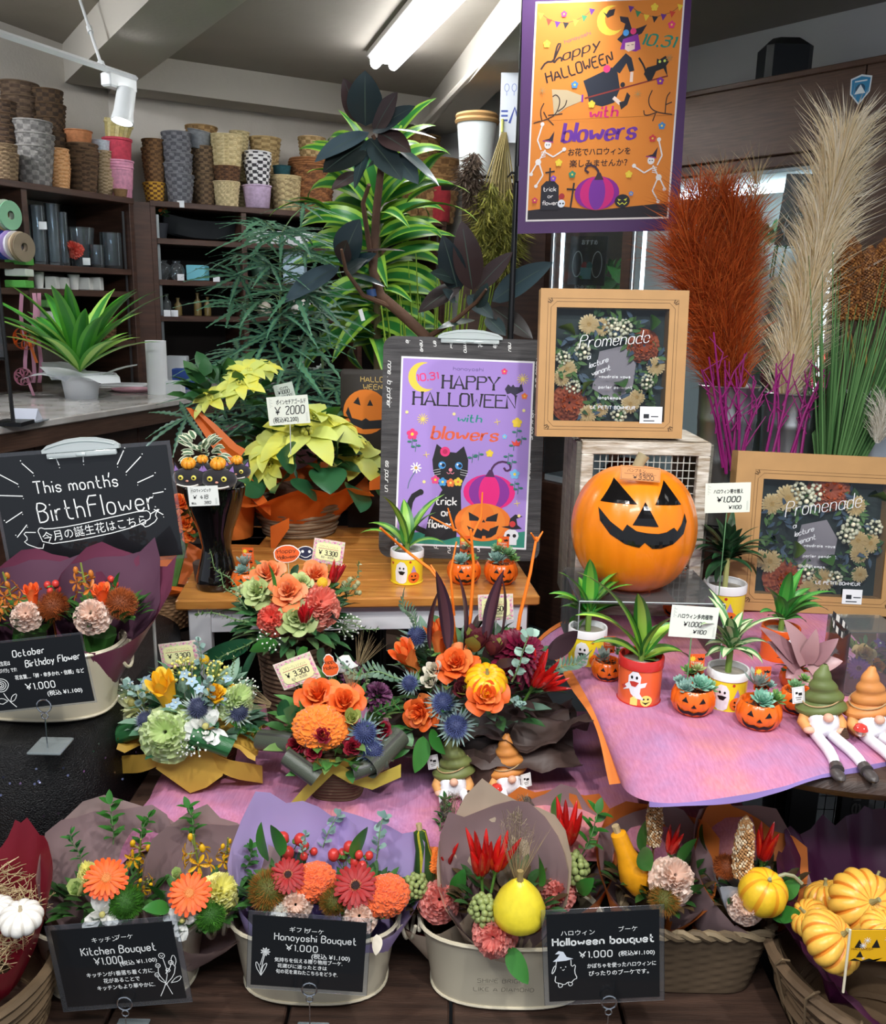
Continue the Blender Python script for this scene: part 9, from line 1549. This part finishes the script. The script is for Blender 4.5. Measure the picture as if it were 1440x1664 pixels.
def shelf_item(U, z, px, wpx, hpx, label, cat, kind='box', c='e0e2e4', dep=.08, grp=None, m=None, nm=None, py=None):
 p = on_shelf(U, z, px, dep); p.z = z+.001; w_ = psz(wpx, p); h = psz(hpx, p); mb = MB(); T = Matrix.Translation(p); m = m or H(c, .5)
 if kind == 'box': mb.box(p+Vector((0, 0, h/2)), (w_, min(.1, w_*.9), h), Matrix.Identity(4), bev=.003)
 elif kind == 'cup': mb.lathe([(.001, 0), (w_*.34, 0), (w_*.5, h), (w_*.46, h), (w_*.3, .01)], 20, T)
 elif kind == 'vase': mb.lathe([(.001, 0), (w_*.45, 0), (w_*.5, .01), (w_*.5, h), (w_*.47, h), (w_*.46, .015), (.001, .012)], 24, T)
 elif kind == 'globe': mb.lathe([(.001, 0), (w_*.25, 0), (w_*.46, h*.25), (w_*.5, h*.48), (w_*.4, h*.75), (w_*.22, h*.88), (w_*.26, h), (w_*.2, h)], 24, T)
 elif kind == 'bottle': mb.lathe([(.001, 0), (w_*.5, 0), (w_*.5, h*.62), (w_*.2, h*.76), (w_*.2, h*.95), (w_*.26, h*.95), (w_*.26, h), (.001, h)], 20, T)
 o = solo(nm or {'box': 'carton', 'cup': 'cup', 'vase': 'glass_vase', 'globe': 'glass_globe_vase', 'bottle': 'bottle'}[kind], mb, m, label, cat, grp, smooth=kind != 'box'); return o
z1, z2, z3, z4 = u1z; y1, y2, y3, y4 = u2z
for px, w_, h_, l in ((66, 24, 92, 'tall clear glass cylinder vase, leftmost on its shelf'), (90, 22, 96, 'tall clear glass cylinder vase with the second place on its shelf'), (106, 16, 84, 'narrow clear glass cylinder vase at the middle of its shelf')): shelf_item(U1_, z1, px, w_, h_, l, 'vase', 'vase', m=glass, grp='clear glass vases', dep=.12)
shelf_item(U1_, z1, 134, 44, 62, 'clear flared glass vase with red petals beside it', 'vase', 'cup', m=glass, dep=.14, nm='glass_vase'); shelf_item(U1_, z1, 158, 24, 36, 'short clear glass tumbler before the flared vase', 'vase', 'vase', m=glass); shelf_item(U1_, z1, 183, 34, 56, 'patterned clear glass vase at the shelf end', 'vase', 'vase', m=glass); inst('red_petals', CARN_K, None, aim(on_shelf(U1_, z1, 122, .1)+Vector((0, 0, .08)), (0, -1, .5), .07)); tag(bpy.data.objects['red_petals'], 'red artificial blossom among the glass vases', 'flower')
for px, w_, h_, k, l in ((64, 18, 26, 'cup', 'small white cup at the left of the narrow shelf'), (86, 18, 20, 'box', 'white small carton beside the small white cup'), (104, 15, 19, 'box', 'white paper packet next to the cream cup'), (121, 19, 24, 'cup', 'cream tapered cup between white cartons'), (140, 18, 20, 'box', 'white square carton right of the cream cup'), (158, 17, 21, 'box', 'white square carton, last on the narrow shelf')): shelf_item(U1_, z2, px, w_, h_, l, k, k, 'e6e6e2')
for i in range(5): shelf_item(U1_, z3+.048*i, 70, 24, 12, 'white and green flat carton, level %s in the shelf pile' % ('one', 'two', 'three', 'four', 'five')[i], 'carton', 'box', 'dfe4dc' if i % 2 == 0 else '7cb86a', grp='piled white and green cartons')
for i in range(7): shelf_item(U1_, z2-.0+.045*i-.15 if i < 3 else z2+.045*(i-3), 32, 34, 12, 'green and white flat box in the left pile, level %s' % ('one', 'two', 'three', 'four', 'five', 'six', 'seven')[i], 'carton', 'box', '5aa84a' if i % 2 else 'dfe4dc', dep=.02, grp='green and white boxes at the left') if i >= 3 else None
shelf_item(U1_, z3, 90, 20, 64, 'white spray bottle beside the carton pile', 'bottle', 'bottle', 'cfd8e4'); shelf_item(U1_, z3, 112, 14, 46, 'small green topped bottle behind the potted lilies', 'bottle', 'bottle', '6ab84a')
p = on_shelf(U1_, z3, 170, .14); o = inst('woven_basket', m_bsk('coil', '7a5a3c', '5a4028'), None, Matrix.Translation((p.x, p.y, z3+.002)) @ Matrix.Diagonal((.13, .13, .10, 1))); tag(o, 'brown coiled basket on the lower left shelf', 'basket')
for i, (px, py, c_) in enumerate(((6, 348, 'c8d0c0'), (14, 350, '8ac09a'), (4, 352, 'b09a6a'), (6, 398, '3a4aa0'), (14, 398, 'b49ad8'), (22, 399, 'e6e4ea'), (30, 400, 'c8b49a'), (36, 402, '8a7a68'))): p = aty(px, py, 3.62); mb = MB(); R = psz(23, p); mb.lathe([(R*.3, -.012), (R, -.012), (R, -.008), (R*.86, -.006), (R*.86, .006), (R, .008), (R, .012), (R*.3, .012)], 32, aim(p, (1, -.35, 0))); solo('ribbon_spool', mb, H(c_, .35), '%s ribbon spool hanging in the left shelf' % ('grey', 'mint green', 'tan', 'navy blue', 'lilac', 'white', 'beige', 'brown')[i], 'ribbon')
for px, w_, l in ((262, 24, 'boat'),): shelf_item(U2_, y1, px, 24, 24, 'dark ribbed pot with small orange flowers on the top shelf', 'plant pot', 'cup', '2c2f36', nm='ribbed_pot')
p = on_shelf(U2_, y1, 262, .08); t = thing('orange_blooms', 'small orange blooms in the dark ribbed pot', 'flowers', tuple(p+Vector((0, 0, .08)))); filler(t, p+Vector((0, 0, .10)), .04, 30, ('3f6a34', 'd8743a', '2f5a30'), 5, .03, .02)
p = on_shelf(U2_, y1, 335, .14); mb = MB(); P = []
for i in range(13): u = i/6-1; P.append([Vector((p.x, p.y, y1+.005))+bd*(u*.20)+bn*(v*.06*(1-u*u*.7)*(.6+.4*k2))+Vector((0, 0, .09*k2*(1)+.03*u*u)) for v, k2 in ((-1, 1), (-.7, .1), (0, .0), (.7, .1), (1, 1))])
mb.grid(P); tag(solo('boat_planter', mb, H('24282c', .6), 'long black boat shaped planter on the top shelf'), cat='planter')
for px, w_, h_, k, l, zz_ in ((266, 28, 30, 'globe', 'round clear glass jar, left on the second shelf', y2), (288, 26, 30, 'globe', 'round clear glass jar beside the blue tag', y2), (424, 32, 48, 'globe', 'green glass globe vase seen through the aralia', y2), (258, 12, 38, 'bottle', 'slim clear bottle at the left of the third shelf', y3), (272, 14, 34, 'bottle', 'clear round bottle on the third shelf', y3), (290, 12, 28, 'bottle', 'small dark glass bottle on the third shelf', y3), (322, 12, 36, 'bottle', 'brass coloured candle bottle on the third shelf', y3), (338, 11, 30, 'bottle', 'small amber bottle right of the brass one', y3)): shelf_item(U2_, zz_, px, w_, h_, l, 'glassware', k, m=glass if 'clear' in l else H('3f5a4a' if 'green' in l else '6a5a34', .2))
for px, w_, h_, c_, l, k, zz_ in ((436, 56, 20, 'dfe2e6', 'long white carton on the top shelf behind the leaves', 'box', y1), (500, 60, 20, 'dfe2e6', 'second long white carton on the top shelf', 'box', y1), (322, 30, 24, '6fb8c8', 'pale blue price tag card on the second shelf', 'box', y2), (480, 34, 50, 'a8c0d0', 'pale blue box on the second shelf behind the leaves', 'box', y2), (322, 14, 34, '24407a', 'blue spray can under the shelves', 'bottle', y4), (262, 30, 40, 'b8c4cc', 'clear plastic jug under the shelves', 'cup', y4), (430, 24, 26, 'c8c0b0', 'small patterned ceramic pot on the third shelf', 'globe', y3), (490, 34, 34, 'dcd8d0', 'white round ceramic pot on the third shelf', 'globe', y3)): shelf_item(U2_, zz_, px, w_, h_, l, {'box': 'box', 'bottle': 'can', 'cup': 'jug', 'globe': 'pot'}[k], k, c_, nm={'cup': 'jug', 'bottle': 'spray_can', 'globe': 'ceramic_pot'}.get(k))
for px, zz_, U, l in ((70, z1+.14, U1_, 'on the tall glass cylinder vase'), (141, z1+.01, U1_, 'below the flared glass vase'), (294, 1.93, U2_, 'on the shelf top under the slate grey baskets'), (294, y2+.0, U2_, 'under the round glass jars'), (352, y2, U2_, 'right of the blue tag card'), (272, y3, U2_, 'under the slim clear bottle'), (284, y3, U2_, 'under the small dark bottle')): p = on_shelf(U, zz_, px, -.006); mb = MB(); mb.box(p+Vector((0, 0, .012)), (.032, .002, .03)); solo('price_tag', mb, H('dfe2e6', .5), 'small white price tag '+l, 'price tag', 'white shelf price tags')
def onct(px, py): return onz(px, py, ct_z)
q = onct(133, 646); t = thing('potted_green_lily', 'bright green leafy plant in white paper on the counter', 'potted plant', tuple(q)); mb = MB(); mb.lathe([(.001, 0), (.062, 0), (.075, .10), (.001, .10)], 24, Matrix.Translation(q)); part('paper_pot', mb, H('e2e4e8', .5, tl=.2), t)
mb = MB()
for k in range(6): a = k*1.05+.3; d = Vector((cos(a), sin(a)*.8, 0)); x_ = Vector((-sin(a), cos(a), 0)); mb.grid([[q+d*(.05+.17*u)+x_*(.09*(v-.5)*2*(1-.55*u*u))+Vector((0, 0, .07+.10*u-.10*u*u*(.4+.6*(k % 2)))) for v in (0, .33, .66, 1)] for u in (0, .25, .5, .75, 1)])
part('white_paper', mb, H('e6e9ee', .45, tl=.35), t)
for k in range(34): a = k*2.4; r = .14+.12*((k*7) % 10)/10; d = Vector((cos(a)*r*1.3, sin(a)*r, .22+.10*(k % 3))); pleaf(t, q+Vector((0, 0, .10)), d, d.length*.95, .062, '5aa83a' if k % 4 else 'a4d060', 'b4dc70' if k % 3 == 0 else '3f8a3a', .5)
q = onct(257, 640); mb = MB(); mb.lathe([(.001, 0), (.042, 0), (.042, .22), (.015, .22), (.015, .2)], 28, Matrix.Translation(q)); tag(solo('paper_roll', mb, H('eceef0', .7), 'tall white paper roll standing on the counter'), cat='paper roll')
for px, py, w_, h_, d_, c_, l in ((284, 640, .075, .055, .06, 'dfe3e6', 'small white open box in front of the blue tape stand'), (300, 632, .09, .09, .06, '2f4f9a', 'blue tape stand box on the counter'), (290, 618, .10, .12, .05, 'c8ced4', 'grey plastic container behind the blue box')): q = onct(px, py); mb = MB(); mb.box(q+Vector((0, 0, h_/2)), (w_, d_, h_), bev=.003); tag(solo('desk_box', mb, H(c_, .4), l, smooth=False), cat='box')
for px, py, l, c_ in ((205, 626, 'white paper sheets lying on the counter', 'e4e6ea'), (216, 636, 'pink round dish on the counter', 'e0a8b8')): q = onct(px, py); mb = MB(); (mb.box(q+Vector((0, 0, .004)), (.20, .14, .006)) if 'sheets' in l else mb.lathe([(.001, .002), (.07, .002), (.09, .012), (.001, .010)], 28, Matrix.Translation(q))); tag(solo('paper_sheets' if 'sheets' in l else 'pink_dish', mb, H(c_, .5), l), cat='paper' if 'sheets' in l else 'dish')
q = onct(44, 684); t = thing('tent_card', 'small white and blue tent card at the counter edge', 'sign', tuple(q)); mb = MB(); mb.poly([(-.03, 0), (.03, 0), (0, .04)], -.038, .038, M=frame(q, (0, 1, 0), (0, 0, 1))); part('card', mb, H('d8dcea', .4), t, False); mb = MB(); mb.box(q+Vector((0, -.004, .0015)), (.11, .08, .003)); part('base', mb, clear('sign_base'), t, False)
mb = MB(); q = onct(22, 690); mb.box(q+Vector((0, 0, .006)), (.09, .09, .012)); mb.tube([q, q+Vector((-.012, 0, .62))], .006, 6); q2 = q+Vector((-.012, 0, .62)); mb.tube([q2, q2+Vector((-.35, 0, .0))], .005, 6); mb.tube([q+Vector((-.01, 0, .20)), q+Vector((-.35, 0, .20))], .005, 6); t = thing('counter_screen', 'clear plastic screen in a thin black frame on the counter', 'screen', tuple(q)); part('black_frame', mb, H('141517', .4), t); mb = MB(); mb.box(q+Vector((-.18, 0, .41)), (.34, .003, .41)); part('clear_sheet', mb, clear('door_glass'), t, False)
def bow(px, py, y, r, c_, l): p = aty(px, py, y); t = thing('ribbon_bow', l, 'ribbon', tuple(p)); mb = MB(); [mb.grid([[p+Matrix.Rotation(k*.9, 3, 'Y') @ (Vector((r*.5*(1-cos(u))*.5+.0, 0, r*.35*sin(u)))+Vector((0, w_, 0))) for w_ in (-.008, .008)] for u in [j*PI/5 for j in range(11)]]) for k in range(7)]; part('loops', mb, H(c_, .35, tl=.2), t); mb = MB(); mb.grid([[p+Vector((.01+r*.1*k+w_, -.005, -r*.35*k)) for w_ in (0, .012)] for k in range(4)]); part('tails', mb, H(c_, .35, tl=.2), t)
bow(40, 550, 3.58, .09, 'e8782c', 'orange ribbon bow hanging at the left shelf'); bow(38, 612, 3.52, .07, 'd89ab0', 'pink ribbon bow just above the counter')
for k, x in enumerate((52, 58, 30)): a, b = aty(x, 476, 3.63+.02*k), aty(x-2+6*k, 622 if k < 2 else 600, 3.63+.02*k); mb = MB(); mb.grid([[a.lerp(b, u)+Vector((w_+.006*sin(u*9+k), 0, 0)) for w_ in (0, .016)] for u in [j/8 for j in range(9)]]); tag(solo('hanging_ribbon', mb, H('d89ab4', .35, tl=.2), ('pink satin ribbon strip hanging straight down the shelf post', 'pink satin ribbon strip swinging right of the shelf post', 'short pink satin ribbon strip behind the orange bow')[k], 'ribbon', 'pink hanging ribbon strips'))
t = thing('dark_crate', 'dark slatted crate with mesh standing under the round table', 'crate', (.92, 1.72, 0))
for k in range(5): mb = MB(); mb.box((.72+.10*k, 1.58, .33), (.055, .02, .66), bev=.002); part('slat', mb, H('2c2a28', .7, var=.2), t, False)
for z in (.02, .64): mb = MB(); mb.box((.92, 1.60, z), (.52, .02, .05)); part('rail', mb, H('26241f', .7), t, False)
mb = MB(); [mb.tube([(.68+.02*k, 1.61, .05), (.68+.02*k, 1.61, .62)], .0012, 3) for k in range(25)]; [mb.tube([(.68, 1.61, .05+.03*k), (1.16, 1.61, .05+.03*k)], .0012, 3) for k in range(19)]; part('mesh', mb, H('8a8d8e', .4, metal=1), t, kind='stuff')
A = Art(frame((.83, 1.5695, .42), (0, 0, 1), (-1, 0, 0)) @ Matrix.Diagonal((.001, .001, 1, 1)), .0005); A.txt('Garden', 0, 0, 26, '5a5650', 4, fit=180).done('lettering', t)
